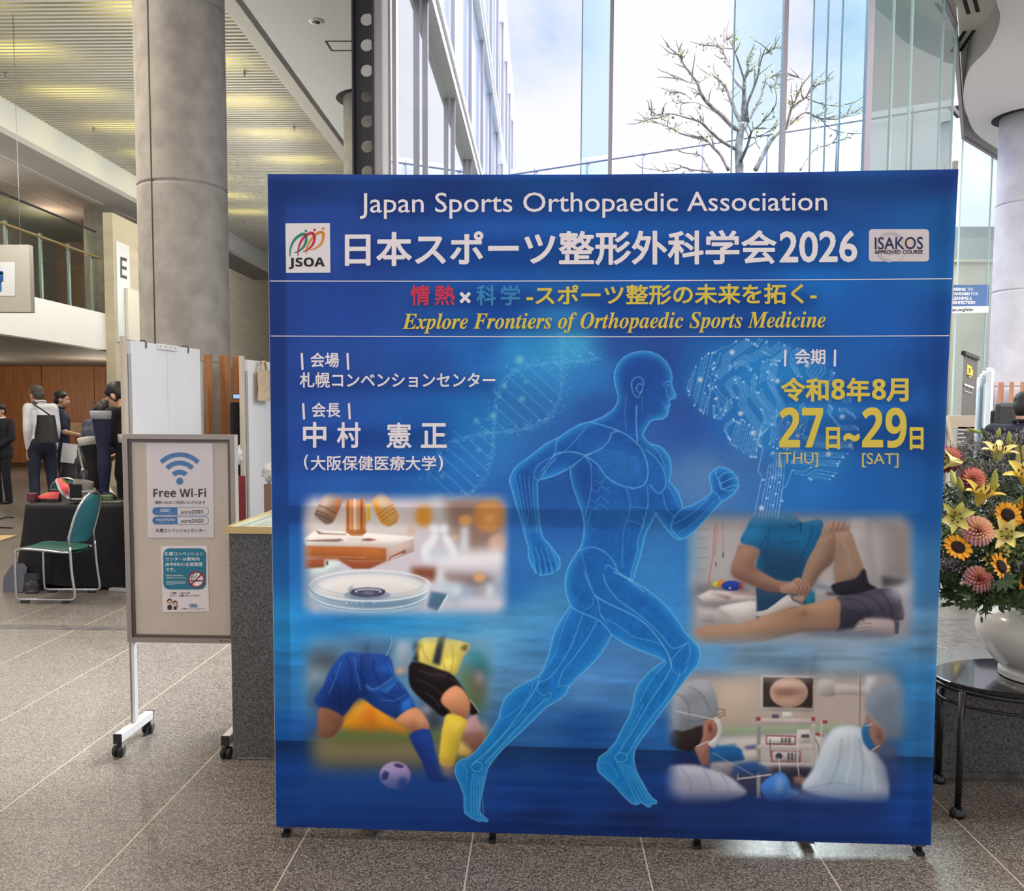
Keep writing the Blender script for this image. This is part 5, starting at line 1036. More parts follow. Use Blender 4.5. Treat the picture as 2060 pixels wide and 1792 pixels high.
for k in range(9): I(T, [(640 + k * 16, 830 + k * 17), (780 + k * 12, 800 + k * 22), (960 + k * 5, 850 + k * 20)], .9, .28, s_=.5)
I(T, [(640, 900), (640, 1060), (600, 1240)], 1.5, .6); I(T, [(560, 870), (600, 840), (640, 900)], 1.4, .7)
for (x, y) in ((690, 970), (660, 1030), (655, 1100), (650, 1150)): I(T, [(x - 20, y + 30), (x + 20, y + 50), (x + 50, y + 10), (x + 110, y + 60)], 1.4, .4)
I(T, [(1020, 1040), (1028, 1140), (1010, 1240), (980, 1330)], 1.6, .6); I(T, [(880, 1060), (905, 1160), (890, 1260), (860, 1350), (850, 1600)], 1.4, .5); I(T, [(905, 1180), (1010, 1190)], 1.4, .45); I(T, [(880, 1270), (985, 1300)], 1.4, .5); I(T, [(985, 1250), (1000, 1290), (960, 1400), (955, 1480), (920, 1600), (905, 1690)], 1.6, .65); I(T, [(640, 1210), (620, 1300), (670, 1340)], 1.4, .4)
I(T, [(560, 1480), (640, 1455), (720, 1480), (790, 1550), (820, 1620)], 1.8, .7); I(T, [(575, 1490), (600, 1600), (640, 1740)], 1.4, .5); I(T, [(735, 1600), (760, 1580), (860, 1650), (1000, 1760)], 1.8, .7)
for k in range(5): I(T, [(120 + k * 32, 960 + k * 4), (150 + k * 24, 1100), (200 + k * 18, 1360)], 1.2, .5)
for k in range(4): I(T, [(262 + k * 40, 1575 - k * 4), (278 + k * 40, 1610 - k * 4), (276 + k * 38, 1648 - k * 8)], 2.2, .8, (24, 60, 130))
for k in range(5): I(T, [(225 + k * 36, 1450 + k * 4), (250 + k * 36, 1540), (262 + k * 36, 1632 - k * 6)], 1.3, .6)
I(T, [(1130, 1090), (1150, 1190), (1205, 1250)], 1.4, .6); I(T, [(1262, 1192), (1205, 1250), (1185, 1330), (1240, 1390)], 1.6, .75); I(T, [(1200, 1300), (1320, 1230), (1440, 1120)], 1.3, .6); I(T, [(1230, 1360), (1340, 1290), (1480, 1140)], 1.3, .5); I(T, [(1160, 1030), (1210, 1120), (1240, 1190)], 1.3, .5)
for pts in ([(1485, 940), (1500, 985), (1545, 950), (1600, 945)], [(1500, 985), (1520, 1020), (1600, 985), (1635, 990)], [(1520, 1020), (1530, 1060), (1610, 1035), (1643, 1042)], [(1515, 990), (1515, 1040), (1560, 1072), (1615, 1062)], [(1462, 1075), (1500, 1100), (1525, 1150)]): I(T, pts, 1.6, .75)
G = T2
I(G, [(1000, 0), (1030, 80), (1070, 160), (1090, 190), (1110, 290), (1150, 350)], 1.6, .65); I(G, [(905, 232), (960, 270), (1080, 320), (1150, 380), (1185, 430)], 1.8, .8); I(G, [(1130, 20), (1150, 90), (1230, 190), (1340, 270), (1430, 340), (1530, 440), (1600, 520), (1690, 490)], 1.7, .7)
I(G, [(1070, 160), (1150, 210), (1280, 270), (1400, 340), (1500, 450), (1570, 560), (1590, 640)], 2, .8); I(G, [(1110, 300), (1250, 380), (1330, 440), (1450, 470), (1540, 500)], 1.4, .6); I(G, [(1590, 640), (1600, 590), (1680, 500), (1710, 490), (1720, 570), (1690, 620)], 1.5, .65); I(G, [(1590, 640), (1620, 690), (1670, 690), (1700, 640)], 1.5, .65); I(G, [(1060, 180), (1050, 230), (1000, 260)], 1.4, .5)
I(G, [(1560, 615), (1500, 680), (1440, 760), (1380, 880)], 1.4, .6); I(G, [(1590, 650), (1530, 760), (1440, 890), (1330, 1080), (1230, 1230)], 1.7, .75); I(G, [(1650, 700), (1560, 860), (1440, 1010), (1330, 1180), (1290, 1250)], 1.6, .65); I(G, [(1400, 900), (1330, 1040), (1250, 1190)], 1.3, .5)
I(G, [(910, 250), (870, 340), (830, 460), (800, 560), (710, 690)], 1.4, .5); I(G, [(990, 280), (950, 400), (900, 520), (830, 640), (760, 720), (690, 750)], 1.6, .65); I(G, [(1080, 340), (1030, 440), (930, 580), (850, 680), (820, 780)], 1.6, .65); I(G, [(820, 780), (895, 775)], 1.5, .6); I(G, [(690, 715), (680, 800), (720, 840), (770, 820), (770, 850), (740, 880)], 1.5, .65); I(G, [(690, 750), (640, 840), (560, 960), (470, 1080), (380, 1180), (240, 1310)], 1.8, .75); I(G, [(740, 860), (640, 960), (520, 1090), (400, 1220), (320, 1300)], 1.7, .7); I(G, [(600, 960), (430, 1130), (300, 1280)], 1.3, .5); I(G, [(650, 760), (600, 880), (440, 1000), (430, 930)], 1.4, .5)
elring(880 + 268 / 3.381, 1150 + 1325 / 3.381, 11, 10, 1.6, OC, .75); elring(880 + 1250 / 3.381, 1150 + 1262 / 3.381, 12, 9, 1.6, OC, .75)
for k in range(5): I(G, [(240 + k * 18, 1370 + k * 6), (230 + k * 18, 1480), (228 + k * 22, 1640 + k * 8)], 1.4, .65)
for k in range(5): I(G, [(1220 + k * 22, 1290 + k * 6), (1290 + k * 22, 1420), (1360 + k * 26, 1570 - k * 6)], 1.4, .65)
I(G, [(160, 1290), (200, 1350), (200, 1420)], 1.4, .5); I(G, [(1130, 1290), (1190, 1320), (1230, 1400)], 1.4, .5)
# --- shadows printed under the lettering and the two thin white rules are part of the print
for x0, y0, x1, y1 in ((722, 394, 1665, 440), (693, 480, 1725, 542), (826, 588, 1643, 622), (810, 640, 1660, 672), (603, 760, 996, 788), (609, 860, 900, 906), (611, 926, 892, 952), (1570, 770, 1830, 812), (1566, 836, 1860, 910)):
    pg([(x0, y0), (x1, y0), (x1, y1), (x0, y1)], (14, 30, 84), .3, 8)

# --- carry the canvas to the cloth: one colour per vertex of a fine grid, slightly rippled like stretched fabric
BW = float(np.linalg.norm(BB - BA)); ZB0, ZB1 = .040, 2.311
NU, NV = 860, 850
_u = np.linspace(0, 1, NU + 1); _v = np.linspace(0, 1, NV + 1); UU, VV = np.meshgrid(_u, _v)
bow = .010 * np.sin(np.pi * VV) * np.cos(np.pi * UU) - .006 * np.sin(np.pi * UU) * (VV > .9) * (VV - .9) * 10
XL = UU * BW - .009 * np.sin(np.pi * VV) * UU ** 8; ZL = ZB0 + (ZB1 - ZB0) * VV - .009 * np.sin(np.pi * UU) * VV ** 6
YL = .0015 * np.sin(UU * 23) * np.sin(VV * 5) 
RB = thing('exhibition_backdrop', 'big blue printed congress backdrop with a running anatomical figure and white and yellow lettering', 'backdrop', (BA[0], BA[1], 0), math.atan2(_bd[1], _bd[0]))
RBI = (Matrix.Translation(RB.location) @ RB.rotation_euler.to_matrix().to_4x4())
WP = np.stack([BA[0] + _bd[0] * XL - _bd[1] * YL, BA[1] + _bd[1] * XL + _bd[0] * YL, ZL], -1).reshape(-1, 3)
px = to_px(WP); ix = np.clip(px[:, 0] - CX0 - .5, 0, CW - 1.001); iy = np.clip(px[:, 1] - CY0 - .5, 0, CH - 1.001)
jx = ix.astype(int); jy = iy.astype(int); fx = (ix - jx)[:, None]; fy = (iy - jy)[:, None]
colr = ART[jy, jx] * (1 - fx) * (1 - fy) + ART[jy, jx + 1] * fx * (1 - fy) + ART[jy + 1, jx] * (1 - fx) * fy + ART[jy + 1, jx + 1] * fx * fy
_g = colr @ np.array((.3, .59, .11), np.float32); colr = colr * .96 + _g[:, None] * .04; colr = s2l(np.clip(colr, 0, 255)).astype(np.float32)
me = bpy.data.meshes.new('printed_cloth'); nvt = (NU + 1) * (NV + 1); nf = NU * NV
me.vertices.add(nvt); me.vertices.foreach_set('co', np.stack([XL, YL, ZL], -1).astype(np.float32).ravel())
_i = np.arange(nvt).reshape(NV + 1, NU + 1); qd = np.stack([_i[:-1, :-1], _i[:-1, 1:], _i[1:, 1:], _i[1:, :-1]], -1).reshape(-1)
me.loops.add(nf * 4); me.loops.foreach_set('vertex_index', qd.astype(np.int32))
me.polygons.add(nf); me.polygons.foreach_set('loop_start', np.arange(0, nf * 4, 4, dtype=np.int32)); me.polygons.foreach_set('loop_total', np.full(nf, 4, np.int32))
me.update(); me.polygons.foreach_set('use_smooth', np.ones(nf, bool))
ca = me.color_attributes.new('print', 'FLOAT_COLOR', 'POINT'); ca.data.foreach_set('color', np.concatenate([colr, np.ones((nvt, 1), np.float32)], 1).ravel())
def print_mat():
    m = bpy.data.materials.new('printed_fabric'); m.use_nodes = True; nt = m.node_tree; b = nt.nodes['Principled BSDF']; o = nt.nodes['Material Output']
    at_ = nt.nodes.new('ShaderNodeAttribute'); at_.attribute_name = 'print'
    gain = nt.nodes.new('ShaderNodeVectorMath'); gain.operation = 'SCALE'; gain.inputs['Scale'].default_value = PRINT_GAIN
    nt.links.new(at_.outputs['Color'], gain.inputs[0])
    nt.links.new(gain.outputs[0], b.inputs['Base Color']); b.inputs['Roughness'].default_value = .85; b.inputs['Specular IOR Level'].default_value = .15
    tr = nt.nodes.new('ShaderNodeBsdfTranslucent'); nt.links.new(gain.outputs[0], tr.inputs['Color'])
    mx = nt.nodes.new('ShaderNodeMixShader'); mx.inputs[0].default_value = .22; nt.links.new(b.outputs[0], mx.inputs[1]); nt.links.new(tr.outputs[0], mx.inputs[2]); nt.links.new(mx.outputs[0], o.inputs[0])
    return m
PRINT_GAIN = 1.32
me.materials.append(print_mat()); cloth = bpy.data.objects.new('printed_cloth', me); COL.objects.link(cloth); cloth.parent = RB
cloth['label'] = 'blue printed cloth with runner, helix, circuit brain and four inset pictures'
# frame behind the cloth
FR = mat('backdrop_frame', (96, 98, 104), .5, metal=.4)
t = MB()
for xa, xb in ((.012, .062), (BW - .062, BW - .012)): t.box((xa, .010, .03), (xb, .045, ZB1 - .012))
for za, zb in ((.05, .10), (1.155, 1.195), (ZB1 - .075, ZB1 - .014)): t.box((.062, .012, za), (BW - .062, .045, zb))
t.build('frame', FR, RB)
t = MB(); t.box((-.002, .003, ZB0), (-.0005, .05, ZB1 - .005)); t.box((BW - .0005, .004, ZB0), (BW + .001, .05, ZB1 - .02)) if False else None; t.build('side_hem', mat('hem_white', (214, 216, 220), .7), RB)
for x in (.03, .77, 1.49, BW - .03):
    t = MB(); t.box((x - .012, .0, 0), (x + .012, .05, .012)); t.tube([(x, .026, .012), (x, .026, .06)], .012, 8); t.build('foot', mat('black_plastic', (28, 28, 30), .5), RB)
for x in (.35, BW - .4):
    t = MB(); t.beam((x, .04, .03), (x, .42, .015), .035, .03); t.beam((x, .42, .03), (x, .05, .75), .02, .02); t.build('rear_support', FR, RB)

# lettering and emblems of the print
SH = Sheet(BP, BN, .0028, RBI.inverted())
wl = MB(); yl = MB(); SH2 = SH
for body, q, bo in (('Japan Sports Orthopaedic Association', (723.7, 388, 440.5, 1664, 384.5, 436), .004),
    ('日本スポーツ整形外科学会', (693.7, 466, 536, 1562.5, 462, 531.5), .024), ('2026', (1568, 465, 529, 1725, 463.5, 527.5), .02),
    ('会場', (624.6, 709, 739, 682, 709, 739), .018), ('札幌コンベンションセンター', (603, 748.8, 779.8, 996.4, 748.8, 779.8), .018),
    ('会長', (627, 809.6, 839.5, 685, 809.6, 839.5), .018), ('中', (609.4, 848.7, 900.5, 656.6, 848.7, 900.5), .022), ('村', (677.6, 849, 901, 725.5, 849, 901), .022),
    ('憲', (777, 849.5, 901.5, 828, 849.5, 901.5), .018), ('正', (846.7, 851, 901, 898.5, 851, 901), .022),
    ('(', (611.4, 914, 945, 620, 914, 945), .02), (')', (882, 916, 948, 891.5, 916, 948), .02), ('大阪保健医療大学', (625, 916, 946.5, 877.5, 916.5, 946.5), .016),
    ('会期', (1599, 702, 732.5, 1660.5, 702, 732.5), .018), ('×', (924.6, 587, 610, 947, 587, 610), .03)):
    SH.text(wl, body, q, bo)
for x, y0, y1, dx in ((607, 711, 742.5, 2), (699, 711, 742.5, 2), (610, 812, 842.5, 2), (702, 812, 842.5, 2), (1580, 704.5, 736, -1), (1680, 704.5, 736, -1)): SH.line(wl, [(x, y0), (x + dx * .8, y1)], 4.4)
SH.line(wl, [(543.5, 565.2), (900, 565.6), (1240, 564.8), (1600, 562.8), (1914.5, 560.6)], 1.7)
SH.line(wl, [(545.5, 675.8), (900, 677), (1240, 677.4), (1600, 676.6), (1909, 675.2)], 1.7)
WL = mat('print_white', (246, 241, 245), .8); YL_ = mat('print_yellow', (230, 208, 84), .8); RL = mat('print_red', (216, 56, 84), .8); CL = mat('print_cyan', (56, 142, 200), .8)
for body, q, bo in (('-スポーツ整形の未来を拓く-', (1059, 573.5, 614.4, 1643, 569, 611.4), .022), (BI('Explore Frontiers of Orthopaedic Sports Medicine'), (809.2, 630, 671, 1661, 625.4, 668), .004),
    ('令和', (1571, 759, 808, 1667, 760, 808), .032), (SANSB('8'), (1672.5, 762, 804, 1700, 762, 804), .01), ('年', (1703, 759.5, 808, 1750, 760, 808), .032), (SANSB('8'), (1754, 762, 804, 1782.5, 762, 804), .01), ('月', (1783, 761, 808, 1828, 761, 808), .032),
    (SANSB('27'), (1567.6, 819, 900, 1656, 819.5, 900), .006), ('日', (1661.5, 859, 904, 1689.8, 859, 904), .036), ('~', (1696.8, 871, 888, 1729.6, 871, 888), .045), (SANSB('29'), (1734, 819, 901, 1824, 819.5, 901), .006), ('日', (1830, 859, 905, 1858, 859.5, 905), .036)):
    SH.text(yl, body, q, bo)
wl.build('lettering_white', WL, RB); yl.build('lettering_yellow', YL_, RB)
t = MB(); SH.text(t, '[THU]', (1566.6, 910, 939, 1646, 910.5, 939.5), .006); SH.text(t, '[SAT]', (1734, 911, 940, 1807.7, 911.5, 940.5), .006); t.build('lettering_pale_yellow', mat('print_pale_yellow', (220, 200, 120), .8), RB)
t = MB(); SH.text(t, '情', (825.7, 573, 614.4, 865, 573, 614.4), .022); SH.text(t, '熱', (874.5, 573, 614, 915.3, 573, 614), .02); t.build('lettering_red', RL, RB)
t = MB(); SH.text(t, '科', (958, 573, 614.4, 997.5, 573, 614.4), .022); SH.text(t, '学', (1007, 573, 614.4, 1047, 573, 614.4), .022); t.build('lettering_blue', CL, RB)
# square society emblem
SHa = Sheet(BP, BN, .0038, RBI.inverted())
t = MB(); SH.poly(t, [(574.2, 449.2), (663.6, 448.6), (664.8, 548.4), (575.5, 548.8)]); lg = t.build('square_emblem', mat('emblem_white', (236, 234, 236), .8), RB); lg['label'] = 'white square emblem with three leaning figures'
BKL = mat('print_black', (34, 30, 36), .8)
t = MB(); SHa.text(t, SANSB('JSOA'), (581, 518.3, 541.2, 653.4, 517.6, 541), .012); t.build('lettering', BKL, lg).matrix_parent_inverse = Matrix()
Tj = xf(530, 330, 2.9014)
def sweep(t, pts, ws, sm=5):
    P_ = spl(pts, sm, False); W_ = np.interp(np.linspace(0, 1, len(P_)), np.linspace(0, 1, len(ws)), ws)
    d_ = np.gradient(P_, axis=0); d_ /= np.maximum(np.hypot(d_[:, 0], d_[:, 1]), 1e-6)[:, None]; n_ = np.stack([-d_[:, 1], d_[:, 0]], 1) * W_[:, None] / 2
    A_ = P_ + n_; B_ = P_ - n_
    for i in range(len(P_) - 1): SHa.poly(t, [A_[i], A_[i + 1], B_[i + 1], B_[i]])
for k, (c_, dx, dy) in enumerate((((40, 140, 116), 0, 0), ((206, 48, 84), 48, -6), ((226, 142, 46), 96, -12))):
    t = MB()
    if k < 2:
        sweep(t, Tj([(155 + dx * .95, 540 + dy * .5), (158 + dx, 490 + dy), (182 + dx, 440 + dy), (222 + dx, 410 + dy), (246 + dx, 410 + dy)]), (1.6, 3.6, 5, 6, 4.5)); sweep(t, Tj([(240 + dx, 408 + dy), (250 + dx, 440 + dy), (236 + dx, 480 + dy), (205 + dx, 508 + dy), (180 + dx, 518 + dy)]), (4.5, 5.6, 4.6, 3, 1))
    else:
        sweep(t, Tj([(248, 525), (256, 480), (285, 430), (320, 400), (345, 398)]), (1.4, 3, 4.4, 5.2, 4)); sweep(t, Tj([(335, 395), (350, 410), (338, 460), (305, 490), (272, 502)]), (4.5, 6, 4.4, 3, 1))
    x_, y_ = ((248, 391), (298, 384), (347, 376))[k]; SHa.disc(t, *Tj([(x_, y_)])[0], 2.7)
    t.build('emblem_figure', mat('emblem_%d' % k, c_, .8), lg)
# rounded approval badge
t = MB(); SH.rrect(t, 1748, 461, 1869, 526, 7); bd = t.build('approval_badge', mat('badge_grey', (222, 216, 220), .8), RB); bd['label'] = 'pale rounded badge with dark blue letters'
t = MB(); SHa.ring(t, 1792, 497, 25, 31, 90, 270, 24); SHa.ring(t, 1792, 497, 25, 31, 270, 330, 12); SHa.ring(t, 1798, 497, 12, 17, 100, 260, 20); t.build('globe', mat('badge_globe', (196, 192, 202), .8), bd)
t = MB(); SHa.disc(t, 1826, 488, 11); SHa.poly(t, [(1806, 525), (1818, 512), (1822, 512), (1812, 525)]); t.build('dot', mat('badge_peach', (226, 204, 190), .8), bd)
SHb = Sheet(BP, BN, .0048, RBI.inverted())
t = MB(); SHb.text(t, 'ISAKOS', (1760, 477, 501.6, 1857, 476, 501), .006); t.build('lettering', mat('badge_navy', (30, 40, 92), .8), bd)
t = MB(); SHb.text(t, 'APPROVED COURSE', (1759, 503.2, 511, 1856.5, 502.6, 510.4), .02); t.build('lettering', BKL, bd)
# ================================================================== people
CHROME = mat('chrome', (200, 200, 204), .18, metal=.95)
BLACKP = MATS['black_plastic']
def fused(shapes, vox, smooth=4):
    """one continuous skin over tapered limbs: ('c', a, b, ra, rb) and ('e', centre, radii, rotation)"""
    mb = MB()
    for s in shapes:
        if s[0] == 'c':
            a, b_, ra, rb = Vector(s[1]), Vector(s[2]), s[3], s[4]; d = b_ - a; L = d.length
            pts = []; rs = []
            if L < 1e-5: mb.ball(a, ra); continue
            u = d / L
            for k in range(5): t = math.pi / 2 * k / 4; pts.append(a - u * ra * math.cos(t)); rs.append(max(ra * math.sin(t), 1e-4))
            for k in range(5): t = math.pi / 2 * k / 4; pts.append(b_ + u * rb * math.sin(t)); rs.append(max(rb * math.cos(t), 1e-4))
            mb.tube(pts, rs, 14)
        else:
            mb.ball(Vector(s[1]), s[2], 18, 12, s[3] if len(s) > 3 else None)
    me = mb.mesh('tmp', []); ob = bpy.data.objects.new('tmp', me); COL.objects.link(ob)
    m = ob.modifiers.new('r', 'REMESH'); m.mode = 'VOXEL'; m.voxel_size = vox; m.use_smooth_shade = True
    if smooth: q = ob.modifiers.new('s', 'SMOOTH'); q.factor = .5; q.iterations = smooth
    dg = bpy.context.evaluated_depsgraph_get(); dg.update()
    out = bpy.data.meshes.new_from_object(ob.evaluated_get(dg)); bpy.data.objects.remove(ob); bpy.data.meshes.remove(me)
    out.polygons.foreach_set('use_smooth', np.ones(len(out.polygons), bool)); return out
SKIN = mat('skin', (206, 158, 128), .55, var=.06, scale=12); HAIR = mat('black_hair', (26, 23, 24), .5, var=.3, scale=60); HAIRG = mat('grey_brown_hair', (84, 74, 68), .55, var=.35, scale=70)
def hand(wr, d, palm, curl, sc=1.0, side=1):
    """palm and five fingers from the wrist wr along d; palm = palm normal; thumb towards side"""
    d = Vector(d).normalized(); pn = Vector(palm); pn = (pn - d * pn.dot(d)).normalized(); ac = d.cross(pn) * side
    o = [('c', Vector(wr), Vector(wr) + d * .03 * sc, .026 * sc, .028 * sc)]
    for k, (off, ln) in enumerate(((-.027, .070), (-.009, .080), (.009, .076), (.027, .060))):
        k0 = Vector(wr) + d * .085 * sc + ac * off * sc
        o.append(('c', Vector(wr) + d * .02 * sc + ac * off * .5 * sc, k0, .015 * sc, .0125 * sc))
        d1 = (d * math.cos(curl * .7) + pn * math.sin(curl * .7)); k1 = k0 + d1 * ln * .5 * sc; d2 = (d * math.cos(curl * 1.7) + pn * math.sin(curl * 1.7)); k2 = k1 + d2 * ln * .5 * sc
        o += [('c', k0, k1, .0105 * sc, .0098 * sc), ('c', k1, k2, .0098 * sc, .0085 * sc)]
    t0 = Vector(wr) + d * .03 * sc - ac * .022 * sc; t1 = t0 + (d * .6 - ac * .8 + pn * .3) * .035 * sc; t2 = t1 + (d * .85 - ac * .3 + pn * .4 * min(1, curl + .3)) * .034 * sc
    o += [('c', t0, t1, .014 * sc, .012 * sc), ('c', t1, t2, .011 * sc, .009 * sc)]
    return o
def person(loc, rz, H, J, label, top, trousers, hair, sleeves='long', collar=None, hairlen=0, wide=1.0, jacket=False, shoes=(24, 22, 22), hands=None, lean=None, skirt=False, group=None):
    """J: joint name -> (x right, y front, z) for a 1.75 m body; missing joints stand upright"""
    k = H / 1.75
    D = dict(pel=(0, 0, .96), waist=(0, .01, 1.1), chest=(0, .015, 1.32), neck=(0, -.01, 1.47), head=(0, .02, 1.62),
             shl=(-.185, -.01, 1.42), shr=(.185, -.01, 1.42), ell=(-.235, -.04, 1.14), elr=(.235, -.04, 1.14), wrl=(-.245, .04, .89), wrr=(.245, .04, .89),
             hpl=(-.09, 0, .92), hpr=(.09, 0, .92), knl=(-.1, .02, .5), knr=(.1, .02, .5), anl=(-.105, -.02, .085), anr=(.105, -.02, .085), face=(0, 1, -.05), hdl=(0, .1, -1), hdr=(0, .1, -1), pml=(1, 0, 0), pmr=(-1, 0, 0))
    D.update(J); V = {n: Vector(p) for n, p in D.items()}
    f = V['face'].normalized(); r = f.cross(Vector((0, 0, 1))).normalized(); u = r.cross(f)
    RM = Matrix((r, f, u)).transposed().to_4x4(); hc = V['head']
    def h(x, y, z): return hc + r * x + f * y + u * z
    sk = [('e', h(0, -.012, .035), (.076, .094, .09), RM), ('e', h(0, .03, -.03), (.06, .068, .085), RM), ('c', h(0, .055, -.088), h(0, .05, -.08), .026, .03),
          ('c', h(0, .092, .005), h(0, .112, -.028), .010, .014), ('c', h(-.02, .088, -.062), h(.02, .088, -.062), .009, .009), ('c', h(-.032, .082, .03), h(.032, .082, .03), .014, .014),
          ('e', h(-.078, -.005, -.012), (.012, .02, .034), RM), ('e', h(.078, -.005, -.012), (.012, .02, .034), RM),
          ('c', V['neck'] - Vector((0, 0, .03)), h(0, -.02, -.05), .058, .052),
          ('c', V['waist'], V['chest'], .085, .085), ('c', V['pel'], V['waist'], .09, .085), ('c', V['chest'], V['neck'] - Vector((0, 0, .06)), .08, .05), ('c', V['shl'] * .8 + V['chest'] * .2, V['shr'] * .8 + V['chest'] * .2, .04, .04)]
    for s in 'lr':
        sk += [('c', V['sh' + s], V['el' + s], .044, .038), ('c', V['el' + s], V['wr' + s], .037, .026)]
        sk += [('c', V['hp' + s], V['kn' + s], .06, .045), ('c', V['kn' + s], V['an' + s], .042, .034)]
        sd = 1 if s == 'l' else -1
        sk += hand(V['wr' + s], V['hd' + s], V['pm' + s], (hands or {}).get(s, .45), 1.05, sd)
    S = Matrix.Scale(k, 4)
    me = fused(sk, .0085, 2); me.transform(S); me.materials.append(SKIN)
    root = bpy.data.objects.new('person', me); COL.objects.link(root); root.location = loc; root.rotation_euler = (0, 0, rz); tag(root, label, 'person', group)
    def part(n, shp, vox, m, sm=5):
        q = fused(shp, vox, sm); q.transform(S); q.materials.append(m); o = bpy.data.objects.new(n, q); COL.objects.link(o); o.parent = root; return o
    w = wide; ch = V['chest']; wa = V['waist']; pe = V['pel']
    lo = pe + Vector((0, 0, -.10 if jacket else -.02))
    sx = Vector((1, 0, 0))
    tp = []
    for a, b_, ra, rb, wd in ((lo, wa, .128, .108, .06), (wa, ch, .11, .12, .07), (ch, V['neck'] + Vector((0, 0, -.08)), .122, .085, .06)):
        for e in (-1, 1): tp.append(('c', a + sx * e * wd * w, b_ + sx * e * wd * w, ra * (1.06 if jacket else 1), rb))
    tp.append(('c', V['shl'], V['shr'], .066, .066)); tp.append(('c', V['neck'] - Vector((0, .0, .05)), V['neck'] + Vector((0, -.006, .0)), .075, .062))
    for s in 'lr':
        e = V['el' + s]; q = V['wr' + s]
        if sleeves == 'long':
            q2 = e + (q - e) * .94; tp += [('c', V['sh' + s], e, .071, .056), ('c', e, q2, .056, .042)]
        else:
            e2 = V['sh' + s] + (e - V['sh' + s]) * .72; tp += [('c', V['sh' + s], e2, .07, .066)]
    part('jacket' if jacket else 'shirt', tp, .012, top)
    tr = [('c', pe + sx * -.07 * w + Vector((0, -.02, .0)), pe + sx * .07 * w + Vector((0, -.02, .0)), .122, .122), ('c', pe + sx * -.055 * w + Vector((0, 0, .02)), pe + sx * .055 * w + Vector((0, 0, .02)), .118, .118), ('c', pe + Vector((0, -.035, -.05)), pe + Vector((0, -.035, -.02)), .11, .11)]
    for s in 'lr': tr += [('c', V['hp' + s], V['kn' + s], .098, .07), ('c', V['kn' + s], V['an' + s] + Vector((0, 0, -.02)), .07, .062)]
    part('trousers', tr, .013, trousers)
    for s in 'lr':
        a = V['an' + s]; part('shoe', [('c', a + Vector((0, -.03, -.045)), a + Vector((0, .15, -.058)), .04, .032), ('c', a + Vector((0, -.02, -.02)), a + Vector((0, .0, .0)), .045, .05), ('c', a + Vector((-.01, .06, -.06)), a + Vector((.01, .13, -.06)), .04, .036)], .009, mat('shoe_leather', shoes, .3), 3)
    hs = [('e', h(0, -.022, .052), (.086, .100, .089), RM), ('e', h(0, -.052, .0), (.076, .068, .085), RM), ('c', h(-.045, .03, .072), h(.045, .03, .072), .03, .03)]
    if hairlen: hs += [('c', h(0, -.1, .02), h(0, -.13, -.06 - hairlen), .035, .022), ('c', h(-.066, .01, .0), h(-.066, .0, -.05), .022, .014), ('c', h(.066, .01, .0), h(.066, .0, -.05), .022, .014)]
    part('hair', hs, .009, hair, 3)
    if collar is not None:
        cb = MB(); c = V['neck'] + Vector((0, 0, .015)); ring = [c + Vector((.066 * math.cos(a), .062 * math.sin(a) + .004, .02 - .012 * math.sin(a))) for a in [2 * math.pi * i / 24 for i in range(24)]]
        cb.tube([p * k for p in ring], .014 * k, 8, closed=True); cb.build('collar', collar, root)
    root['_k'] = k; del root['_k']
    return root, V, k
WSH = mat('white_shirt', (226, 226, 232), .7, var=.06, scale=9, bump=.3, bscale=16); NAVYT = mat('navy_trousers', (34, 40, 62), .8, var=.15, scale=6, bump=.3, bscale=14); NAVYP = mat('navy_polo', (26, 34, 62), .75, var=.12, scale=8, bump=.3, bscale=16)
SUIT = mat('dark_suit', (24, 25, 33), .8, var=.1, scale=9, bump=.2, bscale=14); BLKC = mat('black_cloth', (20, 20, 23), .85, var=.15, scale=8, bump=.25, bscale=18)
def gnd(px, Y): return Vector((at(px, 900, Y).x, Y, 0))
# man in a white shirt, seen from behind
P2, V2, k2 = person(gnd(84, 13.2), R(42), 1.92, dict(neck=(0, .01, 1.49), shl=(-.15, -.01, 1.44), shr=(.15, -.01, 1.44), chest=(0, .015, 1.34), head=(-.03, .07, 1.61), face=(-.35, 1, -.3), ell=(-.185, -.07, 1.14), wrl=(-.16, .0, .89), elr=(.185, -.03, 1.15), wrr=(.17, .05, .88), knr=(.12, .04, .5), anr=(.16, .05, .085), pml=(.4, -.8, 0), pmr=(-.6, -.6, 0)),
    'person seen from behind in a white shirt and navy trousers with a black shoulder bag', WSH, NAVYT, HAIRG, collar=WSH, wide=.62)
BAGL = mat('black_bag_leather', (30, 30, 31), .5, var=.25, scale=12, bump=.4, bscale=12)
def bag(loc, rz, w, hgt, d, label, strap, m, name='shoulder_bag', cat='bag'):
    root = thing(name, label, cat, loc, rz)
    def f(u, v):
        a = 2 * math.pi * u; z = v * hgt; t = 1 - .30 * v; s = (1 - abs(2 * v - .15) ** 6 * .0)
        cx_, cy_ = math.cos(a), math.sin(a); p = 3.2
        rr = 1 / (abs(cx_) ** p + abs(cy_) ** p) ** (1 / p)
        return Vector((w / 2 * t * rr * cx_ * (1 + .03 * math.sin(9 * v + 3 * a)), d / 2 * (1 - .55 * v) * rr * cy_, z))
    t = MB(); t.grid(f, 28, 10); t.add([f(i / 28, 0) for i in range(28)], [tuple(range(28))]); t.build('body', m, root)
    t = MB(); t.tube(smooth_path(strap, 6), .013, 6); t.build('strap', m, root); return root
bag(at(94, 890, 12.93), R(10), .34, .40, .13, 'black leather bag hanging at the back of the white shirted person', [(.08, 0, .37), (.0, .04, .43), (-.10, .05, .50), (-.19, .07, .56), (-.215, .16, .59), (-.20, .27, .56)], BAGL)
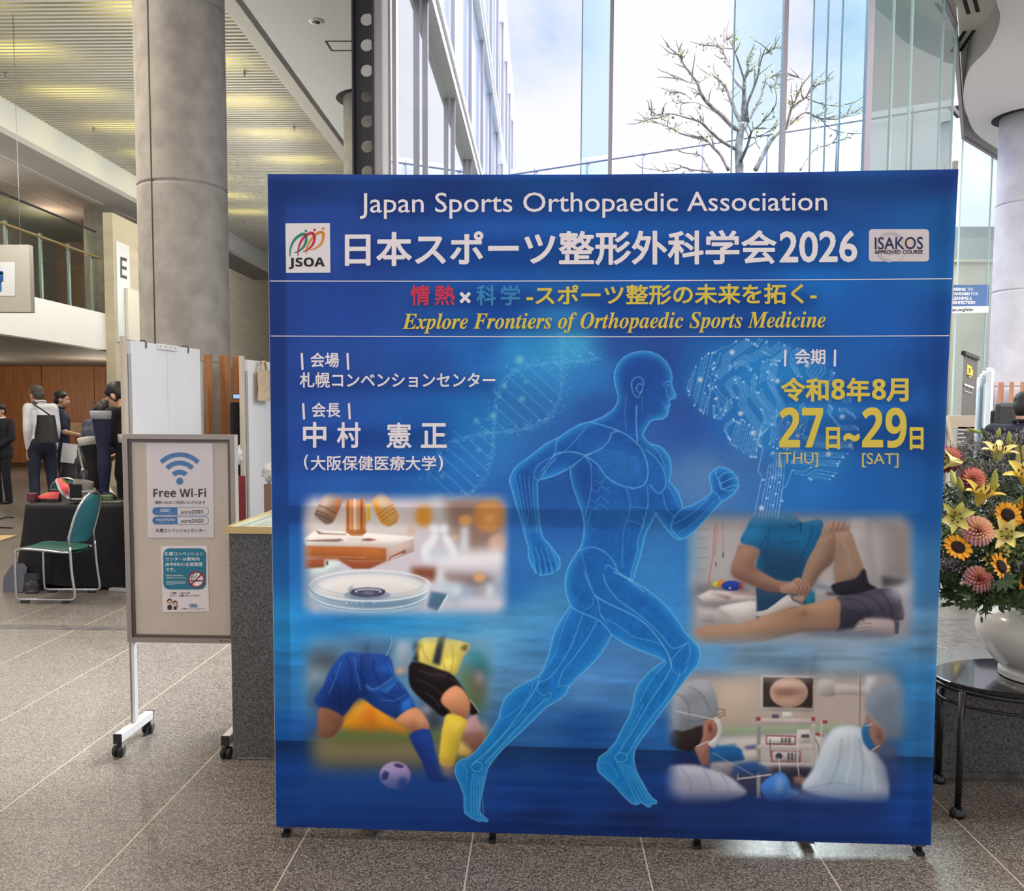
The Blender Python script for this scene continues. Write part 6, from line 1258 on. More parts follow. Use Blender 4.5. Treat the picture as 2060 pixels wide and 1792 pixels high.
# man in a navy polo, arm held out
P3, V3, k3 = person(gnd(124, 14.25), R(-62), 1.86, dict(face=(.25, 1, -.08), elr=(.26, .05, 1.14), wrr=(.20, .31, 1.08), ell=(-.23, .02, 1.13), wrl=(-.20, .12, .88), hdr=(-.1, 1, -.15), pmr=(-.5, 0, -1), knl=(-.1, .05, .5), anl=(-.11, .10, .085), anr=(.1, -.12, .085)),
    'person in a navy polo shirt holding one hand out beside the white shirted person', NAVYP, mat('charcoal_trousers', (26, 28, 38), .8, var=.1, scale=7), HAIR, sleeves='short', collar=NAVYP)
bag(at(144, 963, 13.85), R(25), .36, .27, .16, 'black tote bag carried low by the person in the navy polo', [(-.08, 0, .22), (-.05, -.02, .42), (.03, -.02, .42), (.07, 0, .22)], BAGL, 'tote_bag')
t = MB(); t.box((-.11, -.008, 0), (.11, .008, .30)); o = t.build('paper_sheaf', mat('paper_white', (226, 226, 228), .8), loc=at(137, 931, 13.78)); o.rotation_euler = (0, R(8), R(20)); tag(o, 'white papers held above the low black tote bag', 'papers')
q_ = at(154, 873, 15.2); o = thing('floor_sign', 'small tan sign board on a thin stand behind the outstretched hand', 'sign', (q_.x, 15.2, 0)); t = MB(); t.bbox((-.10, -.015, q_.z), (.10, .015, q_.z + .19), .01); t.build('board', mat('kraft_card', (166, 132, 92), .8), o); t = MB(); t.tube([(0, .02, .01), (0, .02, q_.z + .05)], .01, 8); t.lathe([(.12, 0), (.12, .012), (.02, .02)], 20); t.build('stand', BLACKP, o)
# man in a suit at the left edge
P1, V1, k1 = person(gnd(3, 14.7), R(168), 1.66, dict(ell=(-.25, .03, 1.14), wrl=(-.05, .20, .98), elr=(.25, .03, 1.14), wrr=(.05, .22, .96), hdl=(1, .2, -.3), hdr=(-1, .2, -.3), pml=(0, -1, 0), pmr=(0, -1, 0)),
    'person in a dark suit with clasped hands at the left edge of the photo', SUIT, SUIT, HAIR, jacket=True, collar=WSH)
t = MB(); t.prism([(-.035, 1.36), (.035, 1.36), (.012, 1.17), (-.012, 1.17)], 0, .01, Matrix(((1, 0, 0, 0), (0, 0, -1, .136), (0, 1, 0, 0), (0, 0, 0, 1)))); t.build('shirt_front', WSH, P1)
# two people bending over the exhibits
P4, V4, k4 = person(gnd(180, 9.9), R(-40), 1.72, dict(neck=(0, .10, 1.44), head=(.0, .20, 1.56), face=(.1, 1, -.7), chest=(0, .07, 1.3), shl=(-.185, .07, 1.40), shr=(.185, .07, 1.40), ell=(-.24, .12, 1.15), wrl=(-.16, .34, 1.05), elr=(.24, .12, 1.15), wrr=(.16, .34, 1.05), hdl=(.2, 1, -.2), hdr=(-.2, 1, -.2), pml=(.3, 0, -1), pmr=(-.3, 0, -1)),
    'person with tied black hair in a dark navy jacket bending over the exhibits', mat('spotted_navy', (28, 32, 52), .7, c2=(70, 76, 100), scale=60), SUIT, HAIR, jacket=True, hairlen=.03)
P5, V5, k5 = person(gnd(270, 8.75), R(70), 1.86, dict(neck=(0, .10, 1.45), head=(.0, .19, 1.575), face=(-.2, 1, -.8), chest=(0, .07, 1.3), shl=(-.185, .07, 1.41), shr=(.185, .07, 1.41), ell=(-.24, .10, 1.14), wrl=(-.15, .30, 1.03), elr=(.24, .10, 1.14), wrr=(.15, .28, 1.03), hdl=(.2, 1, -.2), hdr=(-.2, 1, -.2), pml=(.3, 0, -1), pmr=(-.3, 0, -1)),
    'person with black hair in black clothes, half hidden by the white partition', BLKC, BLKC, HAIR, jacket=True, hairlen=.02)
t = MB(); nk = V5['neck']; t.tube(smooth_path([(-.075, .06, 1.50), (-.08, .19, 1.40), (-.03, .225, 1.25), (.03, .225, 1.25), (.08, .19, 1.40), (.075, .06, 1.50)], 5), .006, 6); o = t.build('lanyard', mat('green_lanyard', (70, 140, 84), .6), P5); o['label'] = 'green lanyard'

# ================================================================== exhibitor table with a black cloth
TBL = thing('exhibition_table', 'low exhibition table hidden under a black cloth behind the green chair', 'table', (-4.0, 7.84, 0), R(5))
t = MB(); t.bbox((-.40, -.29, .70), (.40, .29, .722), .004); t.build('tabletop', WHITE, TBL)
for sx in (-.38, .38):
    for sy in (-.27, .27): t = MB(); t.tube([(sx, sy, 0), (sx, sy, .70)], .013, 8); t.build('leg', CHROME, TBL)
def cloth(u, v):
    a = 2 * math.pi * u; p = 7.0; cx_, cy_ = math.cos(a), math.sin(a); rr = 1 / (abs(cx_) ** p + abs(cy_) ** p) ** (1 / p)
    if v < .4: s = v / .4 * .985; z = .728 - .002 * s
    else: s = 1 + (v - .4) / .6 * .06 + .012 * (v - .4) * math.sin(a * 11) ; z = .726 - (v - .4) / .6 * .705
    z += (.055 * max(0, (v - .4) / .6) ** 3 * max(0, math.cos(a - R(232))) ** 10)
    fl = 1 + (.16 * max(0, math.cos(a - R(218))) ** 6) * max(0, (v - .4) / .6) ** 1.3
    return Vector((.445 * rr * cx_ * s * fl, .335 * rr * cy_ * s * fl, max(z, .012)))
t = MB(); t.grid(cloth, 96, 30); o = t.build('tablecloth', mat('black_tablecloth', (13, 14, 20), .8, bump=.1, bscale=8), None); o.location = TBL.location; o.rotation_euler = TBL.rotation_euler; tag(o, 'black cloth draped to the floor over the exhibition table', 'tablecloth')
TZ = .729
def ont(px, py, z=TZ): return atz(px, py, z)
# clear bin and grey flap by the table foot
t = MB(); t.prism([(-.085, 0), (.085, 0), (.10, .20), (.06, .235), (-.03, .225), (-.09, .12)], 0, .012, Matrix(((1, 0, 0, 0), (0, .25, -1, 0), (0, 1, .25, 0), (0, 0, 0, 1)))); o = t.build('turned_up_lining', mat('grey_lining', (92, 94, 108), .8), loc=Vector(atz(40, 1188, .004)) + Vector((-.02, -.06, 0))); tag(o, 'grey turned up lining of the black tablecloth at its left foot', 'cloth')
t = MB(); t.bbox((-.055, -.03, 0), (.055, .03, .17), .008); p = atz(73, 1188, .002) + Vector((.02, -.09, 0)); o = t.build('clear_bag', glass('clear_plastic', (.55, .57, .6), .05, extra=.08), loc=p); tag(o, 'clear plastic bag with odds and ends beside the grey lining', 'bag')
t = MB(); rb_ = random.Random(2)
for _ in range(9): t.ball((rb_.uniform(-.04, .04), rb_.uniform(-.02, .02), rb_.uniform(.02, .12)), rb_.uniform(.008, .016), 8, 6)
t.build('contents', mat('grey_bits', (120, 122, 130), .4), o)
# ---- chairs
TEAL = mat('teal_vinyl', (28, 98, 108), .5, var=.06, scale=6); TEALS = mat('teal_seat', (40, 98, 88), .5, var=.06, scale=6)
def make_chair(loc, rz, label):
    """front towards -x"""
    root = thing('stacking_chair', label, 'chair', loc, rz, None)
    xf_, xr = -.235, .235; yh = .21
    for s, nm in ((-1, 'side_frame'), (1, 'side_frame')):
        y = s * yh; t = MB()
        pts = [(.205, y * .98, .45), (xr - .02, y, .25), (xr, y, .06), (xr - .02, y, .03), (xr - .07, y, .025), (xf_ + .07, y, .025), (xf_ + .015, y, .03), (xf_, y, .07), (xf_, y, .37), (xf_ + .01, y, .412), (xf_ + .05, y * .98, .428), (0, y * .98, .418), (.12, y * .98, .405), (.19, y * .85, .40)]
        t.tube(smooth_path(pts, 4), .0105, 8); t.build(nm, CHROME, root)
        for x in (xf_ + .07, xr - .07):
            t = MB(); t.bbox((x - .03, y - .016, 0), (x + .03, y + .016, .018), .004); t.build('foot_pad', BLACKP, root)
    hoop = []
    for k in range(25):
        a = math.pi * k / 24; yy_ = -yh * .98 * math.cos(a); zz = .60 + .27 * math.sin(a) ** .75
        hoop.append((.17 + (zz - .45) * .32 + .0, yy_, zz))
    pts = [(.205, -yh * .98, .45), (.195, -yh * .98, .52)] + hoop[1:-1] + [(.195, yh * .98, .52), (.205, yh * .98, .45)]
    t = MB(); t.tube(pts, .0105, 8); t.build('back_hoop', CHROME, root)
    def seat(u, v):
        y = (v - .5) * 2 * (yh - .012); x = xf_ + .012 + u * .43 - (.07 * abs(2 * v - 1) ** 3) * max(0, u - .5) * 2
        return Vector((x, y, .436 - .02 * u + .006 * math.sin(math.pi * u) - .008 * math.cos(math.pi * (v - .5))))
    t = MB(); t.grid(seat, 14, 12); n = len(t.v); t.grid(lambda u, v: seat(u, v) - Vector((0, 0, .022)), 14, 12)
    t.build('seat', TEALS, root)
    def back(u, v):
        zz = .495 + v * .355; wd = (yh - .016) * (1 if zz < .62 else max(.0, 1 - ((zz - .62) / .245) ** 2.6) ** .55); y = (u - .5) * 2 * wd
        return Vector((.165 + (zz - .45) * .32 + .035 * (1 - (2 * u - 1) ** 2) - .012, y, zz - (.03 * (1 - (2 * u - 1) ** 2) if v < .02 else 0)))
    t = MB(); t.grid(back, 14, 16); t.grid(lambda u, v: back(u, v) + Vector((.016, 0, 0)), 14, 16); t.build('backrest', TEAL, root)
    t = MB(); t.box((.285, -.02, .825), (.312, .02, .85)); t.build('hand_hold', BLACKP, root)
    return root
CH = make_chair((-3.932, 7.172, 0), R(1), 'teal chair with chrome sled frame in front of the black draped table')
dup(CH, (gnd(166, 9.0).x, 9.0, 0), R(-95), 'teal chair back showing behind the exhibits on the draped table')
# ---- exhibits on the table
PINK = mat('pink_mesh', (232, 92, 98), .6, var=.1, scale=40); LGREY = mat('grey_pad', (128, 126, 120), .8, var=.15, scale=20); WSOLE = mat('sole_white', (206, 200, 196), .6)
def shoe(loc, rot, up, sole, label, L=.26):
    root = thing('sports_shoe', label, 'shoe', loc); root.rotation_euler = rot
    def f(u, v):
        a = math.pi * v; x = (u - .5) * L; w = .045 * (math.sin(math.pi * min(max(u, .02), .98)) ** .35) * (1 + .12 * math.sin(2.2 * math.pi * u)); hh = .05 + .055 * (1 - min(u / .55, 1)) ** .8 if u < .55 else .05 - .012 * (u - .55) / .45
        hh *= math.sin(math.pi * min(max(u, .03), .97)) ** .25
        return Vector((x, w * math.cos(a), .018 + hh * math.sin(a)))
    t = MB(); t.grid(f, 20, 12); t.build('upper', up, root)
    t = MB(); t.prism([(( (u := i / 20) - .5) * L * 1.04, .05 * (math.sin(math.pi * min(max(u, .03), .97)) ** .35) * (1 + .12 * math.sin(2.2 * math.pi * u))) for i in range(21)] + [(((u := i / 20) - .5) * L * 1.04, -.05 * (math.sin(math.pi * min(max(u, .03), .97)) ** .35) * (1 + .1 * math.sin(2.2 * math.pi * u))) for i in range(20, -1, -1)], 0, .024); t.build('sole', sole, root)
    t = MB(); t.ball((-L * .22, 0, .098), (.05, .026, .012), 14, 6); t.build('opening', BLACKP, root)
    t = MB()
    for k in range(4): x = .0 + k * .018; t.tube([(x, -.024, .066 - k * .005), (x + .004, 0, .076 - k * .005), (x, .024, .066 - k * .005)], .0035, 5)
    t.build('laces', mat('lace_yellow', (206, 196, 90), .7), root); return root
shoe(ont(98, 1008) + Vector((0, .0, .0)), (0, 0, R(172)), PINK, mat('dark_sole', (40, 36, 40), .7), 'pink sports shoe lying flat nearest the left end of the draped table', .22)
shoe(ont(118, 1003) + Vector((.0, .06, .085)), (R(18), R(-48), R(150)), PINK, WSOLE, 'pink sports shoe tilted up with its white sole showing', .2)
t = MB(); t.bbox((-.035, -.03, 0), (.035, .03, .075), .004); o = t.build('product_box', mat('dark_red_box', (120, 40, 62), .5, c2=(60, 34, 50), scale=14), loc=ont(66, 1009)); tag(o, 'small dark red box at the left end of the draped table', 'box')
gs = thing('knee_support', 'grey and black knee support lying between the pink shoes and the navy leg', 'brace', ont(160, 1012) + Vector((0, .02, .008)))
t = MB(); t.lathe([(.10, 0), (.115, .05), (.10, .10), (.088, .15), (.085, .19), (.08, .19), (.083, .15)], 24, M=Matrix.Rotation(R(10), 4, 'Y') @ Matrix.Diagonal((1, .7, 1, 1))); t.build('sleeve', LGREY, gs)
for zz, rr in ((.045, .118), (.105, .104)): t = MB(); t.tube([(rr * math.cos(a) + zz * .17, .7 * rr * math.sin(a), zz + .012 * math.sin(a)) for a in [2 * math.pi * i / 24 for i in range(24)]], .011, 6, closed=True); t.build('strap', mat('strap_light', (176, 174, 166), .7), gs)
t = MB(); t.box((-.05, -.084, .02), (.05, -.074, .16)); t.build('front_panel', BLKC, gs)
def leg_model(loc, rz, m, cuff, label, hgt, name='leg_brace', tilt=0, thick=1.0):
    root = thing(name, label, 'leg brace', loc, rz); root.rotation_euler = (0, R(tilt), rz)
    prof = [(.042, .06), (.040, .10), (.05, .20), (.062, .30), (.056, .40), (.055, .46), (.066, .56), (.076, .68), (.082, .78)]; s = hgt / .78
    pts = [(.012 * math.sin(z * 5), 0, z * s) for r_, z in prof]; t = MB(); t.tube(smooth_path(pts, 4), np.interp(np.linspace(0, 1, len(smooth_path(pts, 4))), np.linspace(0, 1, len(prof)), [r_ * thick for r_, z in prof]), 18); t.build('sleeve', m, root)
    t = MB(); t.tube([(.012 * math.sin(.15), 0, .055 * s), (.03, -.02, .03), (.07, -.06, .02), (.10, -.11, .012)], [.042, .04, .034, .022], 12); t.build('foot_part', m, root)
    if cuff:
        t = MB(); t.lathe([(.086 * thick, hgt - .075), (.092 * thick, hgt - .01), (.088 * thick, hgt), (.074 * thick, hgt), (.07 * thick, hgt - .06)], 24, (.012 * math.sin(.78 * 5), 0, 0)); t.build('cuff', cuff, root)
    return root
lb = leg_model(ont(207, 1003) + Vector((0, .02, 0)), R(20), mat('navy_stretch', (22, 28, 62), .7), mat('cuff_grey', (176, 178, 184), .5), 'tall navy leg model with a pale grey cuff on top', .80, 'leg_model', 0, 1.0)
k = leg_model(ont(184, 1003) + Vector((-.05, .20, 0)), R(-20), BLKC, mat('cuff_white', (214, 212, 204), .6), 'black hinged leg brace with a white cuff left of the navy leg model', .56, 'leg_brace', -10, .9)
t = MB(); t.beam((-.075, -.05, .05), (-.02, -.09, .26), .016, .012); t.beam((-.02, -.09, .26), (-.07, -.06, .48), .016, .012); t.ball((-.02, -.09, .26), .02, 10, 6); t.build('hinge_bar', mat('hinge_silver', (190, 188, 176), .3, metal=.6), k)
leg_model(ont(238, 1003) + Vector((.04, .10, .004)), R(10), BLKC, mat('cuff_white', (214, 212, 204), .6), 'black leg brace with a white cuff right of the navy leg model', .58, 'leg_brace', 2, .9)
t = MB(); t.bbox((-.09, -.05, 0), (.12, .05, .012), .004); o = t.build('base_plate', LGREY, loc=ont(222, 1010) + Vector((0, -.03, .0))); tag(o, 'flat grey plate on the table before the navy leg model', 'plate')
t = MB(); t.prism([(-.07, -.03), (.06, -.035), (.075, .0), (.05, .03), (-.06, .03)], 0, .02); t.build('plain', MATS['sole_white'], o, loc=(.0, .0, .013)) if False else None
t = MB(); t.bbox((-.06, -.03, 0), (.05, .03, .05), .012); o = t.build('ankle_support', mat('olive_green_pad', (96, 120, 84), .7), loc=ont(214, 1009) + Vector((.02, -.03, .012))); tag(o, 'olive green ankle pad at the foot of the navy leg model', 'brace')
# cable and wooden ramp strip on the floor
t = MB(); p, q = atz(-20, 1092, .0), atz(18, 1080, .0); t.beam(Vector((0, 0, .012)), q - p + Vector((0, 0, .012)), .18, .02); o = t.build('wooden_strip', mat('pale_wood', (206, 176, 128), .6, var=.1, scale=5, stretch=(1, 8, 1)), loc=p); tag(o, 'pale wooden strip lying on the floor left of the draped table', 'plank')
t = MB(); P_ = [atz(x, y, .008) for x, y in ((-30, 1062), (0, 1061), (26, 1062))]; t.tube(smooth_path(P_, 5), .008, 6); P_ = [atz(x, y, .008) for x, y in ((-10, 1047), (4, 1043), (14, 1040), (27, 1041))]; t.tube(smooth_path(P_, 5), .01, 6); o = t.build('floor_cable', BLKC); tag(o, 'dark cable lying on the floor left of the draped table', 'cable')

# ================================================================== partitions
BOARD = mat('white_board', (226, 230, 234), .45, var=.015, scale=2); POSTM = mat('partition_post', (178, 178, 178), .4, metal=.4); POSTB = mat('partition_post_beige', (196, 186, 172), .5)
def partition(a, b_, h, label, seam=True, clip=True):
    a = Vector((a[0], a[1], 0)); b_ = Vector((b_[0], b_[1], 0)); d = b_ - a; L = d.length; d.normalize()
    root = thing('display_partition', label, 'partition', a, math.atan2(d.y, d.x))
    t = MB()
    if seam: t.box((.05, -.014, .06), (L / 2 - .0015, .014, h)); t.box((L / 2 + .0015, -.014, .06), (L - .04, .014, h))
    else: t.box((.05, -.014, .06), (L - .04, .014, h))
    t.build('panel', BOARD, root)
    t = MB(); t.bbox((-.045, -.02, 0), (.0, .02, h + .03), .004); t.build('end_post', POSTB, root)
    t = MB(); t.bbox((.012, -.022, 0), (.048, .022, h - .11), .004); t.build('post', POSTM, root)
    t = MB(); t.bbox((L - .04, -.022, 0), (L - .0, .022, h - .11), .004); t.build('post', POSTM, root)
    for x in (.0, L): t = MB(); t.bbox((x - .03, -.2, 0), (x + .03, .2, .03), .006); t.build('foot', POSTM, root)
    if clip:
        t = MB(); t.bbox((L * .37, -.03, h - .045), (L * .63, -.014, h + .004), .003); c = t.build('clip_plate', WHITE, root)
        t = MB()
        for q in range(4): t.ball((L * (.40 + q * .065), -.031, h - .02), .005, 8, 5)
        t.build('screws', MATS['dark_joint'], c)
    for x in (L * .22, L * .78):
        t = MB(); t.tube(smooth_path([(x - .02, .02, h - .02), (x - .015, .018, h + .012), (x, -.0, h + .016), (x + .006, -.022, h), (x + .004, -.024, h - .05)], 4), .005, 6); t.build('hook', MATS['dark_steel'], root)
    return root
partition((-3.455, 7.43), (-3.235, 8.52), 2.112, 'tall white display partition beside the concrete column, behind the wireless internet sign')
PB = partition((-2.865, 8.62), (-2.30, 11.0), 2.03, 'white display partition with a hanging cotton bag, partly behind the blue backdrop', True, False)
TOTE = mat('natural_cotton', (206, 184, 156), .85, var=.08, scale=20, bump=.25, bscale=14)
tp0 = at(512, 806, 8.85) + Vector((.10, .0, 0)); tb_ = thing('cotton_tote', 'natural cotton tote bag hanging from the top of the white partition', 'bag', tp0, R(76))
def tf(u, v):
    a = 2 * math.pi * u; return Vector((.115 * math.copysign(abs(math.cos(a)) ** .4, math.cos(a)) * (1 - .06 * v), (.022 - .012 * v) * math.sin(a) + .004 * math.sin(7 * v + 5 * u), .30 * v + .01 * math.cos(a) * v))
t = MB(); t.grid(tf, 28, 12); t.build('body', TOTE, tb_)
for s in (-1, 1): t = MB(); t.tube(smooth_path([(-.06, .008 * s, .29), (-.05, .012 * s, .35), (-.01, .01 * s, .385), (.03, .01 * s, .35), (.05, .008 * s, .29)], 5), .009, 6); t.build('handle', TOTE, tb_)
t = MB(); t.tube(smooth_path([(-.05, 0, .33), (-.045, .01, .38), (-.02, .012, .41), (.0, .0, .385)], 5), .004, 6); t.build('hook', MATS['dark_steel'], tb_)
# things crammed behind the partition
p = at(478, 1000, 8.75); p.z = 0; t = MB(); t.grid(lambda u, v: Vector((.055 * math.cos(2 * math.pi * u) * (1 + .12 * math.sin(5 * v + 8 * u)), .06 * math.sin(2 * math.pi * u), v * 1.62)), 20, 12); o = t.build('hanging_coat', BLKC, loc=p); tag(o, 'black coat bundle standing between the wooden slats and the white partition', 'coat')
t = MB(); t.bbox((-.045, 0, 0), (.045, .03, .055), .004); o2 = t.build('small_screen', BLACKP, loc=at(477, 803, 8.75)); tag(o2, 'small bluish screen above the black coat', 'screen'); q = MB(); q.box((-.036, -.003, .008), (.036, .0005, .047)); q.build('display', emit('screen_blue', (140, 180, 226), .7), o2)
t = crumple((.05, .06, .09), (1, 2, 3), .45, 26); o = t.build('plastic_bag', mat('white_film', (222, 224, 226), .4, bump=.5, bscale=25), loc=at(484, 915, 8.62)); tag(o, 'crumpled white plastic bag beside the black coat', 'bag')
t = MB(); t.bbox((-.035, -.03, 0), (.035, .03, .92), .006); q_ = at(486, 1044, 8.5); o = t.build('red_case', mat('dark_red_case', (122, 24, 36), .5), loc=(q_.x, 8.5, 0)); tag(o, 'narrow dark red case standing left of the white partition', 'case')
t = crumple((.085, .07, .09), (4, 1, 7), .45, 26); o = t.build('film_roll', mat('clear_film', (206, 208, 206), .3, bump=.5, bscale=18), loc=at(546, 950, 8.3)); tag(o, 'bundle of clear wrapping film at the left edge of the blue backdrop', 'bundle')
q_ = at(541, 1040, 8.3); t = MB(); t.bbox((-.03, -.05, 0), (.10, .05, .86), .004); o = t.build('brown_carton', mat('brown_carton', (120, 96, 84), .8), loc=(q_.x, 8.3, 0)); tag(o, 'brown carton below the bundle of clear film', 'carton')

# wooden guard slats round the columns
GW = mat('oak_slat', (166, 112, 68), .5, c2=(146, 94, 54), scale=2.4, detail=6, stretch=(10, 10, .6)); GW2 = mat('oak_slat_pale', (196, 140, 108), .55, c2=(176, 118, 88), scale=2.4, detail=6, stretch=(10, 10, .6))
def guard(c, m, angs, label, group, first=[None]):
    for a in angs:
        r_ = .74; x = c[0] + r_ * math.sin(R(a)); y = c[1] - r_ * math.cos(R(a))
        t = MB(); t.bbox((-.028, -.05, 0), (.028, .05, 2.10), .006); o = t.build('guard_slat', m, loc=(x, y, 0)); o.rotation_euler = (0, 0, R(a)); tag(o, label, 'wooden slat', group)
guard(C1, GW, (38, 51, 64), 'upright brown wooden slat standing against the concrete column behind the partition', 'slats of the left column')
guard(C3, GW2, (-58, -46, -34, -22, -10, 2), 'upright reddish wooden slat standing round the daylit concrete column', 'slats of the right column')

# ---- signs of the left hall
def xbox(name, x, px0, py0, px1, py1, m, th): 
    a = atx(px0, py0, x); c = atx(px1, py1, x); t = MB(); t.box((0, 0, 0), (th, c.y - a.y, a.z - c.z)); return t.build(name, m, loc=(x, a.y, c.z))
o = xbox('letter_sign', -8.797, 231, 484, 262, 692, mat('sign_plate', (216, 218, 220), .5), .03); tag(o, 'tall pale sign plate with a letter E on the concrete wall', 'sign')
s_ = Sheet((-8.767, 20, 3), (1, 0, 0), .002, Matrix.Translation(o.location).inverted()); t = MB(); s_.text(t, 'E', (242, 516, 558, 255.5, 520, 562), .01); t.build('letter', mat('letter_dark', (50, 50, 54), .6), o)
o = xbox('notice_panel', -8.76, 251, 579, 291, 690, mat('cream_panel', (220, 216, 200), .7), .06); tag(o, 'cream panel low on the concrete wall beside the letter sign', 'panel')
a = at(-46, 492, 12.0); c = at(62.5, 628, 12.0)
hs = thing('hanging_sign', 'grey hanging sign board with a blue restroom figure at the left edge', 'sign', (a.x, 12.0, c.z)); w_, h_ = c.x - a.x, a.z - c.z
t = MB(); t.bbox((0, 0, 0), (w_, .10, h_), .004); t.build('board', mat('sign_grey', (170, 166, 158), .6), hs)
t = MB(); P_ = [at(-80, 527, 11.995), at(30, 527, 11.995), at(30, 595, 11.995), at(-80, 595, 11.995)]; t.add([Vector((max(p.x, a.x + .01), p.y, p.z)) - hs.location for p in P_], [(3, 2, 1, 0)]); t.build('plate', mat('sign_plate_light', (206, 208, 210), .6), hs)
s_ = Sheet((0, 11.99, 3), (0, -1, 0), .002, Matrix.Translation(hs.location).inverted()); t = MB(); s_.rrect(t, -18, 545, 6.5, 551, 3); s_.rect(t, 2.2, 548, 6.5, 566); s_.rect(t, -18, 548, -13.7, 566); s_.rect(t, -11, 548, 2.8, 568); s_.rect(t, -4, 566, 2.8, 586); s_.rect(t, -11, 566, -5, 586); s_.disc(t, -4.5, 538, 5); t.build('figure', mat('sign_blue', (24, 90, 150), .6), hs)
for px in (-30, 41): t = MB(); q = at(px, 492, 12.05) - hs.location; t.tube([q, q + Vector((0, 0, 6.72 - hs.location.z - q.z))], .004, 6); t.build('wire', GREYM, hs)

# ================================================================== sign stand on castors
ALU = mat('brushed_bronze_frame', (158, 148, 140), .35, metal=.55); ALUD = mat('frame_inner', (96, 88, 84), .45, metal=.3); ALUW = mat('white_metal', (222, 222, 224), .35)
SX0, SX1, SZ0, SZ1, SY = -1.853, -1.352, .478, 1.412, 3.95
ST = thing('sign_stand', 'beige notice board in a metal frame standing on four castors', 'notice board', ((SX0 + SX1) / 2, SY, 0)); o_ = ST.location
def lb_(lo, hi): return (lo[0] - o_.x, lo[1] - o_.y, lo[2]), (hi[0] - o_.x, hi[1] - o_.y, hi[2])
t = MB(); t.box(*lb_((SX0 + .03, SY, SZ0 + .03), (SX1 - .03, SY + .012, SZ1 - .03))); t.build('board', mat('board_beige', (196, 184, 170), .65, var=.02, scale=5), ST)
t = MB(); fw = .021
def miter(x0, z0, x1, z1, w, y0, y1, mb):
    O = [(x0, z0), (x1, z0), (x1, z1), (x0, z1)]; I_ = [(x0 + w, z0 + w), (x1 - w, z0 + w), (x1 - w, z1 - w), (x0 + w, z1 - w)]
    for i in range(4):
        j = (i + 1) % 4; q = [O[i], O[j], I_[j], I_[i]]
        vs = [(x - o_.x, y0 - o_.y, z) for x, z in q] + [(x - o_.x, y1 - o_.y, z) for x, z in q]
        mb.add(vs, [(0, 1, 2, 3), (7, 6, 5, 4), (0, 4, 5, 1), (1, 5, 6, 2), (2, 6, 7, 3), (3, 7, 4, 0)])
miter(SX0, SZ0, SX1, SZ1, fw, SY - .014, SY + .03, t); t.build('frame', ALU, ST)
t = MB(); miter(SX0 + fw, SZ0 + fw, SX1 - fw, SZ1 - fw, .013, SY - .006, SY + .02, t); t.build('inner_frame', ALUD, ST)
for x in (SX0 + .003, SX1 - .021):
    t = MB(); t.bbox(*lb_((x, SY - .006, .075), (x + .009, SY + .03, SZ0 + .01)), .002); t.build('post_face', ALU, ST)
    t = MB(); t.bbox(*lb_((x + .009, SY - .006, .075), (x + .020, SY + .03, SZ0 + .01)), .002); t.build('post', ALUW, ST)
    t = MB(); t.bbox(*lb_((x - .012, 3.80, .062), (x + .024, 4.125, .102)), .004); b_ = t.build('foot_bar', ALUW, ST)
    for y in (3.796, 4.122): t = MB(); t.bbox(*lb_((x - .0125, y, .06), (x + .0245, y + .008, .104)), .002); t.build('end_cap', BLACKP, b_)
    for y in (3.812, 4.108):
        cs_ = MB(); c = Vector((x + .006 - o_.x, y - o_.y, .026))
        for e in (-.013, .013): cs_.tube([c + Vector((e - .007, 0, 0)), c + Vector((e + .007, 0, 0))], .026, 20)
        cs_.bbox(c + Vector((-.006, -.02, .005)), c + Vector((.006, .02, .03)), .003); cs_.tube([c + Vector((0, 0, .02)), c + Vector((0, 0, .038))], .006, 8); cs_.build('castor', BLACKP, ST)
t = MB(); s_ = Sheet((0, SY - .014, 1), (0, -1, 0), .0008, Matrix.Translation(o_).inverted())
s_.rrect(t, 441, 1287.5, 447, 1290.5, 1.2); s_.text(t, 'board', (449, 1287.6, 1290.4, 461, 1287.6, 1290.4)) if False else s_.line(t, [(449, 1289), (460, 1289.2)], 1.2); t.build('maker_mark', ALUD, ST)
# ---- the wireless internet notice
def notice(name, label, quad, Y, m, th=.0012):
    P_ = [at(x, y, Y) for x, y in quad]; c = P_[0].copy(); t = MB(); v = [p - c for p in P_]
    t.add(v + [p + Vector((0, th, 0)) for p in v], [(3, 2, 1, 0), (4, 5, 6, 7), (0, 1, 5, 4), (1, 2, 6, 5), (2, 3, 7, 6), (3, 0, 4, 7)]); o = t.build(name, m, loc=c); tag(o, label, 'notice'); return o, Matrix.Translation(c).inverted()
PAPER = mat('notice_paper', (226, 218, 218), .3, coat=.5)
YN = SY - .002
nt_, inv = notice('wireless_notice', 'white notice with blue wireless arcs taped to the top of the board', [(294.3, 891.5), (427.5, 891.5), (430.5, 1081), (298, 1081)], YN, PAPER)
BLUEP = mat('poster_blue', (58, 118, 178), .6); DARKP = mat('poster_dark', (50, 40, 48), .6); WHP = mat('poster_white', (232, 232, 234), .6)
s0 = Sheet((0, YN, 1), (0, -1, 0), .0012, inv); s1 = Sheet((0, YN, 1), (0, -1, 0), .0020, inv)
Tn = lambda x, y: (240 + x / 7.4667, 860 + y / 7.4667)
t = MB(); cx_, cy_ = Tn(906, 800)
for r0, r1 in ((94, 168), (236, 305), (360, 428)): s0.ring(t, cx_, cy_, r0 / 7.4667, r1 / 7.4667, 225, 315, 24)
s0.disc(t, *Tn(907, 803), 7, n=28)
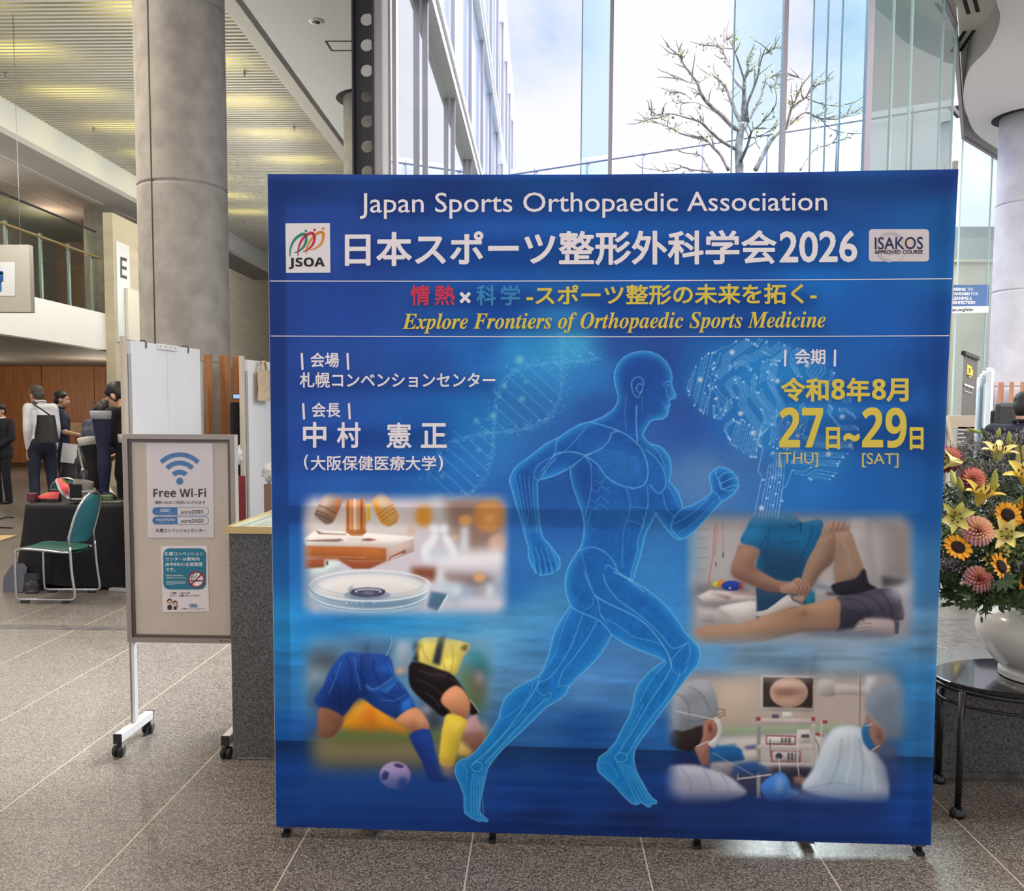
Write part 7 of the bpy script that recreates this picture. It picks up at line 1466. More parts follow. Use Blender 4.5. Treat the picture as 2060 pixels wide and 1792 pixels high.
for y0, y1 in ((1195, 1315), (1335, 1452)):
    q = [Tn(870, y0), Tn(870, y1)]; a_, b_ = Tn(497, y0), Tn(497, y1); rr = (b_[1] - a_[1]) / 2
    s0.poly(t, [q[0], q[1]] + [(a_[0] + rr - rr * math.sin(w), b_[1] - rr + rr * math.cos(w)) for w in [math.pi * i / 12 for i in range(13)]])
    e_ = Tn(1340, y0)[0]; w1 = Tn(870, y0)[0]
    arc = [(e_ - rr + rr * math.sin(w), a_[1] + rr - rr * math.cos(w)) for w in [math.pi * i / 12 for i in range(13)]]
    s0.line(t, [q[0]] + arc + [q[1]], .8)
t.build('blue_print', BLUEP, nt_)
def nb(mb, sh, body, x0, y0, x1, y1, bo=0.0, T_=Tn, sk=0):
    a_ = T_(x0, y0); b_ = T_(x1, y1); sh.text(mb, body, (a_[0], a_[1], b_[1], b_[0], a_[1] + sk, b_[1] + sk), bo)
t = MB(); nb(t, s0, SANSB('Free Wi-Fi'), 508, 912, 1302, 1045, .004); nb(t, s0, '無料 Wi-Fi ご利用いただけます', 538, 1098, 1292, 1150, .012); nb(t, s0, 'sora2003', 925, 1236, 1258, 1292, .01); nb(t, s0, 'sora2003', 928, 1371, 1260, 1427, .01); nb(t, s0, '札幌コンベンションセンター', 548, 1515, 1298, 1574, .016); t.build('dark_print', DARKP, nt_)
t = MB(); nb(t, s1, 'SSID', 615, 1220, 768, 1270, .02); nb(t, s1, 'ネットワーク名', 618, 1284, 770, 1302); nb(t, s1, 'PASSWORD', 557, 1366, 840, 1404, .015); nb(t, s1, 'パスワード', 620, 1420, 750, 1438); t.build('white_print', WHP, nt_)
sl = MB(); sl.box((-.002, -.0042, -.001), (.138, -.0036, .001)); t = MB(); 
P_ = [at(x, y, YN - .0035) for x, y in [(294, 891), (428, 891), (431, 1082), (297.6, 1082)]]; c_ = nt_.location
t.grid(lambda u, v: (P_[3] * (1 - u) + P_[2] * u) * (1 - v) + (P_[0] * (1 - u) + P_[1] * u) * v - c_ + Vector((0, -.0012 * (1 + math.sin(u * 31 + 5 * math.sin(v * 9)) * math.sin(v * 37 + 3 * u)), 0)), 26, 36); o = t.build('clear_sleeve', glass('sleeve_film', (.98, .98, .98), .03, .12, .03), nt_)
# ---- no smoking notice
n2, inv = notice('no_smoking_notice', 'small white notice with a teal no smoking panel below the wireless notice', [(323.6, 1098.5), (416.8, 1098), (421, 1229.5), (327.5, 1231.5)], YN, PAPER)
s0 = Sheet((0, YN, 1), (0, -1, 0), .0012, inv); s1 = Sheet((0, YN, 1), (0, -1, 0), .0018, inv); s2 = Sheet((0, YN, 1), (0, -1, 0), .0024, inv); s3 = Sheet((0, YN, 1), (0, -1, 0), .0030, inv)
Tm = lambda x, y: (240 + x / 7.4667, 1080 + y / 7.4667)
def rr_(mb, sh, x0, y0, x1, y1, r_): a_ = Tm(x0, y0); b_ = Tm(x1, y1); sh.rrect(mb, a_[0], a_[1], b_[0], b_[1], r_ / 7.4667)
t = MB(); rr_(t, s0, 660, 170, 1303, 788, 95); t.build('teal_panel', mat('poster_teal', (30, 116, 140), .6), n2)
t = MB()
for body, q in (('札幌コンベンション', (680, 222, 1262, 280)), ('センターは敷地内', (692, 302, 1205, 358)), ('(駐車場含む)', (692, 386, 980, 440)), ('全面禁煙', (990, 380, 1250, 440)), ('です。', (700, 462, 840, 518)), ('敷地及び館内施設に', (702, 566, 962, 588)), ('喫煙所はございません。', (705, 600, 1004, 622))): nb(t, s1, body, *q, .012, Tm)
for k in range(4): a_ = Tm(706, 664 + k * 17); b_ = Tm((1000, 1000, 1000, 830)[k], 664 + k * 17); s1.line(t, [a_, b_], .55)
t.build('white_print', WHP, n2)
t = MB(); s1.disc(t, *Tm(1157, 636), 14.6, n=30); t.build('sign_disc', WHP, n2)
t = MB(); a_, b_ = Tm(1065, 648), Tm(1250, 668); s2.rect(t, a_[0], a_[1], b_[0], b_[1]); s2.line(t, [Tm(*p) for p in ((1085, 640), (1080, 600), (1110, 585), (1105, 560), (1130, 545))], 1.2); s2.line(t, [Tm(*p) for p in ((1110, 635), (1115, 605), (1145, 600), (1160, 570), (1150, 548))], 1.2); t.build('cigarette', DARKP, n2)
t = MB(); c_ = Tm(1157, 636); s3.ring(t, *c_, 13.4, 16.6, 0, 360, 40); s3.line(t, [(c_[0] - 10, c_[1] + 10), (c_[0] + 10, c_[1] - 10)], 3); t.build('red_ring', mat('poster_red', (160, 44, 62), .6), n2)
t = MB(); nb(t, s0, 'ご理解、ご協力の程', 760, 826, 1060, 856, .012, Tm); nb(t, s0, 'よろしくお願い申し上げます。', 758, 866, 1222, 896, .012, Tm); nb(t, s0, '札幌コンベンションセンター', 942, 1068, 1290, 1090, .012, Tm); t.build('dark_print', DARKP, n2)
t = MB(); s0.disc(t, *Tm(755, 965), 5.2); s0.disc(t, *Tm(838, 990), 4.8); s0.rrect(t, *Tm(722, 1020), *Tm(790, 1095), 3); s0.rrect(t, *Tm(815, 1040), *Tm(862, 1095), 2.4); s0.line(t, [Tm(862, 1000), Tm(872, 1055)], 1.2); t.build('staff_drawing', DARKP, n2)
t = MB(); s1.disc(t, *Tm(757, 975), 3.8, 3.6); s1.disc(t, *Tm(840, 1000), 3.5, 3.4); t.build('staff_faces', mat('poster_skin', (222, 170, 150), .6), n2)
t = MB()
for x in (1078, 1114, 1150): s0.ring(t, *Tm(x, 1032), 1.8, 3.4, 0, 360, 18)
t.build('blue_rings', BLUEP, n2)

# ================================================================== dark granite counter and bench
GRAN = mat('dark_granite', (50, 50, 51), .35, c2=(112, 110, 108), scale=150, detail=3, spec=.5)
CT = thing('granite_counter', 'tall dark granite counter end beside the left edge of the blue backdrop', 'counter', (-.2, 4.15, 0))
t = MB(); t.bbox((-1.133, -.355, .012), (1.1, .36, .995), .004); t.build('body', GRAN, CT)
t = MB(); t.box((-1.12, -.34, 0), (1.09, .35, .012)); t.build('plinth', MATS['pale_stone_band'], CT)
t = MB(); t.box((-1.125, -.345, .996), (1.09, .35, 1.004)); t.build('display_bed', mat('cream_bed', (222, 218, 206), .5), CT)
BR_ = MATS['brass']; t = MB()
for a_, b_ in (((-1.14, -.362, 1.01), (1.1, -.362, 1.01)), ((-1.14, -.362, 1.01), (-1.14, .362, 1.01)), ((-1.14, .362, 1.01), (1.1, .362, 1.01))): t.beam(a_, b_, .016, .03)
t.build('brass_edge', BR_, CT)
t = MB(); t.box((-1.128, -.35, 1.006), (1.09, .35, 1.02)); t.build('glass_top', glass('counter_glass', (.93, .97, .95), .06), CT)
BN_ = thing('granite_bench', 'low dark granite bench behind the round black table', 'bench', (2.9, 3.98, 0))
t = MB(); t.bbox((-1.6, -.25, .03), (1.4, .25, .43), .006); t.build('body', GRAN, BN_)
t = MB(); t.box((-1.59, -.235, 0), (1.39, .235, .03)); t.build('plinth', MATS['dark_stone_band'], BN_)
# ================================================================== flowers in a white vase on a black oval table
OC_ = Vector((1.96, 3.52, 0)); TH = .50
BLKG = mat('black_lacquer', (16, 16, 18), .08, coat=.5); BLKM = mat('black_tube', (22, 22, 24), .3)
TB = thing('oval_table', 'black oval side table with tube legs right of the blue backdrop', 'table', OC_)
oval = lambda rx, ry, n=64: [(rx * math.cos(2 * math.pi * k / n), ry * math.sin(2 * math.pi * k / n)) for k in range(n)]
t = MB(); n = 64
prof = [(.985, TH - .012), (1.0, TH - .008), (1.0, TH - .003), (.985, TH)]
vs = []; fs = []
for s, z in prof: vs += [(x * s, y * s, z) for x, y in oval(.41, .275)]
for i in range(3):
    for k in range(n): fs.append((i * n + k, i * n + (k + 1) % n, (i + 1) * n + (k + 1) % n, (i + 1) * n + k))
t.add(vs, fs + [tuple(range(n))[::-1], tuple(range(3 * n, 4 * n))]); t.build('tabletop', BLKG, TB)
t = MB(); t.tube([(x, y, TH - .026) for x, y in oval(.40, .265)], .010, 8, closed=True); t.build('rim_tube', BLKM, TB)
t = MB(); t.tube([(x, y, TH - .085) for x, y in oval(.385, .25)], .006, 8, closed=True); t.build('lower_hoop', BLKM, TB)
for x, y in ((-.374, -.148), (-.306, .18), (.374, -.148), (.306, .18)):
    t = MB(); t.tube([(x, y, .012), (x, y, TH - .02)], .0125, 12); t.build('leg', BLKM, TB)
    t = MB(); t.lathe([(.028, 0), (.030, .012), (.022, .03), (.014, .036)], 20, (x, y, 0)); t.build('foot', BLKM, TB)
VC = Vector((1.99, 3.52, TH + .001))
t = MB(); pf = [(.0, .0), (.165, .0), (.182, .008), (.182, .028), (.176, .034), (.205, .06), (.245, .11), (.268, .165), (.270, .20), (.255, .245), (.225, .28), (.20, .295), (.192, .30), (.186, .296), (.21, .27), (.235, .235), (.245, .20), (.24, .16), (.2, .08), (0, .05)]
P_ = smooth_path([(r_, 0, z) for r_, z in pf], 3); t.lathe([(max(p.x, 0), p.z) for p in P_], 64); VASE = t.build('vase', mat('white_ceramic', (222, 218, 210), .22, coat=.4), loc=VC); tag(VASE, 'round white ceramic vase full of flowers on the black oval table', 'vase')
MOUTH = VC + Vector((0, 0, .27))
LILY = mat('lily_yellow', (240, 226, 130), .5, c2=(246, 238, 176), scale=14); LILYD = mat('lily_deep_yellow', (236, 204, 74), .5, c2=(242, 222, 120), scale=14); LILYG = mat('lily_green_yellow', (226, 218, 90), .5, c2=(236, 230, 150), scale=14)
STEM = mat('stem_green', (84, 110, 46), .6); ANTH = mat('anther_brown', (92, 44, 22), .8); PIST = mat('pistil_pale', (206, 208, 120), .5); BUDG = mat('bud_green', (136, 150, 62), .5, c2=(172, 170, 76), scale=18)
SUNP = mat('sunflower_petal', (240, 158, 10), .55, c2=(246, 178, 24), scale=30); SUNC = mat('sunflower_disc', (48, 24, 20), .9, c2=(30, 14, 14), scale=160, bump=.6, bscale=200)
D1M = mat('dahlia_coral', (242, 180, 154), .6, c2=(232, 150, 138), scale=22); D2M = mat('dahlia_rose', (224, 164, 168), .6, c2=(238, 194, 190), scale=22); D3M = mat('dahlia_wine', (152, 74, 92), .6, c2=(188, 108, 116), scale=22); D4M = mat('dahlia_peach', (248, 210, 170), .6, c2=(240, 184, 156), scale=22)
LEAFD = mat('leaf_dark', (40, 62, 34), .5, c2=(58, 82, 44), scale=9); LEAFM = mat('leaf_mid', (84, 106, 50), .55, c2=(110, 128, 62), scale=9); STAT = mat('statice_grey', (188, 182, 196), .8, c2=(140, 136, 142), scale=30); STATD = mat('twig_dark', (66, 62, 56), .8)
rf = random.Random(5)
def frame_of(ax, roll=0):
    z = Vector(ax).normalized(); x = z.orthogonal().normalized(); y = z.cross(x); M = Matrix((x, y, z)).transposed().to_4x4(); return M @ Matrix.Rotation(roll, 4, 'Z')
def petal(mb, M, L, w, a0, a1, phi, cup=.25, tip=1.0, n=9, m=5, thick=0, r0=.0):
    """blade growing from the axis, leaning from angle a0 to a1 (deg from the axis)"""
    cs, sn = math.cos(phi), math.sin(phi); pts = []; r = r0; z = 0
    for i in range(n + 1):
        u = i / n; a = R(a0 + (a1 - a0) * u ** 1.25); pts.append((r, z, a)); r += L / n * math.sin(a); z += L / n * math.cos(a)
    def f(u, v):
        i = min(int(round(v * n)), n); r_, z_, a = pts[i]; uu = i / n
        ww = w * (math.sin(math.pi * min(1, uu * .92 + .06)) ** .75) * (1 if uu < .98 else .3); s = (u - .5) * 2
        cc = cup * ww * s * s; rr = r_ - cc * math.cos(a); zz = z_ + cc * math.sin(a); q = s * ww / 2
        return M @ Vector((rr * cs - q * sn, rr * sn + q * cs, zz))
    mb.grid(f, m, n)
def stem_to(mb, M, back=.03, rad=.0035, target=None):
    p0 = M @ Vector((0, 0, -.005)); p1 = M @ Vector((0, 0, -back)); e = (target or MOUTH) + Vector((rf.uniform(-.07, .07), rf.uniform(-.07, .07), rf.uniform(-.10, -.02)))
    mid = (p1 + e) / 2 + Vector((0, 0, .03)); mb.tube(smooth_path([p0, p1, mid, e], 5), rad, 6)
def flower_root(name, label, cat, p, group='flowers in the white vase'): return thing(name, label, cat, p, 0, group)
def lily(px, py, Y, ax, size, label, m=LILY, roll=0, openn=1.0):
    p = at(px, py, Y); root = flower_root('lily', label, 'flower', p); M = frame_of(ax, roll)
    t = MB()
    for k in range(6): petal(t, M, size * (.98 if k % 2 else 1.03), size * (.40 if k % 2 else .30), 16, (78 if k % 2 else 92) * openn + rf.uniform(-10, 10), 2 * math.pi * k / 6 + rf.uniform(-.1, .1), .28, r0=size * .03)
    t.build('petals', m, root)
    t = MB()
    for k in range(6):
        a = 2 * math.pi * (k + .5) / 6; q = [M @ Vector((0, 0, size * .1)), M @ Vector((size * .10 * math.cos(a), size * .10 * math.sin(a), size * .4)), M @ Vector((size * .2 * math.cos(a), size * .2 * math.sin(a), size * .62))]
        t.tube(smooth_path(q, 3), .0011, 5)
    t.build('filaments', PIST, root)
    t = MB()
    for k in range(6):
        a = 2 * math.pi * (k + .5) / 6; c = M @ Vector((size * .2 * math.cos(a), size * .2 * math.sin(a), size * .62)); d = (M.to_3x3() @ Vector((-math.sin(a) * .3, math.cos(a) * .3, 1))).normalized() * size * .08; t.tube([c - d, c, c + d], [.0016, .0036, .0016], 6)
    t.build('anthers', ANTH, root)
    t = MB(); t.tube([M @ Vector((0, 0, 0)), M @ Vector((0, 0, size * .45)), M @ Vector((size * .04, 0, size * .72))], [.002, .002, .003], 6); t.build('pistil', PIST, root)
    Mw = Matrix.Translation(p) @ M; t = MB(); stem_to(t, Mw, .06); o = t.build('stem', STEM, root); o.matrix_parent_inverse = Matrix.Translation(-p); return root
def bud(px, py, Y, ax, L, w, label, m=BUDG, back=.07):
    p = at(px, py, Y); root = flower_root('lily_bud', label, 'flower bud', p); M = frame_of(ax)
    t = MB(); n = 9; t.tube([M @ Vector((0, 0, L * (k / n - .5))) for k in range(n + 1)], [max(.001, w / 2 * (math.sin(math.pi * (.06 + .9 * (k / n) ** .85))) ** .8) for k in range(n + 1)], 12); t.build('bud', m, root)
    t = MB(); q = frame_of(ax); stem_to(t, Matrix.Translation(p) @ q @ Matrix.Translation((0, 0, -L / 2)), back, .0028); o = t.build('stem', STEM, root); o.matrix_parent_inverse = Matrix.Translation(-p); return root
def dahlia(px, py, Y, ax, rad, label, outer, inner):
    p = at(px, py, Y); root = flower_root('dahlia', label, 'flower', p); M = frame_of(ax, rf.uniform(0, 6)); to = MB(); ti = MB(); N = 130
    for k in range(N):
        u = (k + .5) / N; th = math.acos(1 - 1.28 * u); ph = k * 2.39996
        d = Vector((math.sin(th) * math.cos(ph), math.sin(th) * math.sin(ph), math.cos(th))); side = d.cross(Vector((0, 0, 1)))
        side = side.normalized() if side.length > 1e-4 else Vector((1, 0, 0)); upv = side.cross(d)
        L = rad * (.62 + .38 * min(1, th / 1.2)); w = rad * (.10 + .24 * min(1, th / 1.5)); mb = ti if u < .42 else to
        def f(a, b, d=d, side=side, upv=upv, L=L, w=w, th=th):
            s = (a - .5) * 2; ww = w * (math.sin(math.pi * min(1, .12 + .84 * b)) ** .7); q = d * (rad * .15 + (L - rad * .15) * b) + side * s * ww * .6 + upv * (.5 * ww * s * s - .10 * L * b * b) ; return M @ q
        mb.grid(f, 3, 4)
    to.build('outer_petals', outer, root); ti.build('inner_petals', inner, root)
    t = MB(); stem_to(t, Matrix.Translation(p) @ M, rad * .9, .004); o = t.build('stem', STEM, root); o.matrix_parent_inverse = Matrix.Translation(-p); return root
def sunflower(px, py, Y, ax, rad, label):
    p = at(px, py, Y); root = flower_root('sunflower', label, 'flower', p); M = frame_of(ax, rf.uniform(0, 1)); t = MB()
    for k in range(20): petal(t, M, rad * rf.uniform(.54, .64), rad * .26, 78 + (k % 2) * 10, 88 + (k % 2) * 14 + rf.uniform(-8, 8), 2 * math.pi * k / 20, .15, r0=rad * .38, n=7, m=3)
    t.build('petals', SUNP, root)
    t = MB(); t.lathe([(rad * .46, -.004), (rad * .46, .004), (rad * .36, .010), (rad * .2, .010), (0, .007)], 28, M=M); t.build('disc', SUNC, root)
    t = MB(); t.lathe([(.0, -.016), (rad * .3, -.012), (rad * .5, -.003)], 20, M=M); t.build('sepals', STEM, root)
    t = MB(); stem_to(t, Matrix.Translation(p) @ M, .05, .0045); o = t.build('stem', STEM, root); o.matrix_parent_inverse = Matrix.Translation(-p); return root
F = lambda r_, c, u: Vector((r_, -c, u))              # right, towards the viewer, up
lily(2005, 932, 3.40, F(-.05, .35, .9), .100, 'wide open pale yellow lily at the top of the arrangement, brown anthers showing', roll=.3)
lily(1936, 930, 3.30, F(-.95, .18, .1), .098, 'yellow lily pointing left over the dark red dahlia', LILY, 1.0, .55)
lily(2046, 934, 3.52, F(.25, .1, .95), .105, 'pale yellow lily with upswept petals at the top right of the arrangement', LILY, .8, .75)
lily(2062, 978, 3.22, F(-.25, .5, .8), .11, 'deep yellow lily at the right edge above the sunflowers', LILYD, .2)
lily(1966, 1018, 3.20, F(.05, .45, .9), .108, 'yellow lily with long curling petals between the two coral dahlias', LILYD, .5)
lily(1918, 1040, 3.12, F(-.25, .95, .1), .085, 'greenish yellow lily facing the viewer at the left edge of the arrangement', LILYG, .55)
lily(2026, 1082, 3.14, F(-.45, .8, .35), .088, 'soft yellow lily below the sunflower with the dark centre', LILY, .25)
lily(1988, 1124, 3.20, F(-.2, .85, .1), .045, 'small yellow alstroemeria left of the tilted sunflower', LILYG, .2, .8)
lily(2008, 1112, 3.22, F(.2, .8, .4), .05, 'small yellow alstroemeria above the tilted sunflower', LILYG, .9, .8)
bud(1959, 866, 3.42, F(-.95, .1, .28), .060, .014, 'slim lily bud bending left at the top of the arrangement', BUDG, .02)
bud(2009, 871, 3.50, F(.12, 0, 1), .042, .017, 'upright green lily bud against the dark clothed person')
bud(2030, 882, 3.45, F(-.05, 0, 1), .055, .018, 'taller upright green lily bud near the top right of the arrangement')
bud(2000, 967, 3.18, F(.0, .15, 1), .078, .026, 'large green lily bud right of the wine red dahlia')
bud(1932, 975, 3.18, F(-.35, .2, .9), .060, .021, 'green lily bud left of the wine red dahlia')
bud(1917, 962, 3.22, F(-.3, .15, .95), .062, .022, 'yellow green lily bud below the dark red dahlia at the left edge', LILYG)
bud(1943, 1027, 3.16, F(-.9, .2, .35), .050, .02, 'lily bud pointing left under the long petalled lily')
bud(2050, 1010, 3.3, F(.5, .2, .8), .06, .024, 'olive lily bud above the sunflowers at the right edge')
dahlia(1907, 924, 3.38, F(-.3, .8, .55), .052, 'dark red dahlia half hidden by the blue backdrop edge', D3M, D1M)
dahlia(1957, 965, 3.24, F(-.1, .85, .5), .047, 'wine and coral dahlia in the upper middle of the arrangement', D3M, D1M)
dahlia(1967, 1068, 3.12, F(.15, .85, .5), .055, 'big peach pink dahlia in the middle of the arrangement', D2M, D4M)
dahlia(1969, 1166, 3.16, F(.15, .55, .45), .052, 'low coral pink dahlia above the vase rim', D2M, D1M)
sunflower(2027, 1036, 3.18, F(.1, .9, .35), .053, 'orange sunflower with dark centre below the deep yellow lily')
sunflower(2060, 1034, 3.26, F(.5, .8, .3), .05, 'orange sunflower cut off by the right edge of the photo, upper one')
sunflower(1927, 1101, 3.10, F(.05, .78, .62), .052, 'orange sunflower at the left side below the greenish lily')
sunflower(2013, 1140, 3.12, F(.5, .72, .42), .054, 'orange sunflower turned to the right, low in the arrangement')
sunflower(2064, 1168, 3.2, F(.3, .9, .1), .045, 'orange sunflower cut off by the right edge of the photo, lower one')
lily(2098, 930, 3.45, F(.4, .3, .9), .10, 'pale yellow lily just outside the right edge at the top', roll=.4)
lily(2110, 1030, 3.2, F(.4, .8, .4), .10, 'yellow lily on the outer right flank of the arrangement', LILYD, .6)
lily(2140, 980, 3.5, F(.8, .2, .6), .10, 'yellow lily leaning far right over the vase', LILY, .2)
lily(2090, 1105, 3.15, F(.2, .9, .3), .088, 'greenish yellow lily low on the right flank', LILYG, .9)
dahlia(2098, 985, 3.22, F(.3, .85, .5), .05, 'coral dahlia on the outer right flank of the arrangement', D2M, D1M)
dahlia(2120, 1150, 3.2, F(.4, .8, .3), .05, 'low peach dahlia on the outer right flank', D2M, D4M)
sunflower(2092, 1060, 3.15, F(.3, .9, .3), .05, 'orange sunflower on the outer right flank, upper one')
sunflower(2130, 1090, 3.25, F(.6, .7, .3), .05, 'orange sunflower on the outer right flank, outermost one')
# foliage sprigs: palm-like leaf fans hanging round the vase rim, leafy filler between the flowers
def leaf(mb, p, d, up, L, w):
    d = d.normalized(); s = d.cross(up)
    if s.length < 1e-3: s = d.orthogonal()
    s.normalize(); nrm = s.cross(d)
    def f(u, v):
        ww = w * math.sin(math.pi * min(.98, .05 + .93 * v)) ** .9 * (u - .5); return p + d * L * v + s * ww + nrm * (abs(ww) * .35 - L * .22 * v * v)
    mb.grid(f, 2, 6)
def sprig(px, py, Y, label, m, kind, n, spread, tgt=None):
    p = at(px, py, Y); root = flower_root('foliage_sprig', label, 'foliage', p, 'foliage in the white vase'); t = MB()
    if kind == 'fan':
        for _ in range(n):
            c = Vector((rf.gauss(0, spread), rf.gauss(0, spread * .6), rf.gauss(0, spread * .6))); ax = Vector((rf.uniform(-.8, .8) , rf.uniform(-.9, .1), rf.uniform(-.9, .3))).normalized()
            for k in range(7):
                a = R(-105 + 35 * k); q = ax.orthogonal().normalized(); b2 = ax.cross(q); leaf(t, c, (q * math.sin(a) + b2 * math.cos(a) * .9 + ax * .35), ax, rf.uniform(.035, .05), .017)
    else:
        for _ in range(n):
            c = Vector((rf.gauss(0, spread), rf.gauss(0, spread * .7), rf.gauss(0, spread * .8))); leaf(t, c, Vector((rf.uniform(-1, 1), rf.uniform(-1, .3), rf.uniform(-.5, 1))), Vector((0, -.5, 1)), rf.uniform(.018, .034), rf.uniform(.008, .014))
    o = t.build('leaves', m, root); o['kind'] = 'stuff'
    t = MB(); stem_to(t, Matrix.Translation(p), .02, .003); o = t.build('stem', STEM, root); o.matrix_parent_inverse = Matrix.Translation(-p); return root
for px, py, Y, lab, n, s in ((1925, 1196, 3.22, 'dark palmate leaves drooping at the left over the vase rim', 8, .03), (1950, 1190, 3.16, 'dark palmate leaves below the low coral dahlia', 8, .032), (1985, 1200, 3.10, 'dark palmate leaves over the front of the vase rim', 9, .035), (2015, 1196, 3.10, 'dark palmate leaves over the vase rim under the turned sunflower', 9, .035), (2048, 1205, 3.12, 'dark palmate leaves over the vase rim at the right edge', 9, .035), (1912, 1165, 3.25, 'dark palmate leaves beside the backdrop edge below the left sunflower', 8, .028), (2040, 1160, 3.2, 'dark palmate leaves right of the turned sunflower', 7, .03)):
    sprig(px, py, Y, lab, LEAFD, 'fan', n, s)
for px, py, Y, lab, n, s, m in ((1915, 1080, 3.24, 'fine green filler left of the peach dahlia', 170, .035, LEAFM), (1935, 1130, 3.26, 'fine green filler under the left sunflower', 170, .04, LEAFD), (1985, 1090, 3.30, 'fine green filler behind the peach dahlia', 170, .05, LEAFD), (2040, 1120, 3.24, 'fine green filler right of the turned sunflower', 170, .04, LEAFM), (1925, 1000, 3.32, 'fine dark filler behind the left lily buds', 170, .045, LEAFD), (1990, 1010, 3.38, 'fine dark filler behind the long petalled lily', 190, .055, LEAFD), (2040, 985, 3.42, 'fine dark filler behind the deep yellow lily', 170, .05, LEAFD), (1965, 940, 3.46, 'fine dark filler between the upper dahlias and the top lily', 150, .045, LEAFD), (2010, 1160, 3.28, 'fine dark filler behind the low dahlia and the turned sunflower', 190, .06, LEAFD), (1930, 1040, 3.36, 'fine dark filler behind the greenish lily', 190, .05, LEAFD), (1908, 1110, 3.30, 'fine dark filler behind the left sunflower', 190, .04, LEAFD), (1960, 1120, 3.34, 'fine dark filler between the left sunflower and the low dahlia', 200, .05, LEAFD), (2050, 1080, 3.36, 'fine dark filler at the right edge behind the soft yellow lily', 200, .06, LEAFD)):
    sprig(px, py, Y, lab, m, 'fill', n, s)
for px, py, Y, lab, n, s, kd in ((2085, 1195, 3.2, 'dark palmate leaves at the far right of the vase rim', 9, .04, 'fan'), (2130, 1185, 3.35, 'dark palmate leaves on the right shoulder of the vase', 9, .04, 'fan'), (2150, 1160, 3.6, 'dark palmate leaves behind the right shoulder of the vase', 9, .05, 'fan'), (2100, 1110, 3.3, 'green filler at the far right of the arrangement', 220, .06, 'fill'), (2110, 1020, 3.4, 'green filler at the upper right of the arrangement', 220, .06, 'fill'), (2130, 1100, 3.6, 'green filler at the back right of the arrangement', 220, .07, 'fill')):
    sprig(px, py, Y, lab, LEAFD, kd, n, s)
def statice(px, py, Y, label, n, sx, sz):
    p = at(px, py, Y); t = MB(); d = MB()
    root = flower_root('statice_spray', label, 'flower', p, 'grey filler sprays in the white vase')
    for _ in range(n):
        c = Vector((rf.gauss(0, sx), rf.gauss(0, sx * .6), rf.gauss(0, sz))); v = Vector((rf.uniform(-1, 1), rf.uniform(-.6, .6), rf.uniform(0, 1.2))).normalized(); L = rf.uniform(.010, .022); q = [c, c + v * L * .6, c + v * L + Vector((rf.uniform(-.006, .006), 0, rf.uniform(-.004, .006)))]
        (t if rf.random() < .6 else d).tube(q, [.0008, .0012, .0006], 4)
    t.build('florets', STAT, root)['kind'] = 'stuff'; d.build('twigs', STATD, root)['kind'] = 'stuff'
    t = MB(); stem_to(t, Matrix.Translation(p), .02, .002); o = t.build('stem', STATD, root); o.matrix_parent_inverse = Matrix.Translation(-p)
for px, py, Y, lab, n, sx, sz in ((1955, 908, 3.50, 'pale grey spray at the top left of the arrangement', 170, .05, .012), (1990, 898, 3.50, 'pale grey spray behind the top lily', 190, .045, .016), (2024, 888, 3.52, 'pale grey spray at the top between the lily buds', 150, .035, .014), (2030, 945, 3.34, 'grey spray right of the top lily', 170, .035, .016), (1975, 945, 3.36, 'grey spray above the wine and coral dahlia', 170, .03, .012), (2052, 880, 3.46, 'curled grey spray at the top right against dark cloth', 60, .012, .016), (1905, 1135, 3.18, 'grey spray low at the backdrop edge', 200, .03, .014), (2000, 1035, 3.26, 'grey spray left of the upper sunflower', 110, .02, .02), (2048, 1150, 3.2, 'grey spray at the right edge near the lower sunflower', 110, .025, .016), (1962, 985, 3.28, 'grey spray under the wine and coral dahlia', 110, .03, .014)):
    statice(px, py, Y, lab, n, sx, sz)

# ================================================================== right part of the hall
P6, V6, k6 = person(gnd(2052, 7.0), R(-38), 1.74, dict(neck=(0, .07, 1.455), head=(.0, .15, 1.59), face=(.15, 1, -.35), chest=(0, .05, 1.31), shl=(-.20, .04, 1.41), shr=(.20, .04, 1.41), ell=(-.27, .06, 1.14), wrl=(-.18, .30, 1.05), elr=(.26, .08, 1.15), wrr=(.18, .32, 1.05), hdl=(.2, 1, 0), hdr=(-.2, 1, 0), pml=(.3, 0, -1), pmr=(-.3, 0, -1)),
    'person in a navy top seen from behind above the flowers at the right edge', mat('navy_top', (30, 33, 52), .75, var=.12, scale=8, bump=.3, bscale=14), SUIT, HAIR, wide=1.15, collar=SUIT)
def device(px, Y, ztop, rz, label, w=.17):
    q = gnd(px, Y); root = thing('equipment_stand', label, 'equipment', q, R(rz)); GP = mat('grey_black_pad', (72, 72, 76), .5)
    t = MB(); t.bbox((-w / 2, -.05, ztop - .26), (w / 2, .04, ztop), .03, Matrix.Rotation(R(8), 4, 'X')); t.build('padded_head', GP, root)
    t = MB(); t.bbox((-.05, .06, ztop - .55), (.06, .14, ztop - .08), .02); t.build('body', BLACKP, root)
    t = MB(); t.tube([(0, .1, .03), (0, .1, ztop - .3)], .025, 12); t.build('pole', BLACKP, root)
    t = MB(); t.lathe([(.22, 0), (.22, .02), (.05, .04)], 28, (0, .1, 0)); t.build('base', BLACKP, root)
    t = MB(); t.tube(smooth_path([(.06, .1, ztop - .5), (.12, .02, ztop - .42), (.16, -.02, ztop - .3)], 4), .018, 8); t.build('arm', BLACKP, root)
device(2008, 8.3, 1.665, -14, 'grey and black padded equipment on a stand left of the navy topped person')
device(2044, 9.6, 1.70, -10, 'black padded equipment on a stand behind the head of the navy topped person', .14)
WPM = mat('white_panel_lacquer', (228, 236, 240), .4)
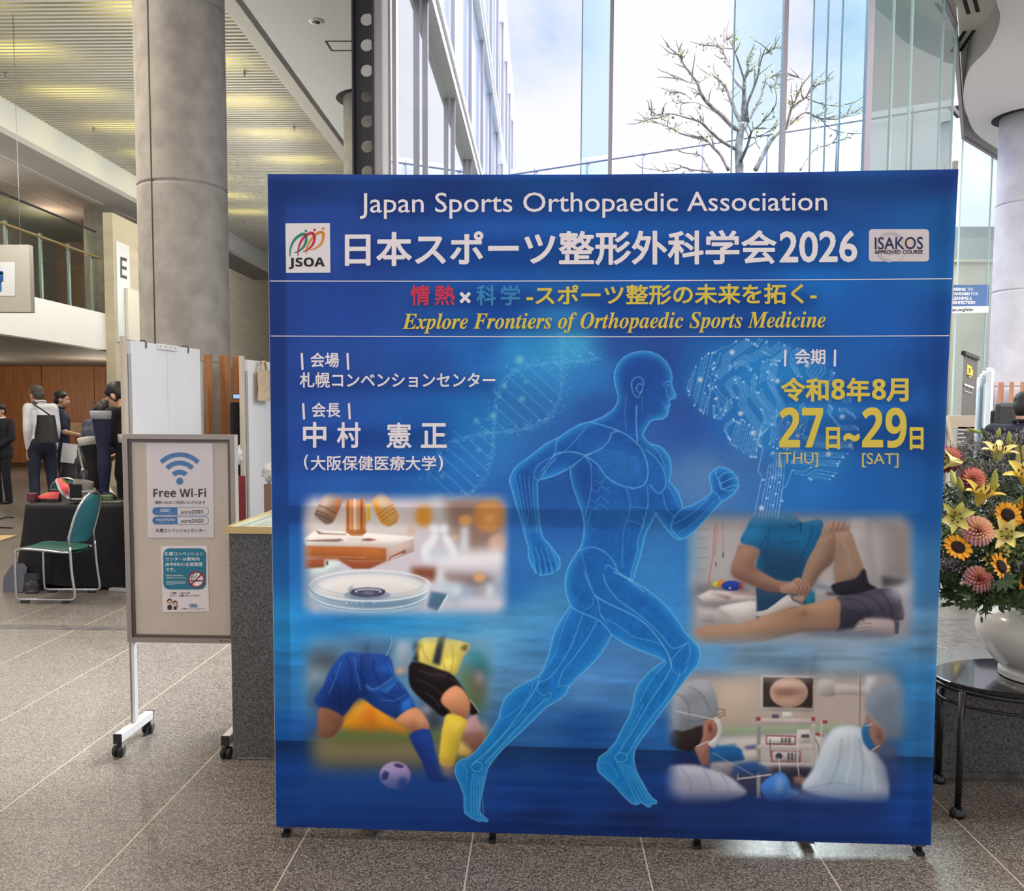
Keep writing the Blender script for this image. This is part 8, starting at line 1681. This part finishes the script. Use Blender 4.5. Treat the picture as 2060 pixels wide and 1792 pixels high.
for k, (px, py, Y) in enumerate(((1990, 738, 11.4), (1981, 749, 12.2), (1976, 755, 13.0), (1971, 761, 14.0), (1966.5, 766, 15.0))):
    p = at(px, py, Y); root = thing('white_screen_panel', ['nearest and tallest looking', 'second nearest', 'middle', 'second farthest', 'farthest'][k] + ' white panel of the row beside the daylit concrete column', 'panel', (p.x, p.y, 0), math.atan2(.88, .47), 'white panels in a row on the right')
    t = MB(); h_ = 2.14; outl = [(-.02, 0), (.85, 0), (.85, h_), (.04, h_), (-.005, h_ - .02), (-.02, h_ - .06)]; t.prism(outl, -.03, .03, Matrix(((1, 0, 0, 0), (0, 0, -1, 0), (0, 1, 0, 0), (0, 0, 0, 1)))); t.build('panel', WPM, root)
    t = MB(); t.tube([(-.03, .035, .04), (-.03, .035, h_ - .2)], .018, 10); t.build('edge_tube', mat('panel_edge', (186, 200, 206), .3), root)
    t = MB(); t.bbox((.0, -.22, 0), (.05, .22, .03), .006); t.build('foot', WPM, root)
# roll-up banner
a_ = at(1939, 702, 8.8); b_ = at(1967, 717, 9.6); d_ = Vector((b_.x - a_.x, b_.y - a_.y, 0)); L_ = d_.length
RU = thing('roll_up_banner', 'dark grey roll-up banner with a yellow mark behind the glass on the right', 'banner', (a_.x, a_.y, 0), math.atan2(d_.y, d_.x)); INVR = (Matrix.Translation(RU.location) @ RU.rotation_euler.to_matrix().to_4x4()).inverted()
t = MB(); t.grid(lambda u, v: Vector((u * L_, .006 * math.sin(u * 25), .06 + v * 2.06)), 30, 6); t.build('cloth', mat('banner_grey', (104, 100, 98), .8), RU)
t = MB(); t.bbox((-.02, -.02, 2.11), (L_, .02, 2.15), .006); t.build('top_rail', BLACKP, RU)
t = MB(); t.bbox((-.04, -.08, 0), (L_ + .04, .08, .07), .01); t.build('base', BLACKP, RU); t = MB(); t.tube([(L_ / 2, .04, .05), (L_ / 2, .04, 2.12)], .012, 8); t.build('pole', GREYM, RU)
sr = Sheet((a_.x, a_.y, 1), (d_.y, -d_.x, 0), .008, INVR); t = MB()
for q in ([(1946, 733), (1955, 737), (1955, 742), (1946, 739)], [(1946, 739), (1949, 740), (1949, 753), (1945, 752)], [(1952, 741), (1957.5, 744), (1957, 754), (1952, 752)], [(1945, 748), (1957, 752), (1957, 756), (1945, 753)], [(1949, 756), (1955, 758), (1955, 760), (1949, 758)]): sr.poly(t, q)
t.build('yellow_mark', mat('mark_yellow', (226, 206, 60), .7), RU)
t = MB(); sr.line(t, [(1941, 773), (1958, 780)], 4); sr.line(t, [(1940, 786), (1956, 791)], 1.4); t.build('white_lines', mat('mark_white', (206, 204, 200), .7), RU)
# poster stand with beige header
q = at(1905, 836, 7.5); PS = thing('poster_stand', 'beige poster stand with a black and white sheet beside the blue backdrop', 'poster stand', (q.x, 7.5, 0)); w_ = at(1962, 836, 7.5).x - q.x; MBG = mat('stand_beige', (196, 182, 164), .6)
t = MB(); t.bbox((0, 0, 1.42), (w_, .02, 1.53), .003); t.bbox((.09, .0, .1), (w_, .015, 1.44), .003); t.build('header_board', MBG, PS)
t = MB(); t.beam((.0, .0, 1.52), (.13, .02, 1.0), .03, .02, up=(0, 1, 0)); t.beam((.13, .02, 1.0), (.13, .02, 0), .03, .02, up=(0, 1, 0)); t.build('side_leg', mat('stand_pale', (214, 204, 186), .6), PS)
t = MB(); t.beam((w_ - .01, .03, 1.5), (w_ + .02, .25, 0), .025, .02); t.beam((.02, .03, 1.5), (.0, .25, 0), .025, .02); t.build('rear_leg', MBG, PS)
t = MB(); t.box((.095, -.004, .75), (w_ - .004, -.001, 1.405)); sh_ = t.build('printed_sheet', mat('sheet_dark', (66, 62, 62), .6, c2=(120, 114, 110), scale=14), PS)
ss = Sheet((q.x, 7.495, 1), (0, -1, 0), .002, Matrix.Translation(PS.location).inverted()); t = MB()
for k, x1 in enumerate((1937, 1938, 1942, 1939)): ss.line(t, [(1927, 864 + k * 8), (x1, 864 + k * 8)], 3)
ss.line(t, [(1934, 903), (1934, 892), (1954, 892), (1954, 903)], 1); ss.line(t, [(1926, 896), (1961, 896)], 1); t.build('white_print', mat('mark_white', (206, 204, 200), .7), PS)
t = MB(); t.box((8.7, 22.1, 0), (11.6, 22.7, 6.05)); o = t.build('grey_building', mat('grey_render', (132, 142, 140), .7)); tag(o, 'grey flat building above the tan wall, seen through the far glass', 'building')
# tan garden wall beyond the far glass, poster on the glass, post at the glass corner
t = MB(); t.box((8.6, 21.6, 0), (12.4, 21.9, 5.13)); t.box((8.55, 21.55, 5.13), (12.45, 21.95, 5.2)); o = t.build('garden_wall', mat('tan_render', (206, 198, 166), .8, var=.05, scale=2)); tag(o, 'tan wall seen through the far glass between the blue backdrop and daylit column', 'wall')
t = MB(); t.box((5.40, 12.36, 0), (5.46, 12.42, 4.9)); o = t.build('corner_post', mat('post_stone_grey', (160, 158, 150), .6)); tag(o, 'slim grey post at the glass corner right of the blue backdrop', 'post')
gp, gn = Vector((7.35, 16.5, 2)), Vector((2.2, -2.05, 0)).normalized()
sg = Sheet(gp, gn, .03); c = [sg.pt(x, y) for x, y in ((1893, 573), (1990, 572.5), (1988.5, 628.5), (1891, 631))]; o_ = c[0].copy()
t = MB(); t.add([p - o_ for p in c] + [p - o_ - gn * .012 for p in c], [(3, 2, 1, 0), (4, 5, 6, 7), (0, 1, 5, 4), (1, 2, 6, 5), (2, 3, 7, 6), (3, 0, 4, 7)]); GPO = t.build('glass_poster', mat('poster_slate_blue', (62, 104, 156), .6), loc=o_); tag(GPO, 'blue and white poster fixed on the far glass right of the blue backdrop', 'poster')
s1 = Sheet(gp, gn, .034, Matrix.Translation(o_).inverted()); s2 = Sheet(gp, gn, .040, Matrix.Translation(o_).inverted())
t = MB(); s1.poly(t, [(1891.5, 616.5), (1989, 615.5), (1988.5, 628.5), (1891, 631)])
for body, q, bo in (('RAISING', (1907.5, 578.5, 585, 1938, 578.8, 585), .05), ('THE', (1941, 578.8, 585, 1953, 579, 585), 0), ('STANDARD', (1906.5, 587.4, 594, 1947, 587.6, 594), .05), ('FOR', (1949.5, 587.6, 594, 1963.5, 587.6, 594), 0), ('CLEANING', (1906, 596.3, 603, 1944, 596.4, 603), .05), ('&', (1946, 596.4, 603, 1951, 596.4, 603), 0), ('DISINFECTION', (1905.5, 605, 611.6, 1957, 605, 611.6), .05)): s1.text(t, body, (q[0] + 4.5, q[1], q[2], q[3] + 4.5, q[4], q[5]), bo)
t.build('white_print', WHP, GPO); t = MB(); s2.text(t, 'gbac.org/info', (1908, 619.5, 628, 1958, 619, 627.4), .01); t.build('dark_print', DARKP, GPO)
